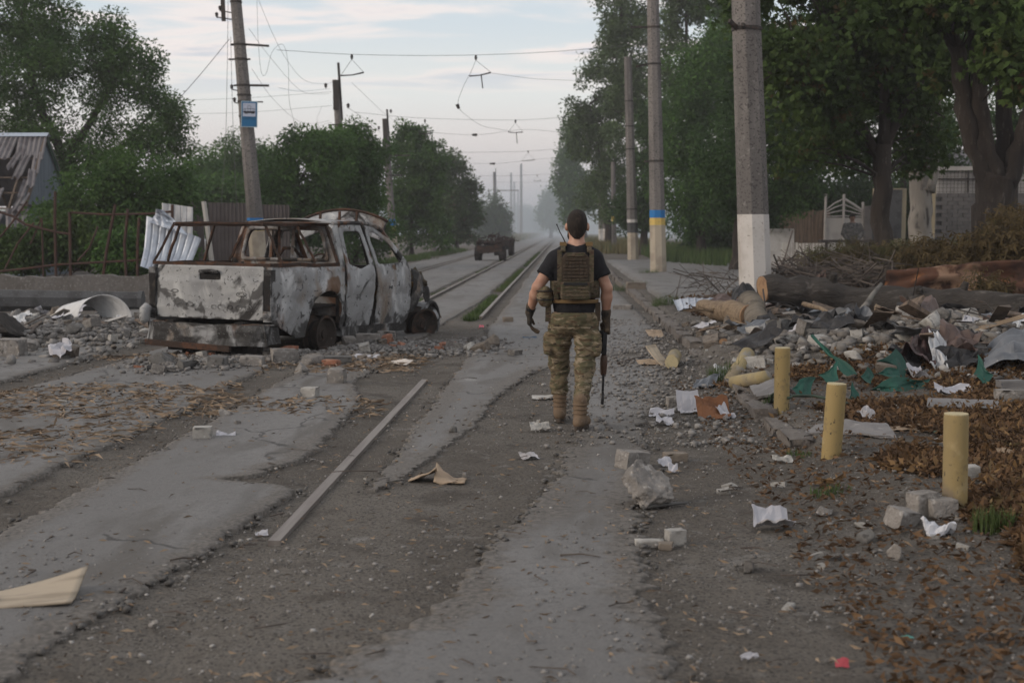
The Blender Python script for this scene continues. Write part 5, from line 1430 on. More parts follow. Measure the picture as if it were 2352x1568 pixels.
# tailgate
def tg(x, z):
    y = -1.285 + .006 * fb1(x * 3, z * 3, 2, s=9) + .018 * sst(.93, .98, z) - .02 * sst(.62, .56, z) * 0
    y += .03 * math.exp(-(x / .22) ** 4) * sst(.50, .60, z) * (1 - sst(.85, .92, z)) * .5
    y -= .012 * math.exp(-((z - .60) / .03) ** 2)
    return Vector((x, y, z))
hole = rounded([(-.155, .945), (.155, .945), (.15, 1.03), (.10, 1.055), (-.10, 1.055), (-.15, 1.03)], .03)
panel('tailgate', m_burn_w, rounded([(-.765, .475), (.765, .475), (.765, 1.115), (-.765, 1.115)], .03), [hole], tg, truck, .03, .05, soot=soot_tail)
mb = MB(); mb.box((0, -1.235, 1.0), (.33, .05, .14)); mb.build('handle_recess', m_sootm, truck)
mb = MB(); mb.tube([(-.13, -1.30, 1.045), (0, -1.31, 1.055), (.13, -1.30, 1.045)], .022, 6); mb.build('handle', m_burn_k, truck)
def ringmark(x, z, rx, rz):
    mb = MB(); N = 14; pts = [(x + rx * math.cos(2 * PI * k / N), tg(x, z).y - .004, z + rz * math.sin(2 * PI * k / N)) for k in range(N + 1)]
    mb.tube(pts, .0035, 4, False); mb.build('scorch_ring', m_burn_k, truck)
for x, z, rx, rz in ((-.50, .80, .05, .018), (.46, .78, .07, .028), (.46, .78, .04, .014), (.06, .62, .035, .026), (.17, .622, .05, .03), (.30, .62, .034, .026), (.43, .62, .045, .028), (.56, .62, .045, .03), (-.40, .63, .06, .028), (-.28, .64, .05, .026)):
    ringmark(x, z, rx, rz)
# corners with empty lamp recesses, bumper
for s in (1, -1):
    mb = MB(); mb.box((s * .83, -1.25, .78), (.10, .10, .60)); mb.build('rear_corner', m_burn_k, truck)
    mb = MB(); mb.box((s * .825, -1.262, .80), (.085, .09, .42)); lr = mb.build('lamp_recess', m_sootm, truck)
    mb = MB(); mb.thick(lambda a, b: Vector((s * (.775 + a * .105), -1.305 + .03 * a * a + .012 * math.sin(b * 9), .46 + b * .13)), 4, 6, .012); mb.build('corner_plate', m_burn_k, truck)
mb = MB(); mb.thick(lambda a, b: Vector(((a - .5) * 1.72, -1.42 + .10 * (2 * a - 1) ** 4 + .03 * fb1(a * 9, b * 3, 1, s=3), .17 + b * .25 + .012 * fb1(a * 12, b * 2, 5, s=4))), 40, 6, .02); mb.build('bumper', m_burn_k, truck)
mb = MB(); mb.thick(lambda a, b: Vector(((a - .5) * 1.70, -1.42 + b * .16 + .10 * (2 * a - 1) ** 4, .42 + .015 * fb1(a * 9, b, 3, s=5) - .05 * math.exp(-((a - .42) / .2) ** 4))), 40, 4, .015); mb.build('bumper_step', m_burn_r, truck)
mb = MB(); mb.bar((-.82, -1.44, .17), (.40, -1.44, .135), .05, .07); mb.build('bumper_edge', m_rustf, truck)
for s in (1, -1):
    mb = MB(); mb.thick(lambda a, b: Vector((s * (.86 - .05 * b), -1.36 + a * .3, .19 + b * .24 + .02 * fb1(a * 5, b * 5, s, s=7))), 8, 6, .02); mb.build('bumper_end', m_burn_w if s < 0 else m_burn_k, truck)
mb = MB(); mb.tube([(-.86, -1.33, .62), (-.89, -1.36, .56), (-.89, -1.37, .44), (-.87, -1.36, .40)], [.05, .07, .065, .05], 8); mb.build('melted_corner', m_burn_w, truck, True)
# bed floor, chassis, underside
mb = MB(); mb.box((0, -.44, .60), (1.56, 1.64, .03)); mb.build('bed_floor', m_sootm, truck)
for s in (1, -1):
    mb = MB(); mb.box((s * .50, .9, .38), (.12, 4.6, .14)); mb.build('chassis_rail', m_sootm, truck)
    mb = MB(); mb.thick(lambda a, b: Vector((s * .80, -.52 + a * 1.04, .60 + .30 * math.sin(a * PI))) + Vector((-s * .28 * b, 0, 0)), 12, 3, .012); mb.build('inner_arch', m_sootm, truck)
mb = MB(); mb.box((0, 1.35, .33), (1.5, 1.8, .05)); mb.build('cab_floor', m_sootm, truck)
mb = MB(); mb.tube([(-.75, 0, .24), (.75, 0, .24)], .05, 8); mb.build('rear_axle', m_sootm, truck)
mb = MB(); mb.box((.02, -1.2, .14), (1.3, .12, .14)); mb.box((-.25, -1.05, .08), (.5, .2, .10)); mb.build('tow_beam', m_sootm, truck)
# inside the cab: seat frames, dash, wheel
for xx in (-.36, .36):
    mb = MB(); mb.box((xx, 1.42, .62), (.46, .46, .10)); mb.build('seat_base', m_sootm, truck)
    mb = MB(); mb.tube([(xx - .2, 1.22, .65), (xx - .2, 1.10, 1.18), (xx - .08, 1.07, 1.32), (xx + .08, 1.07, 1.32), (xx + .2, 1.10, 1.18), (xx + .2, 1.22, .65)], .025, 6); mb.build('seat_frame', m_rustf, truck)
mb = MB(); mb.box((0, 2.12, .95), (1.45, .30, .28)); mb.build('dashboard', m_sootm, truck)
mb = MB(); mb.tube([(-.36 + .17 * math.cos(a), 1.88 + .06 * math.sin(a), 1.08 + .16 * math.sin(a)) for a in [2 * PI * k / 16 for k in range(17)]], .014, 5, False); mb.build('steering_wheel', m_rustf, truck)
mb = MB(); mb.box((0, .58, .58), (1.3, .25, .25)); mb.build('rear_seat', m_sootm, truck)
# wheels: bare rims
def wheel(x, y, z, r=.225, rot=0):
    h = link('wheel', None, truck, (x, y, z)); s = 1 if x > 0 else -1
    mb = MB(); N = 28
    prof = [(-.10, r + .02), (-.10, r - .02), (-.05, r - .055), (.04, r - .055), (.085, r - .02), (.10, r + .022), (.115, r + .024), (.115, r - .004), (.06, r - .035), (.03, r - .07), (.035, .10), (.06, .07), (.06, .0)]
    V = [(s * px_, pr * math.cos(2 * PI * k / N), pr * math.sin(2 * PI * k / N)) for px_, pr in prof for k in range(N)]
    F = [(i * N + k, i * N + (k + 1) % N, (i + 1) * N + (k + 1) % N, (i + 1) * N + k) for i in range(len(prof) - 1) for k in range(N)]
    mb.add(V, F); mb.build('rim', m_rim, h, False)
    mb = MB(); mb.tube([(-s * .10, 0, 0), (-s * .02, 0, 0)], r * .8, 20); mb.build('brake_drum', m_sootm, h)
    mb = MB(); mb.tube([(s * .05, 0, 0), (s * .085, 0, 0)], .05, 10); mb.build('hub', m_rim, h)
    h.rotation_euler = (rot, 0, 0)
    h.empty_display_size = .1
    return h
wheel(.76, 0, .235); wheel(-.76, 0, .235); w3 = wheel(.74, 2.95, .22); wheel(-.72, 2.95, .22)
w3.rotation_euler = (0, rad(8), rad(-24))
# front: collapsed engine mass, raised bonnet, torn wing and a rim piece lying by the front corner
V, F = rock((1.35, 1.0, .62), 77, sub=4, rough=.32, cuts=5)
o = link('engine_wreck', npmesh('engine_wreck', V, F, M('burnt engine', (.07, .055, .035), .95, [(4, (.16, .09, .035), .48, .6), (9, (.02, .018, .016), .5, .62), (20, (.22, .18, .12), .64, .72)], bump=[(16, 1, .06), (50, .6, .02)])), truck, (.06, 2.85, .35))
V, F = rock((.42, .62, .62), 79, sub=4, rough=.45, cuts=4)
link('melted_wing', npmesh('melted_wing', V, F, o.data.materials[0]), truck, (.70, 2.55, .52)).rotation_euler = (rad(-28), 0, 0)
mb = MB()
mb.thick(lambda a, b: Vector(((a - .5) * 1.30 - .28, 2.25 + .12 * b + .20 * a, 1.42 + b * .30 + .17 * math.sin(a * PI) ** .8 + .02 * fb1(a * 4, b * 3, 2, s=3))), 24, 8, .012); mb.build('raised_bonnet', burnt('bonnet', (.32, .33, .35), (.52, .62), (.58, .66), 2.4), truck, True)
mb = MB(); mb.tube([((a - .5) * 1.34 - .28, 2.36 + .20 * a, 1.725 + .17 * math.sin(a * PI) ** .8) for a in [k / 16 for k in range(17)]], .022, 6); mb.build('bonnet_edge', m_rustf, truck, True)
for a in (.25, .5, .72):
    mb = MB(); mb.bar(((a - .5) * 1.3 - .28, 2.30, 1.60), ((a - .5) * 1.3 - .28, 2.33, 1.86), .03); mb.build('bonnet_rib', m_rustf, truck)
mb = MB(); mb.thick(lambda a, b: Vector((.60 + .24 * a + .05 * math.sin(b * 5), 3.05 + .55 * b, .05 + .35 * math.sin(a * 2.4) + .06 * fb1(a * 3, b * 3, 2, s=12))), 10, 14, .01); mb.build('torn_wing_sheet', m_burn, truck, True)
mb = MB(); N = 24
mb.tube([(.78, 3.25 + .26 * math.cos(a), .27 + .26 * math.sin(a)) for a in [2 * PI * k / N for k in range(N + 1)]], .03, 6, False)
mb.build('loose_rim_ring', m_burn_k, truck)
mb = MB(); mb.thick(lambda a, b: Vector((.52 + .24 * b, 3.25 + .25 * math.cos(a * PI * 1.2), .27 + .25 * math.sin(a * PI * 1.2))), 16, 3, .012); mb.build('curled_guard', m_burn, truck, True)
# canopy frame over the bed
def fr(nm, a, b, w=.032, m=m_rustf): 
    a, b = Vector(a), Vector(b); rj = random.Random(str(tuple(a)))
    mb = MB(); mb.tube([a.lerp(b, k / 5) + (Vector([rj.uniform(-.010, .010) for _ in range(3)]) if 0 < k < 5 else Vector()) for k in range(6)], w * .62, 4); mb.build(nm, m, truck)
B0, B1, T0, T1 = -1.24, .36, -1.10, .46
for s in (1, -1):
    fr('canopy_sill', (s * .845, B0, 1.135), (s * .835, B1, 1.13), .05)
    fr('canopy_rail', (s * .62, T0, 1.615), (s * .61, T1, 1.63), .035)
    for yb, yt in ((-.98, -1.02), (-.22, -.30)):
        fr('canopy_strut', (s * .835, yb, 1.15), (s * .62, yt, 1.61), .03)
    fr('canopy_strut', (s * .835, .34, 1.15), (s * .62, .42, 1.61), .035)
fr('canopy_strut', (-.845, B0, 1.15), (-.65, T0, 1.61), .035)
fr('canopy_sill', (-.845, B0, 1.137), (.845, B0, 1.132), .045)
for y, z in ((T0, 1.622), (T0 + .04, 1.60), (-.3, 1.63), (.40, 1.64)): fr('canopy_crossbar', (-.66, y, z), (.64, y + .03, z + .005), .028)
mb = MB(); mb.thick(lambda a, b: Vector((-.2 + a * .9, -.1 + b * .5, 1.655 + .015 * fb1(a * 6, b * 6, 2, s=2))), 10, 4, .012); mb.build('canopy_scrap', m_rustf, truck)
mb = MB(); mb.bar((.10, .1, 1.15), (.05, .18, 1.62), .035); mb.build('canopy_post', m_rustf, truck)

# ------------------------------------------------------------------ wrecks further down the track
m_wreck = M('rusted wreck', (.035, .026, .023), .95, [(3, (.06, .034, .025), .48, .62), (8, (.02, .018, .018), .5, .62), (14, (.09, .08, .07), .64, .74)], bump=[(10, .6, .04)])
def wreck(label, u, Y, w_, ln, seed, wheels=True, hoops=True):
    c = gpos(u, Y)
    t = thing('wrecked_trailer', label, 'wreck', c, rad(-6), 'burnt wrecks on the far track')
    rg = random.Random(seed)
    mb = MB(); mb.box((0, ln / 2, .68), (w_, ln, .22)); mb.build('chassis', m_sootm, t)
    mb = MB(); mb.thick(lambda a, b: Vector(((a - .5) * w_, -.02 + .05 * fb1(a * 6, b * 3, seed, s=1), .45 + b * .36 + .14 * fb1(a * 5, 0, seed, s=2))), 16, 5, .05); mb.build('rear_plate', m_wreck, t)
    for s in (-1, 1):
        mb = MB(); mb.thick(lambda a, b: Vector((s * w_ * .5, a * ln, .80 + b * .25 + .12 * fb1(a * 6, b, s * 3 + seed, s=2))), 12, 4, .04); mb.build('side_board', m_wreck, t)
        if wheels:
            mb = MB(); mb.tube([(s * w_ * .47 - .15, .35, .38), (s * w_ * .47 + .15, .35, .38)], .39, 18); wl_ = mb.build('wheel', m_sootm, t)
            mb = MB(); mb.tube([(s * w_ * .47 - .17, .35, .38), (s * w_ * .47 + .17, .35, .38)], .2, 12); mb.build('rim', m_wreck, wl_)
    if hoops:
        for xx, hh in ((-w_ * .36, 1.95), (w_ * .40, 2.0)):
            mb = MB(); mb.tube([(xx - .10, .2, .9), (xx - .10, .2, 1.15), (xx + .05, .25, hh * .6), (xx + .25, .3, hh * .62)], .035, 6); mb.build('hoop', m_wreck, t)
        mb = MB(); mb.box((0, .9, 1.28), (.40, .1, .14)); mb.bar((0, .9, .9), (0, .9, 1.26), .05); mb.build('headboard', m_wreck, t)
    for k in range(14):
        mb = MB(); a = Vector((rg.uniform(-.5, .5) * w_, rg.uniform(0, ln), rg.uniform(.6, .9))); mb.tube([a, a + Vector((rg.uniform(-.3, .3), rg.uniform(-.3, .3), rg.uniform(.1, .4))), a + Vector((rg.uniform(-.5, .5), rg.uniform(-.4, .4), rg.uniform(.1, .65)))], .022, 4); mb.build('bent_bar', m_wreck, t)
    for k in range(12):
        V, F = rock((rg.uniform(.2, .5), rg.uniform(.2, .5), rg.uniform(.15, .4)), seed + k, sub=2, rough=.3)
        link('charred_lump', npmesh('charred_lump', V, F, m_wreck), t, (rg.uniform(-.4, .4) * w_, rg.uniform(.1, .9) * ln, .78))
    return t
wreck('burnt trailer chassis with bent hoops standing on the far track', 1124, 66, 1.35, 2.4, 3)
wreck('smaller burnt wreck half hidden behind the trailer chassis', 1156, 80, .95, 1.6, 9, True, False)

# ================================================================== walking man
m_skin = M('skin', (.36, .20, .14), .55, [(14, (.42, .25, .18), .45, .65, 3), (5, (.30, .15, .10), .5, .68, 3)], bump=[(60, .12, .004)], spec=.4)
m_hair = M('dark hair', (.016, .012, .010), .85, [(70, (.04, .03, .024), .5, .7, 3, (1, 1, .3))], bump=[(120, .7, .01, (1, 1, .3))])
m_shirt = M('black cotton', (.0125, .0125, .015), .92, [(6, (.02, .02, .024), .5, .7)], bump=[(9, .5, .03), (240, .15, .002)])
def camo(name, a, b, c, d, e, sc=9):
    return M(name, a, .9, [(sc * .8, b, .48, .53, 3, (1, 1, 2.2), .8), (sc * .95, c, .55, .59, 3, (1.1, 1.1, 2.6), .6), (sc * 1.15, d, .58, .61, 3, (1, 1, 3.2), .6), (sc * 1.5, e, .62, .645, 2, (1, 1, 3.4), .4), (sc * 3, (a[0] * .8, a[1] * .8, a[2] * .75), .56, .66, 3)],
             bump=[(12, .35, .02), (180, .2, .003)])
m_camo = camo('camouflage cloth', (.15, .118, .075), (.085, .078, .045), (.225, .185, .13), (.075, .05, .03), (.035, .027, .019))
m_camo_d = camo('camouflage webbing', (.085, .068, .045), (.055, .052, .03), (.11, .085, .06), (.06, .035, .026), (.03, .022, .018), 14)
m_vest = M('brown nylon', (.055, .04, .028), .85, [(5, (.045, .036, .026), .45, .62), (20, (.08, .062, .042), .55, .7)], bump=[(60, .3, .006)])
m_tan = M('tan webbing', (.16, .105, .05), .85, [(12, (.12, .08, .04), .5, .7)], bump=[(80, .3, .004)])
m_glove = M('glove', (.06, .046, .034), .85, [(20, (.12, .088, .058), .5, .66), (7, (.032, .028, .024), .5, .65)], bump=[(50, .4, .006)])
m_boot = M('suede boot', (.15, .105, .07), .88, [(9, (.11, .078, .052), .45, .62), (24, (.20, .15, .11), .6, .74)], bump=[(40, .4, .006)])
m_sole = M('sole', (.05, .04, .032), .9)
m_black = M('black plastic', (.015, .015, .016), .5)
m_metal = M('gun metal', (.03, .031, .034), .42, [(14, (.06, .06, .06), .6, .75)], metal=.6, spec=.5)
m_gunwood = M('gun wood', (.06, .03, .018), .5, [(10, (.05, .024, .014), .5, .65, 4, (3, 3, .5))], spec=.5)

man = thing('person', 'man in black t-shirt, plate carrier and camouflage trousers walking away down the road', 'person', (.082, 10.1, .022))
man.scale = (.972, .972, .972)
def skinmesh(name, sdf, lo, hi, h, mat, parent=man, disp=None):
    V, F = surfnet(sdf, lo, hi, h)
    if disp is not None: V = disp(V)
    return link(name, npmesh(name, V, F, mat, True), parent)
# joints (metres, x right, y ahead, z up)
NECK, HEAD = (.033, .01, 1.44), (.036, .02, 1.615)
SHL, SHR = (-.137, 0, 1.345), (.177, 0, 1.342)
ELL, ELR = (-.282, -.045, 1.12), (.278, -.02, 1.11)
WRL, WRR = (-.350, .085, .905), (.272, .05, .862)
HIPL, HIPR = (-.085, 0, .86), (.105, 0, .86)
KNL, KNR = (-.108, .165, .475), (.100, -.045, .47)
ANL, ANR = (-.100, .17, .10), (.064, -.27, .105)
def body(P):
    d = ell(P, (.036, .018, 1.622), (.077, .096, .112))
    d = smin(d, ell(P, (.028, .055, 1.555), (.058, .070, .075)), .03)
    d = smin(d, ell(P, (.015, .112, 1.585), (.014, .018, .026)), .015)
    d = smin(d, capsule(P, (.033, -.005, 1.40), (.036, .005, 1.55), .061, .052), .03)
    for sx in (-1, 1): d = smin(d, ell(P, (.036 + sx * .087, .010, 1.602), (.014, .024, .036)), .008)
    d = smin(d, ell(P, (.02, .0, 1.25), (.175, .11, .22)), .08)
    d = smin(d, ell(P, (.015, 0, .98), (.15, .105, .19)), .08)
    d = smin(d, capsule(P, SHL, SHR, .06), .06)
    for s, e, w_ in ((SHL, ELL, WRL), (SHR, ELR, WRR)):
        d = smin(d, capsule(P, s, e, .060, .044), .03)
        m = tuple(np.array(e) * .7 + np.array(w_) * .3)
        d = smin(d, capsule(P, e, m, .043, .046), .02)
        d = smin(d, capsule(P, m, w_, .045, .029), .02)
    for a, b, c in ((HIPL, KNL, ANL), (HIPR, KNR, ANR)):
        d = smin(d, capsule(P, a, b, .085, .056), .04)
        d = smin(d, capsule(P, b, c, .054, .036), .03)
    return d
skinmesh('body', body, (-.45, -.38, .06), (.40, .32, 1.76), .0115, m_skin)
def hair(P):
    d = ell(P, (.036, .014, 1.632), (.083, .101, .113))
    d = smin(d, capsule(P, (.036, -.022, 1.60), (.035, -.012, 1.50), .060, .056), .03)
    cut = np.maximum((1.545 + .55 * np.maximum(P[..., 1] + .02, 0)) - P[..., 2], 0)
    nape = (1.506 + .75 * np.maximum(0, np.abs(P[..., 0] - .036) - .036) - P[..., 2]) + 9 * np.maximum(0, P[..., 1] - .05) * .35
    face = (P[..., 1] - .055) - (P[..., 2] - 1.64) * .9
    return np.maximum(np.maximum(d, nape), face) - .001
skinmesh('hair', hair, (-.09, -.12, 1.50), (.16, .16, 1.78), .007, m_hair)
def hair_fade(P):
    d = ell(P, (.036, .012, 1.630), (.0795, .099, .112))
    return np.maximum(np.maximum(d, 1.476 + .02 * np.cos((P[..., 0] - .036) * 32) + .9 * np.maximum(0, P[..., 1] - .03) - P[..., 2]), P[..., 1] - .05)
skinmesh('hair_fade', hair_fade, (-.09, -.12, 1.48), (.16, .16, 1.78), .007, M('short stubble', (.10, .06, .044), .8, [(90, (.022, .016, .013), .42, .6, 3)], bump=[(140, .4, .006)]))
def beard(P):
    d = ell(P, (.022, .075, 1.535), (.066, .066, .062))
    return np.maximum(d, P[..., 2] - 1.565 - .2 * (P[..., 1] - .05))
skinmesh('beard', beard, (-.08, -.02, 1.45), (.13, .17, 1.62), .007, m_hair)
def folds(V, amp, sc, seed):
    q = V * np.array(sc)
    n = fbm(q, seed, 3)
    rdg = 1 - 2 * np.abs(vnoise(q * .8 + 9, seed + 4))
    c = V - V.mean(0); c[:, 2] *= .05
    d = c / np.maximum(np.linalg.norm(c, axis=1, keepdims=True), 1e-6)
    return n, rdg
def cloth(amp, sc, seed):
    def f(V):
        q = V * np.array(sc)
        n = fbm(q, seed, 3) * 1.2 + .5 * (1 - 2 * np.abs(vnoise(q * .9 + 9, seed + 4)))
        off = np.stack([vnoise(V * 3, seed + 1), vnoise(V * 3 + 5, seed + 2), 0 * n], 1) * .2
        # push along the horizontal direction away from the nearest limb axis
        ax = np.where(V[:, 2:3] < .80, np.where(V[:, 0:1] < .0, -.088, .085), .02)
        ay = np.where(V[:, 2:3] < .80, 0, 0)
        yc = np.where(V[:, 2] < .8, np.where(V[:, 0] < 0, np.interp(V[:, 2], [.1, .475, .86], [.17, .165, 0]), np.interp(V[:, 2], [.1, .47, .86], [-.27, -.045, 0])), 0)
        d = np.stack([V[:, 0] - ax[:, 0], V[:, 1] - yc, 0 * n], 1); d /= np.maximum(np.linalg.norm(d, axis=1, keepdims=True), .02)
        return V + d * (n * amp)[:, None] + off * amp
    return f
def shirt(P):
    d = ell(P, (.02, .0, 1.24), (.190, .130, .24))
    d = smin(d, ell(P, (.015, 0, .99), (.172, .125, .20)), .08)
    d = smin(d, capsule(P, SHL, SHR, .066), .06)
    d = smin(d, capsule(P, (-.07, -.005, 1.385), (.034, 0, 1.42), .055, .07), .05)
    d = smin(d, capsule(P, (.135, -.005, 1.385), (.034, 0, 1.42), .055, .07), .05)
    d = smin(d, capsule(P, (.033, -.005, 1.40), (.034, 0, 1.455), .080, .066), .04)
    for s, e in ((SHL, ELL), (SHR, ELR)):
        s_, e_ = np.array(s), np.array(e); m = s_ * .34 + e_ * .66
        c = capsule(P, s_, m, .066, .076)
        ax = (e_ - s_) / np.linalg.norm(e_ - s_)
        c = np.maximum(c, (P - (s_ * .38 + e_ * .62)) @ ax)
        d = smin(d, c, .03)
    d = np.maximum(d, .872 + .02 * np.sin(P[..., 0] * 22) - P[..., 2])
    d = np.maximum(d, P[..., 2] - 1.462 - .25 * (np.abs(P[..., 0] - .033) - .05))
    return d
skinmesh('t_shirt', shirt, (-.42, -.20, .82), (.44, .20, 1.56), .011, m_shirt, disp=cloth(.008, (14, 14, 10), 3))
def trousers(P):
    d = ell(P, (.012, -.005, .86), (.188, .138, .135))
    for a, b, c, w1, w2, w3 in ((HIPL, KNL, (-.104, .172, .25), .102, .072, .064), (HIPR, KNR, (.072, -.20, .21), .102, .072, .062)):
        a = (a[0] - .006 * (1 if a[0] < 0 else -1), a[1], a[2] - .03)
        d = smin(d, capsule(P, a, b, w1, w2), .028)
        d = smin(d, capsule(P, b, c, w2, w3), .05)
    # cargo pockets
    d = smin(d, rbox(P, (-.195, .085, .655), (.035, .075, .095), .03), .025)
    d = smin(d, rbox(P, (.195, -.02, .655), (.035, .075, .10), .03), .025)
    d = np.maximum(d, P[..., 2] - .915)
    d = np.maximum(d, .215 - .085 * (P[..., 0] > .0) - P[..., 2])
    return d
def trouser_disp(V):
    W = cloth(.012, (11, 11, 26), 11)(V)
    W = cloth(.007, (26, 26, 40), 15)(W)
    return W
skinmesh('trousers', trousers, (-.28, -.34, .18), (.28, .32, 1.0), .0105, m_camo, disp=trouser_disp)
for nm, c in ():
    mb = MB(); mb.thick(lambda a, b: Vector((.012 + .182 * math.cos(2 * PI * a), .132 * math.sin(2 * PI * a) - .003, .905 + b * .045)), 40, 2, .008); mb.build(nm, m_vest, man, True)
def bootf(an, fy, toe, heel_up):
    """boot: ankle joint an; the sole plane tilts by heel_up"""
    ca, sa = math.cos(heel_up), math.sin(heel_up)
    def f(P):
        q = P - np.array((an[0], an[1], 0))
        c_, s_ = math.cos(toe), math.sin(toe)
        x = q[..., 0] * c_ - q[..., 1] * s_; y = q[..., 0] * s_ + q[..., 1] * c_
        Q = np.stack([x, y, q[..., 2]], -1)
        d = capsule(Q, (0, -.01, .085), (0, .0, fy), .052, .056)
        d = smin(d, capsule(Q, (0, -.055, .055), (0, .135, .048), .046, .047, (1.0, 1, .95)), .03)
        d = smin(d, capsule(Q, (0, .10, .05), (0, .165, .042), .050, .040), .02)
        d = np.maximum(d, .022 - Q[..., 2])
        d = np.minimum(d, capsule(Q, (0, 0, fy - .02), (0, 0, fy + .005), .062, .062) + 0 if False else d)
        return d
    return f
for an, top, toe, seed in ((ANL, .275, -.02, 31), (ANR, .225, .28, 35)):
    f = bootf(an, top, toe, 0)
    o = skinmesh('boot', f, (an[0] - .17, an[1] - .16, 0), (an[0] + .17, an[1] + .27, .36), .0085, m_boot)
    if an is ANL:
        pass
    c_, s_ = math.cos(toe), math.sin(toe)
    mb = MB(); N = 26; V = []
    for z in (0.0, .030):
        for k in range(N):
            t = 2 * PI * k / N; y = .042 + .150 * math.sin(t); x = (.050 if math.sin(t) > -.2 else .044) * math.cos(t) * (1 - .15 * math.sin(t) ** 4)
            V.append((an[0] + x * c_ + y * s_, an[1] - x * s_ + y * c_, z))
    mb.add(V, [(k, (k + 1) % N, N + (k + 1) % N, N + k) for k in range(N)] + [tuple(range(N - 1, -1, -1)), tuple(range(N, 2 * N))])
    mb.build('sole', m_sole, o)
    for zz in (.13, .165, .20):
        mb = MB(); mb.tube([(an[0] + .058 * math.cos(t), an[1] - .005 + .06 * math.sin(t), zz) for t in [2 * PI * k / 16 for k in range(17)]], .006, 5, False); mb.build('lace', m_boot, o)
# left boot: heel just down; tilt the mesh forward a little is left out - both soles rest on the road
def glove(wr, el, fingers, thumb, palm):
    wr = np.array(wr)
    def f(P):
        d = capsule(P, wr + np.array(palm['cuff']), wr, .040, .036)
        d = smin(d, rbox(P, wr + np.array(palm['c']), palm['h'], .022, palm.get('R')), .02)
        for pts, r in fingers + [thumb]:
            for a, b in zip(pts[:-1], pts[1:]):
                d = smin(d, capsule(P, wr + np.array(a), wr + np.array(b), r, r * .9), .006)
        return d
    return f
# left hand: hanging open, fingers slightly curled
def rx(a): return np.array([[1, 0, 0], [0, math.cos(a), -math.sin(a)], [0, math.sin(a), math.cos(a)]])
fl = []
for k, (oy, ln) in enumerate(((.036, 1.0), (.012, 1.08), (-.012, 1.0), (-.034, .82))):
    base = (.002, oy + .012, -.098); m = (.018 + .004 * k, oy + .018, -.098 - .038 * ln); e = (.044 + .006 * k, oy + .014, -.098 - .058 * ln); e2 = (.060 + .006 * k, oy + .008, -.098 - .066 * ln)
    fl.append(((base, m, e, e2), .0105))
skinmesh('glove', glove(WRL, ELL, fl, (((.004, .045, -.035), (.020, .068, -.068), (.034, .066, -.098)), .012), dict(cuff=(.012, -.025, .055), c=(.000, .008, -.055), h=(.021, .045, .052))), (-.46, .0, .66), (-.24, .26, 1.0), .0055, m_glove)
# right hand closed round the rifle grip
GR = np.array((.272, .075, .775))                       # the wrist of the rifle stock inside the fist
fr_ = []
for k in range(4):
    z = -.052 - .024 * k
    fr_.append((((.024, .03, z), (.030, .060, z - .004), (.004, .078, z - .006), (-.026, .062, z - .004), (-.026, .040, z - .002)), .0115))
skinmesh('glove', glove(WRR, ELR, fr_, (((-.015, .02, -.035), (-.034, .042, -.055), (-.030, .066, -.085)), .013), dict(cuff=(.004, -.02, .055), c=(.012, .012, -.062), h=(.026, .034, .055))), (.16, -.06, .66), (.40, .22, .95), .0055, m_glove)
for wr, el in ((WRL, ELL), (WRR, ELR)):
    w_ = np.array(wr); e_ = (np.array(el) - w_); e_ /= np.linalg.norm(e_)
    mb = MB(); mb.tube([Vector(w_ + e_ * .028), Vector(w_ + e_ * .052)], .041, 12); mb.build('glove_strap', m_black, man)
# plate carrier
pc = link('plate_carrier', None, man); pc.empty_display_size = .1
def vest_back(P):
    d = rbox(P, (.022, -.150, 1.225), (.132, .030, .175), .03)
    top = P[..., 2] - 1.40 + np.maximum(0, np.abs(P[..., 0] - .022) - .075) * 1.1
    return np.maximum(d, top)
skinmesh('back_plate', vest_back, (-.15, -.21, 1.02), (.20, -.09, 1.44), .008, m_vest, pc)
skinmesh('front_plate', lambda P: rbox(P, (.022, .150, 1.22), (.135, .035, .17), .03), (-.16, .08, 1.0), (.20, .22, 1.44), .012, m_vest, pc)
mb = MB(); mb.thick(lambda a, b: Vector((.020 + .192 * math.cos(PI * (1 + a)) , -.142 * math.sin(PI * (a)) * 1.0 - .002, 1.03 + b * .14)), 26, 4, .02); mb.build('cummerbund', m_camo_d, pc, True)
for sx in (-1, 1):
    mb = MB(); mb.thick(lambda a, b: Vector((.028 + sx * (.105 + .038 * (a - .5)), -.155 + .30 * b, 1.375 + .082 * math.sin(PI * (.12 + .76 * b)))), 4, 12, .022); mb.build('shoulder_strap', m_camo_d, pc, True)
    mb = MB(); mb.box((.028 + sx * .105, -.05, 1.467), (.055, .075, .03)); mb.build('strap_pad', m_tan, pc)
    mb = MB(); mb.box((.022 + sx * .128, -.165, 1.25), (.035, .03, .34)); mb.build('side_panel', m_camo_d, pc)
mb = MB(); mb.box((.022, -.184, 1.385), (.14, .016, .03)); mb.build('drag_handle', m_camo_d, pc)
for r in range(7):
    z = 1.345 - r * .027
    w_ = .20 if r > 1 else .17
    for c in range(6):
        mb = MB(); mb.box((.022 + (c - 2.5) * w_ / 6, -.186, z), (w_ / 6 - .003, .010, .017), jit=.0015); mb.build('webbing_loop', m_vest, pc)
def pouchb(P): return rbox(P, (.022, -.192, 1.095), (.118, .024, .072), .02)
skinmesh('back_pouch', pouchb, (-.12, -.23, 1.0), (.16, -.15, 1.19), .007, m_camo_d, pc)
mb = MB(); mb.box((.022, -.217, 1.152), (.19, .008, .022)); mb.build('pouch_flap', m_black, pc)
for r in range(3):
    mb = MB(); mb.box((.022, -.218, 1.12 - r * .03), (.215, .006, .012)); mb.build('webbing_loop', m_camo_d, pc)
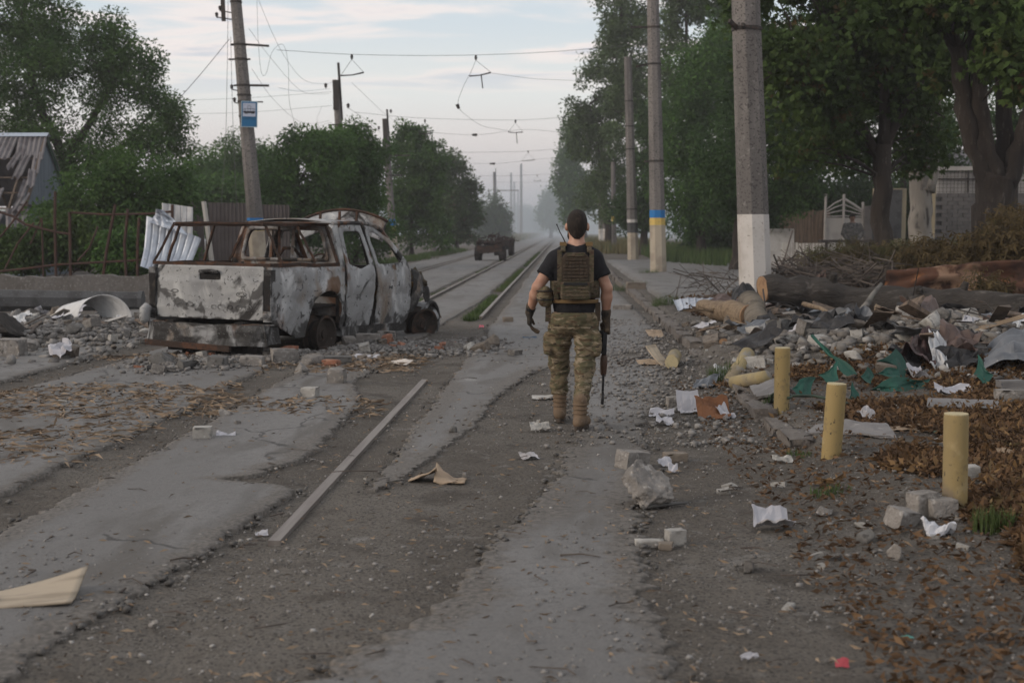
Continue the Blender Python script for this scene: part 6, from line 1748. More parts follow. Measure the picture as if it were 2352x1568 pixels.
mb = MB(); mb.thick(lambda a, b: Vector((.018 + .188 * math.cos(PI * (1 + a)), -.148 * math.sin(PI * a) - .002, .992 + b * .03)), 26, 2, .012); mb.build('tan_belt', m_tan, pc, True)
for k, (x, z) in enumerate(((-.135, 1.14), (-.135, 1.09), (-.13, 1.05), (.175, 1.15), (.178, 1.09))):
    mb = MB(); mb.box((x, -.115, z), (.035, .04, .045), jit=.004); mb.build('side_pouch', m_camo_d, pc)
# hip pouches, radio with its aerial, sling clip
skinmesh('hip_pouch', lambda P: smin(ell(P, (-.222, -.06, 1.045), (.066, .062, .085)), rbox(P, (-.21, -.05, 1.03), (.05, .05, .06), .03), .02), (-.32, -.15, .92), (-.12, .06, 1.16), .008, m_camo, disp=cloth(.005, (20, 20, 20), 41))
mb = MB()
for z in (1.09, 1.02): mb.tube([(-.222 + .070 * math.cos(t), -.06 + .066 * math.sin(t), z) for t in [2 * PI * k / 18 for k in range(19)]], .005, 5, False)
mb.build('pouch_cord', m_black, man)
mb = MB(); mb.box((-.195, -.03, .905), (.05, .06, .13), taper=.9); mb.build('magazine_pouch', m_camo_d, man)
mb = MB(); mb.box((.205, -.02, .92), (.045, .07, .15), taper=.9); mb.build('belt_pouch', m_vest, man)
mb = MB(); mb.box((-.085, .15, 1.36), (.05, .035, .10)); rdo = mb.build('radio', m_black, man)
mb = MB(); mb.tube([(-.050, .10, 1.455), (-.075, .10, 1.51), (-.105, .10, 1.565), (-.128, .10, 1.62)], [.006, .005, .0045, .004], 6); mb.tube([(-.085, .15, 1.38), (-.06, .12, 1.44), (-.050, .10, 1.455)], .006, 6); mb.tube([(-.127, .10, 1.617), (-.131, .10, 1.627)], .007, 6)
mb.build('aerial', m_black, rdo)

# rifle held muzzle down in the right hand: a thing of its own
rf = thing('rifle', 'scoped rifle with a wooden handguard carried muzzle down in the right hand', 'rifle', Vector(man.location) + Vector((.262, .085, .79)), 0)
rf.rotation_euler = (rad(4), rad(1.6), 0)
def rp(nm, m, *boxes):
    mb = MB()
    for b in boxes: mb.box(*b)
    return mb.build(nm, m, rf)
mb = MB(); mb.tube([(0, 0, .10), (0, .0, .0), (0, .005, -.06)], [.016, .019, .021], 8); mb.build('stock_wrist', m_gunwood, rf, True)
mb = MB(); mb.box((0, .035, .23), (.032, .09, .27), taper=1.15); mb.build('stock', m_gunwood, rf)
rp('receiver', m_metal, ((0, .0, -.145), (.036, .052, .20)), ((0, -.032, -.14), (.026, .018, .17)))
rp('magazine', m_metal, ((0, .065, -.165), (.024, .09, .065)))
mb = MB(); mb.tube([(-.030, -.02, -.05), (-.030, -.02, -.10), (-.030, -.02, -.20), (-.030, -.02, -.235)], [.019, .014, .014, .019], 10); sc_ = mb.build('scope', m_black, rf)
mb = MB(); mb.box((-.015, -.01, -.13), (.03, .03, .05)); mb.build('scope_mount', m_metal, sc_)
mb = MB(); mb.tube([(0, 0, -.245), (0, 0, -.27), (0, .0, -.33), (0, 0, -.40), (0, 0, -.415)], [.022, .028, .029, .024, .018], 10); mb.build('handguard', m_gunwood, rf, True)
mb = MB(); mb.tube([(0, 0, -.24), (0, 0, -.50), (0, 0, -.575)], [.0115, .0105, .0095], 8); mb.build('barrel', m_metal, rf, True)
mb = MB(); mb.tube([(0, 0, -.575), (0, 0, -.58), (0, 0, -.645), (0, 0, -.652)], [.009, .0135, .0135, .010], 8); mb.build('flash_hider', m_metal, rf, True)
rp('front_sight', m_metal, ((0, -.018, -.555), (.010, .04, .03)), ((0, -.012, -.435), (.014, .03, .035)))
mb = MB(); mb.tube([(0, -.016, -.25), (0, -.016, -.43)], .008, 6); mb.build('gas_tube', m_metal, rf)

# ------------------------------------------------------------------ second person, far right, before the white gate
p2 = thing('person', 'dark haired person in a grey patterned shirt behind the dark plank table', 'person', gpos(1957, 46.4))
def far_body(P):
    d = ell(P, (0, 0, 2.02), (.095, .11, .13))
    d = smin(d, capsule(P, (0, 0, 1.82), (0, 0, 1.95), .055), .03)
    d = smin(d, ell(P, (.02, 0, 1.52), (.27, .15, .36)), .06)
    d = smin(d, capsule(P, (-.24, 0, 1.74), (-.33, -.05, 1.45), .075, .055), .05); d = smin(d, capsule(P, (-.33, -.05, 1.45), (-.22, -.18, 1.24), .055, .04), .03)
    d = smin(d, capsule(P, (.26, 0, 1.74), (.36, -.05, 1.45), .075, .055), .05); d = smin(d, capsule(P, (.36, -.05, 1.45), (.2, -.18, 1.24), .055, .04), .03)
    for s in (-1, 1):
        d = smin(d, capsule(P, (s * .11, 0, 1.2), (s * .12, 0, .62), .11, .07), .04)
        d = smin(d, capsule(P, (s * .12, 0, .62), (s * .12, 0, .1), .065, .04), .04)
        d = smin(d, capsule(P, (s * .12, .03, .06), (s * .12, -.12, .05), .05, .04), .03)
    return d
skinmesh('body', far_body, (-.5, -.35, 0), (.5, .3, 2.2), .025, M('tanned skin', (.20, .12, .085), .6), p2)
skinmesh('shirt', lambda P: np.maximum(np.maximum(far_body(P) - .02, 1.16 - P[..., 2]), P[..., 2] - 1.84 + np.maximum(0, np.abs(P[..., 0]) - .30) * 0 - 0), (-.5, -.35, 1.1), (.5, .3, 1.9), .025, M('grey patterned shirt', (.085, .083, .08), .9, [(16, (.15, .145, .14), .5, .58), (9, (.05, .05, .055), .56, .62)]), p2)
skinmesh('hair', lambda P: np.maximum(ell(P, (0, .01, 2.045), (.112, .13, .13)), np.minimum(-P[..., 1] - .02, 2.05 - P[..., 2])), (-.15, -.15, 1.9), (.15, .2, 2.2), .02, m_hair, p2)
skinmesh('trousers', lambda P: np.maximum(far_body(P) - .02, np.maximum(P[..., 2] - 1.2, .12 - P[..., 2])), (-.5, -.35, .08), (.5, .3, 1.25), .03, m_vest, p2)

# ================================================================== debris
m_stone = M('broken concrete', (.23, .215, .20), .95, [(3, (.16, .15, .14), .42, .62, 5), (22, (.33, .315, .30), .55, .70, 4), (9, (.10, .095, .088), .62, .72, 5)], bump=[(12, .8, .03), (45, .8, .015), (140, .4, .005)])
m_stone_w = M('pale plaster block', (.34, .33, .31), .95, [(4, (.24, .23, .215), .45, .65, 5), (26, (.5, .49, .47), .58, .72), (9, (.16, .15, .14), .66, .74)], bump=[(30, .6, .012), (90, .5, .006)])
m_stone_d = M('dark stone', (.11, .108, .105), .95, [(6, (.16, .155, .15), .5, .68), (20, (.06, .058, .056), .58, .7)], bump=[(20, .7, .015), (70, .5, .006)])
m_stone_b = M('brown rubble', (.17, .145, .12), .95, [(6, (.11, .092, .078), .45, .65), (24, (.24, .21, .18), .58, .7)], bump=[(22, .7, .015), (80, .5, .006)])
m_brick = M('brick', (.25, .115, .075), .92, [(6, (.34, .20, .14), .5, .68), (14, (.14, .07, .05), .58, .7)], bump=[(30, .6, .01)])
m_paper = M('paper', (.40, .40, .43), .8, [(5, (.33, .33, .36), .5, .68), (2, (.26, .24, .225), .56, .70)])
m_card = M('cardboard', (.32, .245, .175), .9, [(4, (.23, .175, .125), .48, .66), (14, (.40, .32, .25), .6, .72)], bump=[(24, .3, .01)])
m_ply = M('pale board', (.36, .305, .235), .85, [(2, (.25, .21, .16), .45, .62, 4, (1, 7, 1)), (9, (.26, .22, .18), .60, .7, 4, (.6, 9, 1))], bump=[(30, .3, .006, (.5, 5, 1))])
m_bare = M('bare wood', (.20, .15, .10), .85, [(4, (.13, .095, .065), .45, .62, 4, (.5, 6, 6)), (16, (.36, .28, .195), .6, .7, 3, (.4, 5, 5))], bump=[(14, .7, .02, (.4, 4, 4))])
m_cut = M('cut wood', (.30, .19, .11), .85, [(9, (.21, .13, .08), .45, .62), (3, (.25, .17, .11), .6, .7)])
m_log = M('log bark', (.045, .04, .036), .95, [(1.6, (.028, .025, .023), .42, .62, 5, (.4, 1.6, 1.6)), (9, (.095, .086, .078), .56, .70, 5, (.35, 1.4, 1.4)), (2.2, (.15, .14, .13), .66, .74, 3)], bump=[(9, 1, .06, (.35, 1.5, 1.5)), (30, .8, .03, (.4, 1.4, 1.4))])
m_log2 = M('grooved bark', (.15, .128, .10), .95, [(4, (.09, .076, .06), .45, .62, 5), (16, (.21, .185, .15), .58, .7)], bump=[(12, .9, .03), (50, .5, .01)])
m_post = M('yellow post paint', (.27, .20, .085), .75, [(3, (.24, .185, .09), .45, .65, 4, (1, 1, .4)), (16, (.20, .15, .075), .56, .70, 5), (34, (.05, .04, .03), .63, .70, 4, (1, 1, .5)), (7, (.32, .25, .13), .58, .72), (2.2, (.15, .12, .085), .60, .72, 7, (1, 1, .6))], bump=[(50, .3, .005)], spec=.35)
m_postcap = M('post cement', (.43, .37, .23), .9, [(20, (.32, .28, .18), .5, .68)])
m_green = M('green coated steel', (.004, .048, .034), .65, [(3, (.006, .07, .05), .48, .62), (9, (.03, .03, .025), .66, .72)], spec=.4)
m_brownsh = M('brown profiled sheet', (.10, .068, .058), .55, [(3, (.075, .05, .044), .45, .62), (16, (.17, .13, .115), .66, .74)], spec=.35)
m_greysh = M('grey profiled sheet', (.12, .13, .145), .5, [(3, (.08, .087, .1), .45, .62), (14, (.2, .21, .22), .64, .72)], spec=.4, metal=.2)
m_rustsh = M('large rusted sheet', (.075, .036, .023), .95, [(2.4, (.035, .02, .016), .42, .60, 6), (1.6, (.20, .13, .09), .55, .64, 6, None, .6), (7, (.05, .026, .02), .58, .70), (3, (.17, .075, .032), .60, .70)], bump=[(14, .5, .02)])
m_slabg = M('grey sheet board', (.17, .165, .165), .9, [(3, (.13, .125, .125), .45, .62), (18, (.23, .225, .22), .6, .72)], bump=[(30, .3, .006)])
m_blacksh = M('black tar sheet', (.025, .025, .027), .7, [(5, (.05, .05, .052), .5, .66)])
m_foam = M('white foam', (.46, .47, .50), .9, bump=[(40, .5, .01)])
m_hose = M('green hose', (.035, .055, .04), .6)
m_rope = M('brown cloth', (.19, .088, .045), .9, [(8, (.13, .06, .032), .45, .65)], bump=[(60, .3, .005)])

m_post2 = M('worn yellow post paint', (.29, .235, .125), .8, [(3, (.20, .17, .12), .42, .62, 5), (9, (.24, .22, .19), .55, .68, 5), (24, (.12, .10, .075), .62, .72)], bump=[(40, .5, .008)])
PEND = []                    # things whose label is completed from what they lie beside
LAND = []
def land(name, x, y): LAND.append((name, x, y))

# --- bollards
def bollard(label, u, vb, vt, r, lean):
    p = onG(u, vb); s = p.y / FPX * 1.004
    h = (vb - vt) * s
    t = thing('bollard', label, 'bollard', p - Vector((0, 0, .06)), 0, 'yellow bollards along the kerb')
    mb = MB(); n = 28
    zs = [0, .06, .10, h * .4, h * .7, h + .035, h + .052, h + .06]
    rr = [r, r, r, r, r, r, r * .985, r * .95]
    for_v = []
    V = [(rr[k] * math.cos(2 * PI * i / n) + lean[0] * z, rr[k] * math.sin(2 * PI * i / n) + lean[1] * z, z) for k, z in enumerate(zs) for i in range(n)]
    F = [(k * n + i, k * n + (i + 1) % n, (k + 1) * n + (i + 1) % n, (k + 1) * n + i) for k in range(len(zs) - 1) for i in range(n)]
    mb.add(V, F); o = mb.build('post', m_post, t, False)
    for q in o.data.polygons: q.use_smooth = True
    mb = MB(); mb.tube([(lean[0] * (h + .05), lean[1] * (h + .05), h + .05), (lean[0] * (h + .064), lean[1] * (h + .064), h + .064)], r * .955, n); mb.build('top_cap', m_postcap, t)
    land({1: 'the farthest bollard', 2: 'the middle bollard', 3: 'the nearest bollard'}[len([k for k in LAND if 'bollard' in k[0]]) + 1], p.x, p.y)
    return t
bollard('yellow bollard farthest from the camera, ringed by a green hose', 1795, 938, 792, .063, (0, 0))
bollard('scratched yellow bollard in the middle, leaning slightly to the right', 1908, 1040, 873, .064, (.055, 0))
bollard('yellow bollard nearest the camera, beside the grass tuft', 2193, 1168, 946, .064, (-.012, 0))
def stub(label, a, b, r, mat=m_post, cap=m_postcap, n=20, group='broken yellow bollard stubs'):
    a, b = Vector(a), Vector(b)
    t = thing('bollard_stub', label, 'bollard', (a + b) / 2, 0, group)
    mb = MB(); mb.tube([a - t.location, a.lerp(b, .5) - t.location, b - t.location], [r, r, r], n); mb.build('post', mat, t, True)
    d = (a - b).normalized()
    mb = MB(); mb.tube([a - t.location, a + d * .006 - t.location], r * .96, n); mb.build('broken_end', cap, t)
    return t
p = onG(1545, 845)
stub('short yellow bollard stub lying end on by the kerb, nearest the road', p + Vector((-.02, -.10, .07)), p + Vector((.06, .42, .10)), .075, m_post2)
stub('yellow bollard stub lying on its side behind the farthest bollard', onG(1690, 882) + Vector((-.02, .0, .07)), onG(1762, 885) + Vector((0, .05, .07)), .066, m_post2, cap=m_conc)
p = onG(1668, 850)
stub('yellow bollard stub half buried in the rubble by the grooved log', p + Vector((.06, .2, .0)), p + Vector((.30, .62, .26)), .075, m_post2)

# --- logs
def log(label, pts, r, mat, name='felled_trunk', knots=(), capa=m_cut, capb=m_cut, cat='log', n=18):
    pts = [Vector(p) for p in pts]
    t = thing(name, label, cat, pts[0])
    Q, R = [], []
    for i in range(len(pts) - 1):
        for k in range(6):
            f = k / 6; q = pts[i].lerp(pts[i + 1], f)
            rr = r[i] + (r[i + 1] - r[i]) * f
            Q.append(q + Vector((0, rr * .08 * math.sin(i * 3 + k), rr * .12 * math.sin(i * 5 + k * 1.3)))); R.append(rr)
    Q.append(pts[-1]); R.append(r[-1]); Q[0] = pts[0]
    mb = MB(); mb.tube([q - pts[0] for q in Q], R, n)
    V = np.array(mb.v); mb.v = [tuple(v) for v in V + .05 * np.mean(R) * np.stack([vnoise(V * 5, 1), vnoise(V * 5, 2), vnoise(V * 5, 3)], -1) * 2]
    mb.build('bark', mat, t, True)
    for k, (e, f, c) in enumerate(((Q[0], Q[1], capa), (Q[-1], Q[-2], capb))):
        d = (e - f).normalized(); rr = R[0] if k == 0 else R[-1]
        mb = MB(); mb.tube([e - pts[0] - d * .005, e - pts[0] + d * .012], [rr * .97, rr * .93], n); mb.build('cut_face', c, t)
    for f, d, ln, rk in knots:
        k = int(f * (len(Q) - 1)); q = Q[k] - pts[0]; dv = Vector(d).normalized()
        mb = MB(); mb.tube([q, q + dv * (R[k] + ln * .5), q + dv * (R[k] + ln)], [rk * 1.4, rk, rk * .8], 8); mb.build('branch_stub', mat, t, True)
    return t
log('large dark felled trunk lying across the rubble, its sawn end by the thick pole', [at(1752, 664, 18.9), at(1850, 672, 19.0), at(1960, 698, 18.9), at(2110, 702, 18.6), at(2250, 712, 18.2), at(2480, 718, 17.6)], [.20, .25, .25, .26, .26, .28], m_log,
    knots=((.30, (.1, -.3, 1), .12, .06), (.62, (-.2, -.8, .8), .10, .05), (.75, (.2, -.2, 1), .10, .05)))
land('the felled trunk', *at(1900, 690, 19)[:2])
log('shorter grooved log lying towards the camera in the rubble', [at(1755, 806, 14.5), at(1745, 765, 15.9), at(1735, 720, 17.6), at(1722, 692, 18.6)], [.135, .16, .16, .165], m_log2, 'grooved_log', capa=M('grey cut wood', (.16, .12, .09), .9, [(9, (.10, .08, .06), .45, .62)]))
land('the grooved log', *at(1750, 780, 15.5)[:2])
t = log('broken pale log with a splintered left end beside the grooved log', [at(1612, 704, 18.8), at(1660, 714, 18.2), at(1722, 727, 17.6)], [.10, .15, .17], m_bare, 'splintered_log', capa=m_twig)
for k in range(7):
    a = at(1640 + k * 9, 712 + (k % 3) * 5, 18.2) - t.location; mb = MB(); mb.tube([a, a + Vector((-.45 + .05 * k, -.1, .06 * (k % 3)))], [.03, .006], 4); mb.build('splinter', m_bare, t)
log('small dark log with a pale sawn end left of the grooved log', [at(1663, 790, 15.6), at(1690, 778, 16.2), at(1722, 765, 16.8)], [.075, .08, .08], m_log, 'small_log')
def stick(label, pts, r, mat=m_twig, name='branch', cat='branch', group=None):
    mb = MB(); m = len(pts); mb.tube(pts, [r * (1 - .55 * k / (m - 1)) for k in range(m)], 7)
    return tag(mb.build(name, mat, None, True), label, cat, group)
stick('bare grey branch leaning against the felled trunk', [at(1966, 728, 17.2), at(1990, 700, 17.4), at(2003, 678, 17.6), at(2024, 652, 17.8)], .055, M('grey dead wood', (.16, .15, .135), .95, [(6, (.09, .085, .078), .45, .62)]))
stick('thin brown branch arching over the rubble before the felled trunk', [at(1846, 698, 17), at(1885, 708, 16.6), at(1930, 735, 16), at(1968, 762, 15.2)], .035, m_bare)
stick('dark broken branch slanting down from the felled trunk at right', [at(2090, 680, 17), at(2120, 712, 16.6), at(2158, 745, 16)], .05, m_log)
stick('dark iron post standing up in the rubble at right', [at(2210, 740, 14.5), at(2212, 800, 14.4)], .035, m_dark, 'iron_post', 'post')
stick('grey plank lying under the large broken lump', [onG(1475, 1172) + Vector((0, 0, .02)), onG(1525, 1168) + Vector((0, 0, .025)), onG(1580, 1160) + Vector((0, 0, .015))], .016, m_stone_d, 'plank', 'plank')
stick('long thin stick lying on the road right of the rifle muzzle', [onG(1420, 838) + Vector((0, 0, .02)), onG(1460, 828) + Vector((0, 0, .03)), onG(1482, 822) + Vector((0, 0, .02))], .02)

# --- sheets
def patch(label, corners, mat, seed, crump=.03, ribs=0, amp=.015, bend=0.0, th=.005, name='metal_scrap', cat='metal sheet', nu=18, nv=14, along=0, sharp=True, group=None, smooth=False, smp=0.0):
    c = [Vector(p) for p in corners]
    fn0 = corr(c, ribs, amp, bend, crump, seed, sharp, along)
    loc = sum(c, Vector()) / 4
    mb = MB(); mb.thick(lambda a, b: fn0(a, b) - loc, nu, nv, th)
    o = mb.build(name, mat, None, smooth, loc)
    return tag(o, label, cat, group)
def q(Y, *uv): return [at(u, v, Y if not isinstance(Y, (list, tuple)) else Y[k]) for k, (u, v) in enumerate(uv)]
GG = 'torn green sheet pieces before the rubble'
def shard(label, Y, seed, pts):
    """a torn piece of coated steel: flat outline seen upright, bent a little, with real thickness"""
    rg = np.random.default_rng(seed)
    P = []
    for k, (u, v) in enumerate(pts):
        n = len(pts); a, b = Vector((u, v)), Vector(pts[(k + 1) % n])
        for t_ in (0, .33, .66):
            q_ = a.lerp(b, t_); nrm_ = Vector((b - a).yx) * (.10 * math.sin(t_ * PI)) * (1 if k % 2 else -1)
            P.append((q_.x + nrm_.x, q_.y - nrm_.y))
    cu_ = sum(p[0] for p in P) / len(P); cv_ = sum(p[1] for p in P) / len(P)
    sl, bd = rg.uniform(-.004, .004), rg.uniform(.00002, .00006)
    W3 = lambda u, v: at(u, v, Y + sl * (u - cu_) + bd * (u - cu_) ** 2 - .0035 * (v - cv_))
    c = W3(cu_, cv_); ring_ = [W3(u, v) - c for u, v in P]; mid = [(p * .5) + Vector((0, .012, 0)) for p in ring_]
    n = len(ring_); th = Vector((0, .006, 0)); mb = MB()
    V = [Vector()] + mid + ring_; V2 = [p + th for p in V]; m = len(V)
    F = []
    for k in range(n):
        k2 = (k + 1) % n
        F += [(0, 1 + k, 1 + k2), (1 + k, 1 + n + k, 1 + n + k2, 1 + k2)]
    F2 = F + [tuple(i_ + m for i_ in reversed(f)) for f in F] + [(1 + n + k, 1 + n + k + m, 1 + n + (k + 1) % n + m, 1 + n + (k + 1) % n) for k in range(n)]
    mb.add(V + V2, F2)
    return tag(mb.build('metal_scrap', m_green, None, False, c), label, 'metal sheet', GG)
ZD = lambda *p: [(1454.6 + .3815 * x, 597.2 + .3815 * y) for x, y in p]
shard('green torn sheet piece just right of the first bollard foot', 11.2, 1, ZD((955, 775), (1000, 720), (1100, 705), (1070, 810), (985, 815)))
shard('green torn sheet piece standing above the hose between the first two bollards', 11.6, 2, ZD((1112, 690), (1200, 640), (1235, 605), (1237, 720), (1160, 735)))
shard('long pointed green sheet blade slanting down behind the middle bollard', 11.9, 3, ZD((1118, 488), (1240, 590), (1350, 688), (1290, 700), (1230, 640)))
shard('large green curved sheet rising like a sail in the middle of the scrap', 12.0, 4, ZD((1462, 607), (1582, 533), (1650, 655), (1640, 740), (1590, 640)))
shard('slim green curved strip lying under the sail shaped sheet', 11.7, 5, ZD((1445, 690), (1520, 648), (1600, 660), (1610, 700), (1500, 690)))
shard('green sheet added in place of a wide shadow behind the brown leaves', 11.4, 6, ZD((1395, 790), (1500, 730), (1640, 705), (1790, 715), (1690, 805), (1540, 800)))  # outline of a dark shadow, modelled as one more green piece
shard('green sheet fang standing right of the middle bollard', 10.8, 7, ZD((1268, 868), (1312, 800), (1320, 732), (1358, 800), (1352, 850)))
shard('green sheet blade at the right end of the scrap by the grey sheets', 11.7, 8, ZD((2050, 690), (2075, 566), (2112, 640), (2168, 690), (2110, 752)))
shard('small dark green corner piece poking out between strip and fang', 11.5, 9, ZD((1370, 700), (1410, 640), (1450, 700), (1430, 745)))
stick('thin green trim strip sticking out of the green scrap', [at(1865, 770, 13), at(1905, 815, 12.8), at(1960, 850, 12.6)], .018, m_green, 'metal_strip', 'metal strip')
patch('crumpled brown profiled sheet bulging out of the rubble', q((14.6, 14.6, 15.3, 15.3), (2055, 785), (2148, 792), (2168, 738), (2048, 735)), m_brownsh, 11, .10, 6, .02, .26, nu=40, nv=20, name='profiled_sheet')
patch('grey profiled roofing sheets stacked at the right edge of the rubble', q((12.2, 12.0, 13.2, 13.2), (2262, 852), (2420, 838), (2420, 765), (2262, 796)), m_greysh, 12, .06, 4, .05, .1, nu=20, nv=48, along=1, sharp=False, name='profiled_sheet')
patch('white profiled sheet sticking up at the right edge behind the grey sheets', q((13.6, 13.4, 14, 14), (2300, 790), (2420, 760), (2420, 700), (2330, 742)), m_white_sheet, 13, .05, 4, .03, .05, nu=30, nv=12, name='profiled_sheet')
patch('large rust brown steel sheet lying behind the felled trunk', q((19.6, 19.2, 19.3, 19.8), (2028, 690), (2420, 690), (2420, 590), (2036, 624)), m_rustsh, 14, .15, 0, 0, .05, nu=36, nv=16, name='rusty_sheet', smooth=True)
patch('pale ribbed tin sheet lying behind the kerb left of the pole', q((22.6, 22.6, 24, 24), (1556, 712), (1640, 706), (1648, 686), (1546, 690)), m_tin, 15, .04, 6, .02, .04, nu=40, nv=8, name='profiled_sheet')
patch('brown board propped in the rubble left of the thick pole', q((20.4, 20.2, 20.6, 20.8), (1622, 702), (1690, 705), (1702, 690), (1650, 676)), m_brownsh, 16, .03, name='board', cat='board')
patch('black tar sheet folded over the rubble at the foot of the thick pole', q((19.6, 19.4, 20.2, 20.4), (1672, 700), (1752, 702), (1748, 676), (1690, 668)), m_blacksh, 17, .12, bend=.1, name='tar_sheet', cat='sheet')
patch('dusty pink profiled panel standing behind the felled trunk', q(21.5, (1852, 660), (1898, 652), (1896, 618), (1856, 645)), m_brownsh, 18, .03, 3, .02, name='profiled_sheet', nu=24)
patch('black torn sheet in the rubble right of the grooved log', q((16, 15.8, 16.4, 16.6), (1840, 762), (1905, 770), (1890, 735), (1836, 722)), m_blacksh, 19, .12, name='tar_sheet', cat='sheet')
patch('dark brown crumpled sheet in front of the brown profiled sheet', q((12.4, 12.3, 12.9, 12.9), (2060, 835), (2150, 830), (2140, 785), (2082, 790)), M('maroon sheet', (.055, .03, .03), .5, [(6, (.03, .02, .02), .45, .62)]), 20, .16, name='profiled_sheet')
patch('pale crumpled sheet draped beside the brown profiled sheet', q((12.3, 12.2, 12.8, 12.8), (2142, 850), (2178, 848), (2170, 775), (2140, 772)), m_white_sheet, 21, .12, name='metal_scrap')
patch('grey flat board lying on the leaves behind the middle bollard', [onG(1838, 1003) + Vector((0, 0, .03)), onG(2060, 1012) + Vector((0, 0, .02)), onG(2035, 990) + Vector((0, 0, .05)), onG(1900, 985) + Vector((0, 0, .05))], m_slabg, 22, .02, th=.014, name='board', cat='board')
patch('grey board lying left of the first bollard foot, the upper one', [onG(1735, 905) + Vector((0, 0, .05)), onG(1795, 912) + Vector((0, 0, .05)), onG(1796, 890) + Vector((0, 0, .09)), onG(1724, 884) + Vector((0, 0, .08))], m_slabg, 23, .01, th=.02, name='board', cat='board')
patch('small grey tile lying left of the first bollard foot, the lower one', [onG(1742, 918) + Vector((0, 0, .04)), onG(1788, 918) + Vector((0, 0, .04)), onG(1782, 904) + Vector((0, 0, .07)), onG(1738, 904) + Vector((0, 0, .06))], m_slabg, 24, .005, th=.022, name='board', cat='board')
patch('thin grey board lying on the leaves behind the nearest bollard', [onG(2128, 948) + Vector((0, 0, .03)), onG(2300, 952) + Vector((0, 0, .03)), onG(2290, 938) + Vector((0, 0, .05)), onG(2130, 936) + Vector((0, 0, .06))], m_slabg, 25, .01, th=.02, name='board', cat='board')
patch('striped curled sheet scrap lying across the kerb', [onG(1590, 896) + Vector((0, 0, .01)), onG(1640, 890) + Vector((0, 0, .03)), onG(1655, 876) + Vector((0, 0, .10)), onG(1600, 886) + Vector((0, 0, .05))], m_greysh, 26, .03, 3, .008, name='metal_scrap', nu=20)

# --- paper, cardboard, foam
def paper(label, u, v, w_, h_, mat, seed, up=.06, crump=.05, rot=0, name='paper', cat='paper', group=None, th=.002, n=12):
    p = onG(u, v); s = p.y / FPX; W = w_ * s * .92; D = h_ * s * p.y / CAMH * .42
    rg = np.random.default_rng(seed); pl_ = rg.normal(0, 1, (5, 2)); ph = rg.uniform(0, 6, 5)
    def fn(a, b):
        x, y = (a - .5), (b - .5)
        f = sum(abs(((x * k[0] + y * k[1]) * 1.5 + h) % 2 - 1) for k, h in zip(pl_[:2], ph)) / 2
        z = 1.1 * crump * (f - .25 + .35 * fb1(a * 5, b * 5, seed, s=seed)) + up * max(0, b - .35) ** 1.5 * 1.6
        e = 1 + .2 * fb1(a * 2.3 + seed, b * 2.3, .5, s=seed + 9)
        return Vector((x * W * e, y * D * e, max(.004, z)))
    mb = MB(); mb.thick(fn, n, n, th)
    o = mb.build(name, mat, None, False, p + Vector((0, D * .3, .005)))
    o.rotation_euler.z = rot
    return tag(o, label, cat, group)
GP = 'papers scattered over the road'
paper('large crumpled white paper lying on the dirt at lower right', 1780, 1220, 95, 40, m_paper, 1, .10, .09, .2, group=GP)
paper('printed white page standing bent among the papers by the kerb', 1585, 950, 60, 14, m_paper, 2, .22, .05, .25, group=GP)
paper('flat white paper left of the printed page by the kerb', 1520, 958, 62, 12, m_paper, 3, .06, .05, -.1, group=GP)
paper('torn whitish scrap below the flat white paper by the kerb', 1527, 977, 42, 14, m_paper, 4, .05, .06, 0, group=GP)
paper('brown folded cloth cover lying open beside the printed page', 1640, 962, 85, 20, m_rope, 5, .16, .09, .1, name='folder', cat='folder')
paper('white lining torn from the brown folded cover', 1668, 962, 30, 14, m_paper, 6, .10, .05, .6, group=GP)
paper('jagged white scrap on the road behind the soldier', 1240, 992, 52, 18, m_stone_w, 7, .05, .05, .1, group=GP)
paper('folded white scrap nearer the camera than the soldier', 1215, 1056, 48, 14, m_paper, 8, .03, .04, .5, group=GP)
paper('white sheet lying in the rubble before the truck wheel', 835, 828, 62, 14, m_paper, 9, .05, .02, -.12, group=GP)
paper('cream printed page right of the white sheet by the truck', 915, 838, 56, 12, M('cream paper', (.5, .46, .42), .85), 10, .03, .03, -.2, group=GP)
paper('white paper fold between the pale brick and the truck', 518, 1006, 48, 10, m_paper, 11, .03, .05, .2, group=GP)
paper('small white scrap beside the near end of the tram rail', 600, 1233, 32, 8, m_paper, 12, .02, .03, .3, group=GP)
paper('white papers fanned out on the leaves behind the nearest bollard', 2200, 906, 90, 16, m_paper, 13, .06, .06, .1, group=GP)
paper('crumpled white wrapper on the leaves right of the middle bollard', 2008, 975, 50, 22, m_paper, 14, .08, .08, .6, group=GP)
paper('brown torn cardboard beside the white wrapper', 2085, 992, 100, 18, m_card, 15, .03, .03, -.1, name='cardboard', cat='cardboard')
paper('white foam lump at lower right near the nearest bollard', 2160, 1232, 70, 22, m_foam, 16, .04, .08, .2, name='foam', cat='foam', th=.02)
paper('tan cardboard scrap left of the stub lying by the kerb', 1495, 838, 62, 10, m_card, 17, .04, .03, .3, name='cardboard', cat='cardboard')
paper('beige broken panel leaning on the stub by the kerb', 1525, 842, 34, 22, m_ply, 18, .25, .02, .7, name='board', cat='board', th=.015)
paper('folded tan cardboard by the kerb further up the road', 1508, 775, 40, 12, m_card, 19, .08, .03, .1, name='cardboard', cat='cardboard')
paper('white scrap behind the large broken lump', 1530, 1072, 38, 12, m_paper, 20, .05, .04, .4, group=GP)
paper('small white scrap right behind the large broken lump', 1547, 1088, 24, 9, m_paper, 21, .05, .03, .1, group=GP)
paper('flat white card on the road between the soldier feet and the rail', 1248, 918, 60, 12, m_stone_w, 22, .02, .02, 0, group=GP)
paper('white crumpled scrap in the rubble before the brown sheet', 2118, 868, 52, 26, m_paper, 23, .12, .12, .2, group=GP)
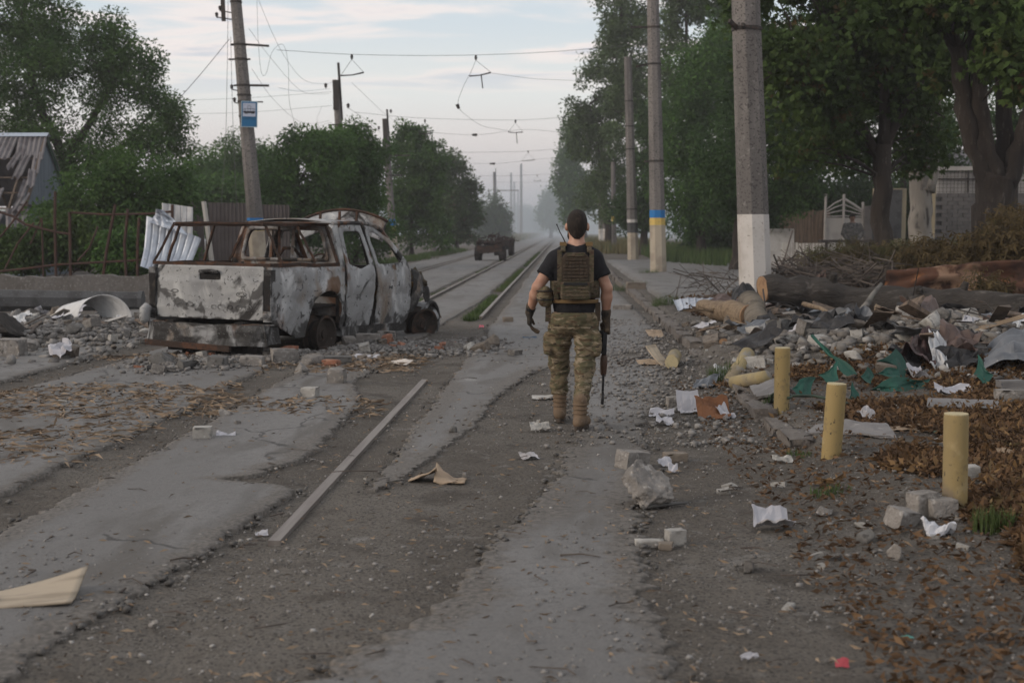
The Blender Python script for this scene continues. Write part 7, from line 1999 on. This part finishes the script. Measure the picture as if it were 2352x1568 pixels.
paper('curled pale scrap beside the grass tuft by the stub', 1668, 862, 34, 16, m_paper, 24, .14, .05, .4, group=GP)
paper('torn tan cardboard in the lower right corner among leaves', 2330, 1060, 60, 22, m_card, 25, .05, .05, .2, name='cardboard', cat='cardboard')
paper('blue cloth scrap on the road left of the soldier', 1217, 779, 36, 6, M('blue cloth', (.06, .09, .13), .9), 26, .02, .02, .1, name='cloth', cat='cloth')
paper('small pink scrap lying in the track bed near the truck', 1105, 754, 12, 5, M('pink plastic', (.5, .10, .14), .6), 27, .03, .03, 0, name='plastic_scrap', cat='plastic scrap', n=6)
paper('small red scrap at the bottom edge of the road', 1935, 1536, 34, 8, M('red plastic', (.38, .07, .09), .6), 28, .03, .02, -.1, name='plastic_scrap', cat='plastic scrap', n=6)
paper('white scrap at the bottom right of the road', 1722, 1520, 46, 10, m_paper, 29, .02, .04, .2, group=GP)
paper('tiny teal strip near the bottom right', 2085, 1470, 32, 5, M('teal plastic', (.10, .28, .25), .6), 30, .01, .01, .1, name='plastic_scrap', cat='plastic scrap', n=6)
paper('whitish plaster flake at the kerb end', 1800, 1064, 50, 12, m_stone_w, 31, .03, .04, .1, name='plaster_flake', cat='plaster')
# curled pale board at the lower left, curled scraps in the middle
c = onG(70, 1392)
mb = MB(); mb.thick(lambda a, b: Vector((-.42 + a * .60, (b - .5) * (.13 + .16 * a) + .08 * a, .012 + .030 * (a - .2) ** 2 + .10 * max(0, b - .25) * a * a)), 20, 8, .008)
tag(mb.build('curled_board', m_ply, None, True, c), 'curled pale wood board lying at the lower left edge of the road', 'board').rotation_euler.z = .12
mb = MB(); mb.thick(lambda a, b: Vector((-.15 + a * .16, (b - .5) * .08, .012 + .05 * b * (1 - a))), 8, 5, .006)
tag(mb.build('board_scrap', M('light wood', (.55, .48, .37), .85), None, True, c + Vector((-.16, -.02, .02))), 'small light wood strip lying on the left end of the curled board', 'board')
p = onG(1000, 1104)
mb = MB(); mb.thick(lambda a, b: Vector((-.16 + a * .17, (b - .5) * .16, .008 + .09 * (a) ** 1.5 * (1 - .6 * b) + .02 * fb1(a * 4, b * 4, 1, s=4))), 14, 8, .006)
mb.thick(lambda a, b: Vector((.0 + a * .19, (b - .5) * .20 - .02, .008 + .11 * max(0, .55 - a) * (b * .9 + .1) * 1.4 + .02 * fb1(a * 4, b * 4, 7, s=5))), 14, 8, .006)
tag(mb.build('curled_cardboard', m_card, None, True, p), 'curled brown cardboard lying on the road between rail and broken lump', 'cardboard')
# hose round the first bollard
bp_ = onG(1795, 938)
ring = [bp_ + Vector((.078 * math.cos(t_), .078 * math.sin(t_), .13 + .012 * math.sin(t_))) for t_ in [rad(a_) for a_ in range(-60, 200, 20)][::-1]]
mb = MB(); mb.tube(ring[::-1] + [at(1770, 926, 11.0)], .011, 7)
pts = [at(1772, 922, 10.98), at(1790, 912, 10.9), at(1830, 908, 10.7), at(1870, 909, 10.5), at(1905, 916, 10.3), at(1960, 930, 10.4), at(2020, 948, 10.5), at(2085, 966, 10.4), onG(2150, 1002) + Vector((0, 0, .03))]
mb.tube(pts, .012, 7)
tag(mb.build('hose', m_hose, None, True), 'green hose looped round the first bollard and trailing over the leaves', 'hose')

# --- named lumps and blocks: (u, v, width px, height px, material, boxiness, roughness, label)
def lump(u, v, w_, h_, mat, boxy, rough, label, seed, rot=None, deep=.8, sink=.08, tilt=(0, 0), name=None, cat=None, group=None):
    p = onG(u, v); s = p.y / FPX
    W, Hh = w_ * s, h_ * s * 1.04
    dims = (W, max(.02, W * deep), Hh)
    V, F = rock(dims, seed, sub=4 if w_ > 80 else (3 if w_ > 18 else 2), boxy=boxy, rough=rough)
    o = link(name or ('concrete_block' if boxy else 'concrete_lump'), npmesh('lump', V, F, mat), None, p + Vector((0, W * deep * .45, -Hh * sink)))
    o.rotation_euler = (tilt[0], tilt[1], rot if rot is not None else random.uniform(-.25, .25))
    if label: tag(o, label, cat or ('block' if boxy else 'stone'), group)
    return o
def big_lump():
    V, F = rock((126 * 7.2 / FPX, .27, 118 * 7.2 / FPX), 14, sub=5, cuts=10, rough=.13)
    V = V + .012 * np.stack([vnoise(V * 38, 1), vnoise(V * 38, 2), vnoise(V * 38, 3)], -1) * (vnoise(V * 9, 5) > -.2)[:, None]
    V[:, 0] += .10 * (V[:, 2] / .27) * .15; V[:, :2] *= (1.06 - .28 * np.clip(V[:, 2] / .27, 0, 1) ** 2)[:, None]
    o = link('concrete_lump', npmesh('lump', V, F, m_stone), None, onG(1484, 1172) + Vector((0, .12, -.035)))
    return tag(o, 'large rough grey broken lump of concrete standing on the road', 'stone')
big_lump()
p = onG(1484, 1172); land('the large broken lump', p.x, p.y)
lump(1450, 1080, 76, 44, m_stone, .95, .03, 'pale rectangular concrete block leaning behind the large broken lump', 41, .75, .55, .05, (.06, .14))
lump(1552, 1062, 58, 22, m_stone_b, .85, .06, 'flat brownish brick right of the leaning rectangular block', 42, .1, .6)
lump(1552, 1255, 44, 40, m_stone_w, .8, .06, 'whitish broken block on the road below the large broken lump', 43, .3)
lump(1492, 1258, 70, 18, m_stone_w, .8, .08, 'flat pale block fragment left of the whitish broken block', 44, .1, .4)
lump(1530, 1264, 34, 18, m_stone_b, .5, .1, 'small brownish fragment touching the whitish broken block', 45)
lump(462, 1012, 44, 33, m_stone_w, .88, .04, 'white brick shaped block on the dirt left of the tram rail', 46, .15, .8)
lump(710, 918, 38, 30, m_stone_w, .75, .08, 'whitish rough block on the dirt in front of the truck', 47, -.2)
lump(515, 960, 32, 22, m_stone, 0, .08, 'grey angular stone behind the white brick shaped block', 48)
lump(1040, 998, 20, 22, m_stone_d, 0, .08, 'dark pointed stone on the asphalt left of the soldier', 49)
lump(1166, 742, 25, 15, m_stone_b, .85, .05, 'lone brownish brick on the road left of the soldier belt', 50)
lump(1066, 1098, 14, 14, m_stone, 0, .1, 'small stone touching the curled brown cardboard', 51)
lump(345, 1270, 22, 14, m_stone, 0, .1, 'small grey stone on the asphalt above the curled board', 52)
lump(350, 1442, 24, 20, m_stone, 0, .08, 'grey stone in the dirt at lower left', 53)
lump(402, 1260, 11, 9, m_stone_d, 0, .1, 'tiny dark stone right of the small grey stone on the asphalt', 54)
lump(404, 1312, 10, 9, m_stone_d, 0, .1, 'tiny dark stone below the other tiny dark stone', 55)
lump(2125, 1190, 62, 62, m_stone, .35, .05, 'grey angular slab lump leaning on the nearest bollard foot', 56, .4)
lump(2170, 1192, 70, 48, m_stone, .2, .05, 'grey wedge of concrete touching the nearest bollard', 57, .1)
lump(2072, 1214, 66, 46, m_stone, .75, .05, 'grey concrete block tilted on a corner left of the nearest bollard', 58, .6, .8, .1, (.15, .2))
lump(1990, 1248, 42, 36, m_stone_d, 0, .08, 'dark rounded stone at lower right, left of the tilted block', 59)
lump(2056, 1288, 34, 42, m_stone, 0, .06, 'pale upright stone at lower right below the tilted block', 60)
lump(1896, 1187, 40, 24, m_stone, 0, .08, 'rounded stone right of the large crumpled paper', 61)
lump(2234, 1104, 34, 36, m_stone_w, .9, .04, 'white cube of foam concrete right of the nearest bollard', 62)
lump(2095, 1062, 26, 20, m_stone, 0, .06, 'round grey pebble stone in the leaves left of the nearest bollard', 63)
lump(2054, 946, 36, 20, m_stone_w, 0, .06, 'white stone in the leaves between the two nearest bollards', 64)
lump(2100, 968, 20, 18, m_stone_w, 0, .06, 'small white stone beside the green hose end', 65)
lump(2330, 934, 76, 40, m_stone, .93, .03, 'grey concrete block at the right edge behind the nearest bollard', 66, .05, .5)
lump(2325, 915, 60, 18, m_slabg, .9, .04, 'flat slab lying on the block at the right edge', 67, .1, .5, -1.2)
lump(1556, 936, 50, 26, m_stone, .85, .06, 'grey block standing behind the printed page by the kerb', 68, .2, .6)
lump(1640, 944, 46, 20, m_stone, .8, .06, 'block half hidden behind the brown folded cover', 69)
lump(1462, 664, 46, 16, m_stone_b, .9, .05, 'brownish flat block on the road edge beyond the kerb', 70)
lump(1432, 712, 44, 12, m_stone, .9, .05, 'flat block lying on the road left of the kerb', 71)
lump(690, 858, 36, 26, m_stone, 0, .08, 'grey lump at the front of the rubble by the truck wheel', 72)
lump(770, 885, 46, 42, m_stone, .2, .08, 'grey upright broken lump in the rubble right of the truck', 73)
lump(648, 836, 66, 38, m_stone, .1, .06, 'large slanting slab under the rear corner of the truck', 74, .5, .7)
lump(575, 842, 56, 26, m_stone, .6, .08, 'flat grey block under the truck bumper', 75)
lump(497, 846, 46, 30, m_stone_d, .7, .08, 'dark block under the left part of the truck bumper', 76)
lump(425, 852, 52, 28, m_stone_d, 0, .08, 'dark rounded stone before the left end of the truck bumper', 77)
lump(765, 836, 80, 18, m_stone_d, .8, .06, 'flat dark plate in the rubble before the truck wheel', 78, .2, .6)
lump(758, 842, 38, 16, m_brick, .85, .08, 'reddish brick piece in the rubble before the truck', 79)
lump(845, 795, 56, 30, m_stone, .75, .07, 'grey block under the middle of the truck side', 80)
lump(885, 782, 46, 22, m_stone, .6, .07, 'block under the front door of the truck', 81)
lump(20, 822, 60, 46, m_stone, .5, .07, 'large grey block at the left edge below the fallen pole', 82)
lump(55, 808, 44, 30, m_stone, .4, .07, 'tilted slab right of the large block at the left edge', 83, .3, .7, .1, (.2, .3))
lump(22, 840, 26, 20, m_stone_d, 0, .08, 'small dark stone in front of the large block at the left edge', 84)
mb = MB(); a = onG(336, 855); mb.tube([a + Vector((0, .05, .04)), a + Vector((.13, .05, .04))], .035, 12); tag(mb.build('pipe_stub', m_blacksh), 'short black pipe stub on the dirt left of the truck bumper', 'pipe')
V, F = rock((.55, .9, .42), 301, sub=4, rough=.12, cuts=5)
o = link('stump', npmesh('stump', V, F, m_log), None, onG(-10, 770) + Vector((-.05, .4, -.02))); tag(o, 'dark log end with splintered pale top at the left edge', 'log')

# --- the many unnamed chunks: each a thing, labelled by what it lies beside
for nm, x, y in (('the truck wheel', *onG(752, 812)[:2]), ('the truck bumper', *onG(480, 830)[:2]), ('the arched sheet', *onG(222, 748)[:2]), ('the fallen pole', *onG(150, 716)[:2]), ('the thick pole', 3.3, 21.6), ('the brown profiled sheet', *at(2110, 780, 15)[:2]),
                 ('the grey profiled sheets', *at(2330, 800, 14)[:2]), ('the green scrap', *at(2040, 870, 12.7)[:2]), ('the stub by the kerb', *onG(1545, 845)[:2]), ('the folded cover', *onG(1640, 962)[:2]), ('the white brick shaped block', *onG(462, 1012)[:2]), ('the soldier', .08, 10.1), ('the curled board', *onG(70, 1392)[:2]), ('the curled cardboard', *onG(1000, 1104)[:2])):
    land(nm, x, y)
MC = {m_stone: 'grey', m_stone_w: 'whitish', m_stone_d: 'dark', m_stone_b: 'brownish', m_brick: 'reddish'}
rgk = np.random.default_rng(77)
CH = {}
def chunkmesh(mat, boxy, k):
    key = (mat.name, boxy, k)
    if key not in CH:
        V, F = rock((1, .8, .6) if not boxy else (1, .55, .5), 500 + k * 7 + int(boxy * 10), sub=3, boxy=boxy, cuts=16, rough=.05)
        CH[key] = npmesh('chunk', V, F, mat)
    return CH[key]
def chunks(n, region, size, mats, group, lift=0.0):
    k = 0; tries = 0
    while k < n and tries < n * 20:
        tries += 1
        x, y = region(rgk)
        mat = mats[int(rgk.integers(0, len(mats)))]
        boxy = .85 if rgk.uniform() < .55 else 0
        if mat is m_brick: boxy = .85
        s = size[0] * (size[1] / size[0]) ** (rgk.uniform() ** 1.6)
        o = link('rubble_block' if boxy else 'rubble_stone', chunkmesh(mat, boxy, int(rgk.integers(0, 6))), None, (x, y, gzs(x, y) - s * .10 + lift * rgk.uniform()))
        o.scale = (s, s * rgk.uniform(.7, 1.1), s * rgk.uniform(.7, 1.1))
        o.rotation_euler = (rgk.uniform(-.35, .35), rgk.uniform(-.35, .35), rgk.uniform(0, 6.3))
        o['category'] = 'block' if boxy else 'stone'; o['group'] = group
        PEND.append((o, ('large ' if s > .26 else 'small ' if s < .13 else '') + MC[mat] + (' block' if boxy else ' stone'), x, y))
        k += 1
def heap(rg):
    while True:
        x = rg.uniform(1.95, 8.0); y = rg.uniform(11.8, 21)
        if x / y > .44: continue
        if math.exp(-((x - 3.6) / 1.7) ** 2 - ((y - 16.6) / 3.6) ** 2) + math.exp(-((x - 6) / 2.4) ** 2 - ((y - 15.4) / 3) ** 2) > rg.uniform(.2, .9): return x, y
chunks(215, heap, (.10, .44), [m_stone, m_stone, m_stone, m_stone_w, m_stone_b, m_stone_b, m_stone_d, m_stone_d], 'chunks of the rubble heap on the right', .04)
chunks(26, lambda rg: (rg.uniform(1.75, 2.6), rg.uniform(12.5, 21)), (.12, .40), [m_stone, m_stone_w, m_stone_b], 'chunks of the rubble heap on the right')
def leftheap(rg):
    while True:
        x = rg.uniform(-9.5, -5.6); y = rg.uniform(14.5, 22.5)
        if x / y > -.46 and rg.uniform() < math.exp(-((x + 8.2) / 1.5) ** 2 - ((y - 18.6) / 2.8) ** 2) + .1: return x, y
chunks(62, leftheap, (.10, .40), [m_stone, m_stone, m_stone_w, m_stone_d, m_stone_b], 'chunks of the rubble on the left', .05)
def trk(rg):
    while True:
        a = rg.uniform(0, 1); x = -4.6 + 3.6 * a + rg.normal(0, .3); y = 14.4 + 2.6 * a + rg.normal(0, .5)
        if not (-4.7 < x < -2.9 and y > 15.6): return x, y
chunks(60, trk, (.07, .30), [m_stone, m_stone, m_stone_d, m_stone_w, m_stone_b, m_brick], 'chunks of the rubble round the truck', .02)
chunks(46, lambda rg: (rg.normal(1.0, .75), rg.uniform(5, 20)), (.035, .10), [m_stone, m_stone_w, m_stone_b], 'small stones scattered on the road')
chunks(44, lambda rg: (rg.uniform(-5.5, .3), rg.uniform(4.2, 15)), (.03, .09), [m_stone, m_stone_d, m_stone_w], 'small stones scattered on the road')
chunks(36, lambda rg: (rg.uniform(.9, 3.0), rg.uniform(4, 9)), (.03, .10), [m_stone, m_stone_w, m_stone_d], 'small stones scattered on the dirt at lower right')
# pale boards and bits of wood in the heaps
def woodbit(n, region, ln, label, group, mats):
    for k in range(n):
        x, y = region(rgk); l = rgk.uniform(*ln); mb = MB()
        mb.box((0, 0, 0), (l, l * rgk.uniform(.10, .28), rgk.uniform(.01, .03)), jit=l * .02)
        o = mb.build('wood_piece', mats[int(rgk.integers(0, len(mats)))], None, False, (x, y, gzs(x, y) + rgk.uniform(.03, .10)))
        o.rotation_euler = (rgk.uniform(-.5, .5), rgk.uniform(-.5, .5), rgk.uniform(0, 6.3))
        o['category'] = 'wood piece'; o['group'] = group
        PEND.append((o, label, x, y))
woodbit(84, heap, (.25, .9), 'broken wood strip', 'wood pieces in the right rubble heap', [m_bare, m_wood, m_wood, m_twig, m_twig])
woodbit(14, leftheap, (.2, .7), 'broken wood strip', 'wood pieces in the left rubble', [m_pale, m_wood, m_twig])
def scrap(n, region, sz, label, group, mats, name):
    for k in range(n):
        x, y = region(rgk); s = rgk.uniform(*sz); sd = int(rgk.integers(0, 99999)); mb = MB()
        mb.thick(lambda a, b: Vector(((a - .5) * s * (1 + .2 * math.sin(b * 5 + sd)), (b - .5) * s * .7 * (1 + .3 * math.cos(a * 6 + sd)), .10 * s + .55 * s * abs(fb1(a * 2.6, b * 2.6, sd * .37, s=sd % 50)) + .012 * max(-.3, min(1, 6 * (abs((a * 4 % 1) - .5) - .36))))), 7, 6, .004)
        o = mb.build(name, mats[int(rgk.integers(0, len(mats)))], None, False, (x, y, gzs(x, y) + rgk.uniform(.0, .10)))
        o.rotation_euler = (rgk.uniform(-.6, .6), rgk.uniform(-.6, .6), rgk.uniform(0, 6.3))
        o['category'] = 'sheet scrap'; o['group'] = group
        PEND.append((o, label, x, y))
scrap(84, heap, (.16, .50), 'torn dark scrap', 'sheet scraps in the right rubble heap', [m_brownsh, m_blacksh, m_greysh, m_blacksh], 'sheet_scrap')
scrap(30, heap, (.10, .30), 'pale torn scrap', 'pale scraps in the right rubble heap', [m_paper, m_white_sheet, m_ply, m_card], 'paper_scrap')
scrap(12, leftheap, (.15, .45), 'pale torn scrap', 'pale scraps in the left rubble', [m_paper, m_white_sheet], 'paper_scrap')
mb = MB()
for k in range(70):                       # thin wires and laths sticking out of the heap
    x, y = heap(rgk); p = Vector((x, y, gzs(x, y) + .02)); l = rgk.uniform(.3, 1.1); d = Vector(rgk.normal(0, 1, 3) * (1, 1, .35)).normalized()
    mb.tube([p, p + d * l * .5 + Vector((0, 0, .06 + .1 * rgk.uniform())), p + d * l + Vector((0, 0, .05 + rgk.normal(0, .06)))], rgk.uniform(.004, .014), 4, False)
stuff(mb.build('tangled_wires', m_dark))
mb = MB()
for k in range(260):                      # loose twigs and sticks lying about on the road and the dirt
    y = 4.2 + 17 * rgk.uniform() ** 1.4; x = rgk.uniform(-.44, .40) * y if rgk.uniform() < .5 else rgk.uniform(.6, 3.2)
    a_ = rgk.uniform(0, 6.3); l = rgk.uniform(.03, .2) * (1 if rgk.uniform() < .9 or y < 7 else 2); p = Vector((x, y, gzs(x, y) + .026)); d = Vector((math.cos(a_), math.sin(a_) * .7, 0)) * l
    mb.tube([p, p + d * .5 + Vector((rgk.normal(0, .02), rgk.normal(0, .02), .008)), p + d], [rgk.uniform(.002, .006)] * 2 + [.002], 4, False)
stuff(mb.build('twig_scatter', m_twig))
# complete the labels
from collections import defaultdict
ORD = ['nearest', 'second nearest', 'third nearest', 'fourth nearest', 'fifth nearest', 'sixth nearest', 'seventh nearest', 'eighth nearest', 'ninth nearest', 'tenth nearest', 'eleventh nearest', 'twelfth nearest', 'thirteenth nearest', 'fourteenth nearest', 'fifteenth nearest', 'sixteenth nearest', 'seventeenth nearest', 'eighteenth nearest']
grp = defaultdict(list)
for o, b, x, y in PEND:
    nm, lx, ly = min(LAND, key=lambda l: (l[1] - x) ** 2 + ((l[2] - y) * .7) ** 2)
    dx, dy = x - lx, (y - ly) * .7
    side = ('right of' if dx > 0 else 'left of') if abs(dx) > abs(dy) else ('behind' if dy > 0 else 'in front of')
    grp[(b, side, nm)].append((math.hypot(x - lx, y - ly), o))
for (b, side, nm), lst in grp.items():
    lst.sort(key=lambda e: e[0])
    for k, (_, o) in enumerate(lst):
        o['label'] = f'{b} lying {side} {nm}' + ('' if len(lst) == 1 else f', {ORD[k]} of these' if k < len(ORD) else f', among the farthest')
ks = sorted([o for o in COL.objects if o.name.startswith('kerb_stone')], key=lambda o: o.location.y)
W1 = ['first', 'second', 'third', 'fourth', 'fifth', 'sixth', 'seventh', 'eighth', 'ninth', 'tenth', 'eleventh', 'twelfth', 'thirteenth', 'fourteenth', 'fifteenth', 'sixteenth', 'seventeenth', 'eighteenth', 'nineteenth', 'twentieth']
for k, o in enumerate(ks):
    if k < 20: o['label'] = f'weathered grey kerb stone, {W1[k]} of the broken row counted from the near end'
    else:
        r = len(ks) - 1 - k
        o['label'] = (f'distant grey kerb stone, {W1[r]} of the row counted from the far end') if r < 20 else f'grey kerb stone in the middle stretch of the kerb row, {W1[min(19, k - 20)]} past the tin sheet'

# --- gravel, chips, litter (what nobody could count)
def scatter(name, P, S, mat, seed, flat=.65):
    rg = np.random.default_rng(seed)
    V0 = np.array([(a, b, c) for a in (-1, 1) for b in (-1, 1) for c in (-1, 1)], float) * .72
    F0 = np.array(((0, 1, 3), (0, 3, 2), (4, 6, 7), (4, 7, 5), (0, 4, 5), (0, 5, 1), (2, 3, 7), (2, 7, 6), (0, 2, 6), (0, 6, 4), (1, 5, 7), (1, 7, 3)))
    n = len(P); m = len(V0)
    var = np.stack([(V0 * (1 + rg.uniform(-.5, .35, (m, 3))) * rg.uniform(.5, 1.25, (1, 3))) @ np.array(Euler((rg.uniform(-.6, .6), rg.uniform(-.6, .6), 0)).to_matrix()) for _ in range(24)])
    R = var[rg.integers(0, 24, n)]
    a = rg.uniform(0, 2 * PI, n); c, s = np.cos(a)[:, None], np.sin(a)[:, None]
    X = R[..., 0] * c - R[..., 1] * s; Y = R[..., 0] * s + R[..., 1] * c; Z = R[..., 2] * flat
    V = np.stack([X, Y, Z], -1) * np.asarray(S)[:, None, None] * .5 + np.asarray(P)[:, None, :]
    V[..., 2] += (np.asarray(S) * .5 * flat * .35)[:, None]
    F = (F0[None] + (np.arange(n) * m)[:, None, None]).reshape(-1, 3)
    return stuff(link(name, npmesh(name, V.reshape(-1, 3), F, mat)))
m_peb = M('gravel stones', (.13, .122, .115), .95, [(40, (.09, .084, .078), .45, .65)], island=.75, islcol=(.27, .26, .25))
m_pebl = M('white crumbs', (.36, .35, .335), .95, [(30, (.26, .25, .24), .45, .65)], island=.6, islcol=(.18, .17, .16))
m_rub = M('heap crumbs', (.115, .105, .097), .95, [(30, (.07, .064, .058), .45, .65)], island=.85, islcol=(.20, .188, .172))
rgp = np.random.default_rng(123)
def pts(n, xf, yf):
    x, y = xf(n), yf(n); return x, y
def ny(n, a, b, p=1.0): return a + (b - a) * rgp.uniform(0, 1, n) ** p
def sz(n, a, b, p=3): return a + (b - a) * rgp.uniform(0, 1, n) ** p
def onroad(x, y): return onpts(x, y) + np.array((0, 0, .016))
n = 26000; y = ny(n, 3.4, 24, 1.6); x = rgp.uniform(-1, 1, n) * .46 * y
k = (fbm(np.stack([x * .9, y * .5, 0 * x], -1), 51, 4) + .25 * sst(.3, 1.2, x) + .2 * (np.abs(x + 1.45) < .4) + .2 * (np.abs(x + 3.05) < .3) - .12 * ((x > -.4) & (x < .45) & (y < 9))) > -.02
scatter('gravel', onroad(x[k], y[k]), sz(k.sum(), .006, .030, 4.5), m_peb, 1)
n = 5200; y = ny(n, 3.6, 24, 1.5); x = rgp.uniform(-1, 1, n) * .46 * y
k = (fbm(np.stack([x * .6, y * .4, 0 * x], -1), 71, 3) + .3 * sst(.5, 1.4, x) * (y > 8)) > .05
scatter('white_crumbs', onroad(x[k], y[k]), sz(k.sum(), .006, .028, 4), m_pebl, 2)
n = 17000; x = np.array([heap(rgp) for _ in range(n)]); y = x[:, 1]; x = x[:, 0]
scatter('rubble_crumbs', onpts(x, y) + np.array((0, 0, .01)), sz(n, .02, .20, 3.6), m_rub, 3)
n = 3200; x = np.array([heap(rgp) for _ in range(n)]); y = x[:, 1]; x = x[:, 0]
scatter('pale_rubble_crumbs', onpts(x, y) + np.array((0, 0, .02)), sz(n, .02, .13, 3), m_pebl, 4)
n = 3600; x = rgp.normal(1.0, .5, n); y = ny(n, 9, 22)
scatter('roadside_crumbs', onroad(x, y), sz(n, .015, .07, 3), m_peb, 5)
n = 3000; x = np.array([leftheap(rgp) for _ in range(n)]); y = x[:, 1]; x = x[:, 0]
scatter('left_rubble_crumbs', onpts(x, y) + np.array((0, 0, .01)), sz(n, .03, .16, 2.2), m_peb, 6)
n = 4500; x = np.array([trk(rgp) for _ in range(n)]); y = x[:, 1]; x = x[:, 0]
scatter('truck_rubble_crumbs', onroad(x, y), sz(n, .015, .10, 2.6), m_peb, 7)
def litter(name, x, y, size, mat, seed, up=.05, lw=.4, flat=.35, lift=.012):
    rg = np.random.default_rng(seed); n = len(x)
    P = onpts(x, y) + np.stack([0 * x, 0 * x, lift + rg.uniform(0, up, n)], 1)
    A = rand_dirs(n, rg) * np.array((1, 1, flat)); A /= np.linalg.norm(A, axis=1, keepdims=True)
    R = rand_dirs(n, rg) * np.array((1, 1, .5))
    V, F = leaves_np(P, A, size, rg, lw)
    return stuff(link(name, npmesh(name, V, F, mat)))
m_litter = M('dead leaves', (.165, .098, .052), .85, [(2, (.10, .06, .034), .45, .62), (7, (.21, .13, .07), .58, .7)], island=.8, islcol=(.04, .025, .016), trans=.15)
m_chip = M('wood chips', (.16, .115, .08), .9, [(3, (.10, .07, .05), .45, .62)], island=.7, islcol=(.30, .23, .16))
def litmask(x, y):
    d = 1.0 * fbm(np.stack([x * .8, y * .8, 0 * x], -1), 91, 4)
    return d + .55 * sst(1.9, 2.3, x) * (y > 8.3) + .62 * sst(1.75, 2.3, x) * (y <= 8.3) * (y > 6.4) + .55 * sst(2.0, 2.5, x - .36 * (y - 6.0)) * (y < 7) - .22 * ((x < 2.4) & (y > 6.4) & (y < 7.4))
n = 160000; y = ny(n, 4.6, 13.2, 1.1); x = 1.5 + (.66 * y - 1.3) * rgp.uniform(0, 1, n)
k = litmask(x, y) > .33
litter('leaf_litter', x[k], y[k], .055, m_litter, 11, .035, .38, .5)
n = 26000; y = ny(n, 4.6, 13.2, 1.1); x = 1.5 + (.66 * y - 1.3) * rgp.uniform(0, 1, n)
k = litmask(x, y) > .30
litter('leaf_litter', x[k], y[k], .072, leafmat('curled brown leaves', (.20, .125, .06), (.12, .07, .035), (.22, .17, .09), trans=.15), 16, .04, .36, .55)
n = 6000; y = ny(n, 4.2, 13, 1.1); x = 1.1 + (.46 * y - .9) * rgp.uniform(0, 1, n)
litter('leaf_litter', x, y, .05, m_litter, 12, .015)
n = 3000; x = 2.2 + 4 * rgp.uniform(0, 1, n); y = 21 + 5 * rgp.uniform(0, 1, n)
litter('leaf_litter', x, y, .12, m_litter, 13)
n = 16000; y = ny(n, 8.2, 15.5); x = -9 + 7.4 * rgp.uniform(0, 1, n)
k = (x / y > -.47) & (fbm(np.stack([x * .45, y * .9, 0 * x], -1), 33, 4) + .22 * (x < -3.2) + .2 * (y > 10.5) * (x > -3.4) > .20)
litter('wood_chips', x[k], y[k], .13, m_chip, 14, .02, .14, .06)
n = 3800; y = ny(n, 3.8, 22, 1.4); x = rgp.uniform(-1, 1, n) * .44 * y
litter('wood_chips', x, y, .05, m_chip, 15, .006, .2, .08, .018)

E = np.vstack([e[(e[:, 1] > 3.2) & (e[:, 1] < 22)] for e in EDGES]); E = E[np.abs(E[:, 0] / E[:, 1]) < .46]
k = rgp.integers(0, len(E), 5200); x = E[k, 0] + rgp.normal(0, .045, len(k)); y = E[k, 1] + rgp.normal(0, .05, len(k))
k = fbm(np.stack([x * 1.5, y * .8, 0 * x], -1), 61, 3) > -.12
scatter('asphalt_crumbs', onpts(x[k], y[k]) + np.array((0, 0, .012)), sz(k.sum(), .010, .055, 3.2), M('asphalt crumbs', (.085, .08, .075), .95, [(40, (.05, .047, .044), .45, .65)], island=.6, islcol=(.15, .145, .14)), 21, .5)
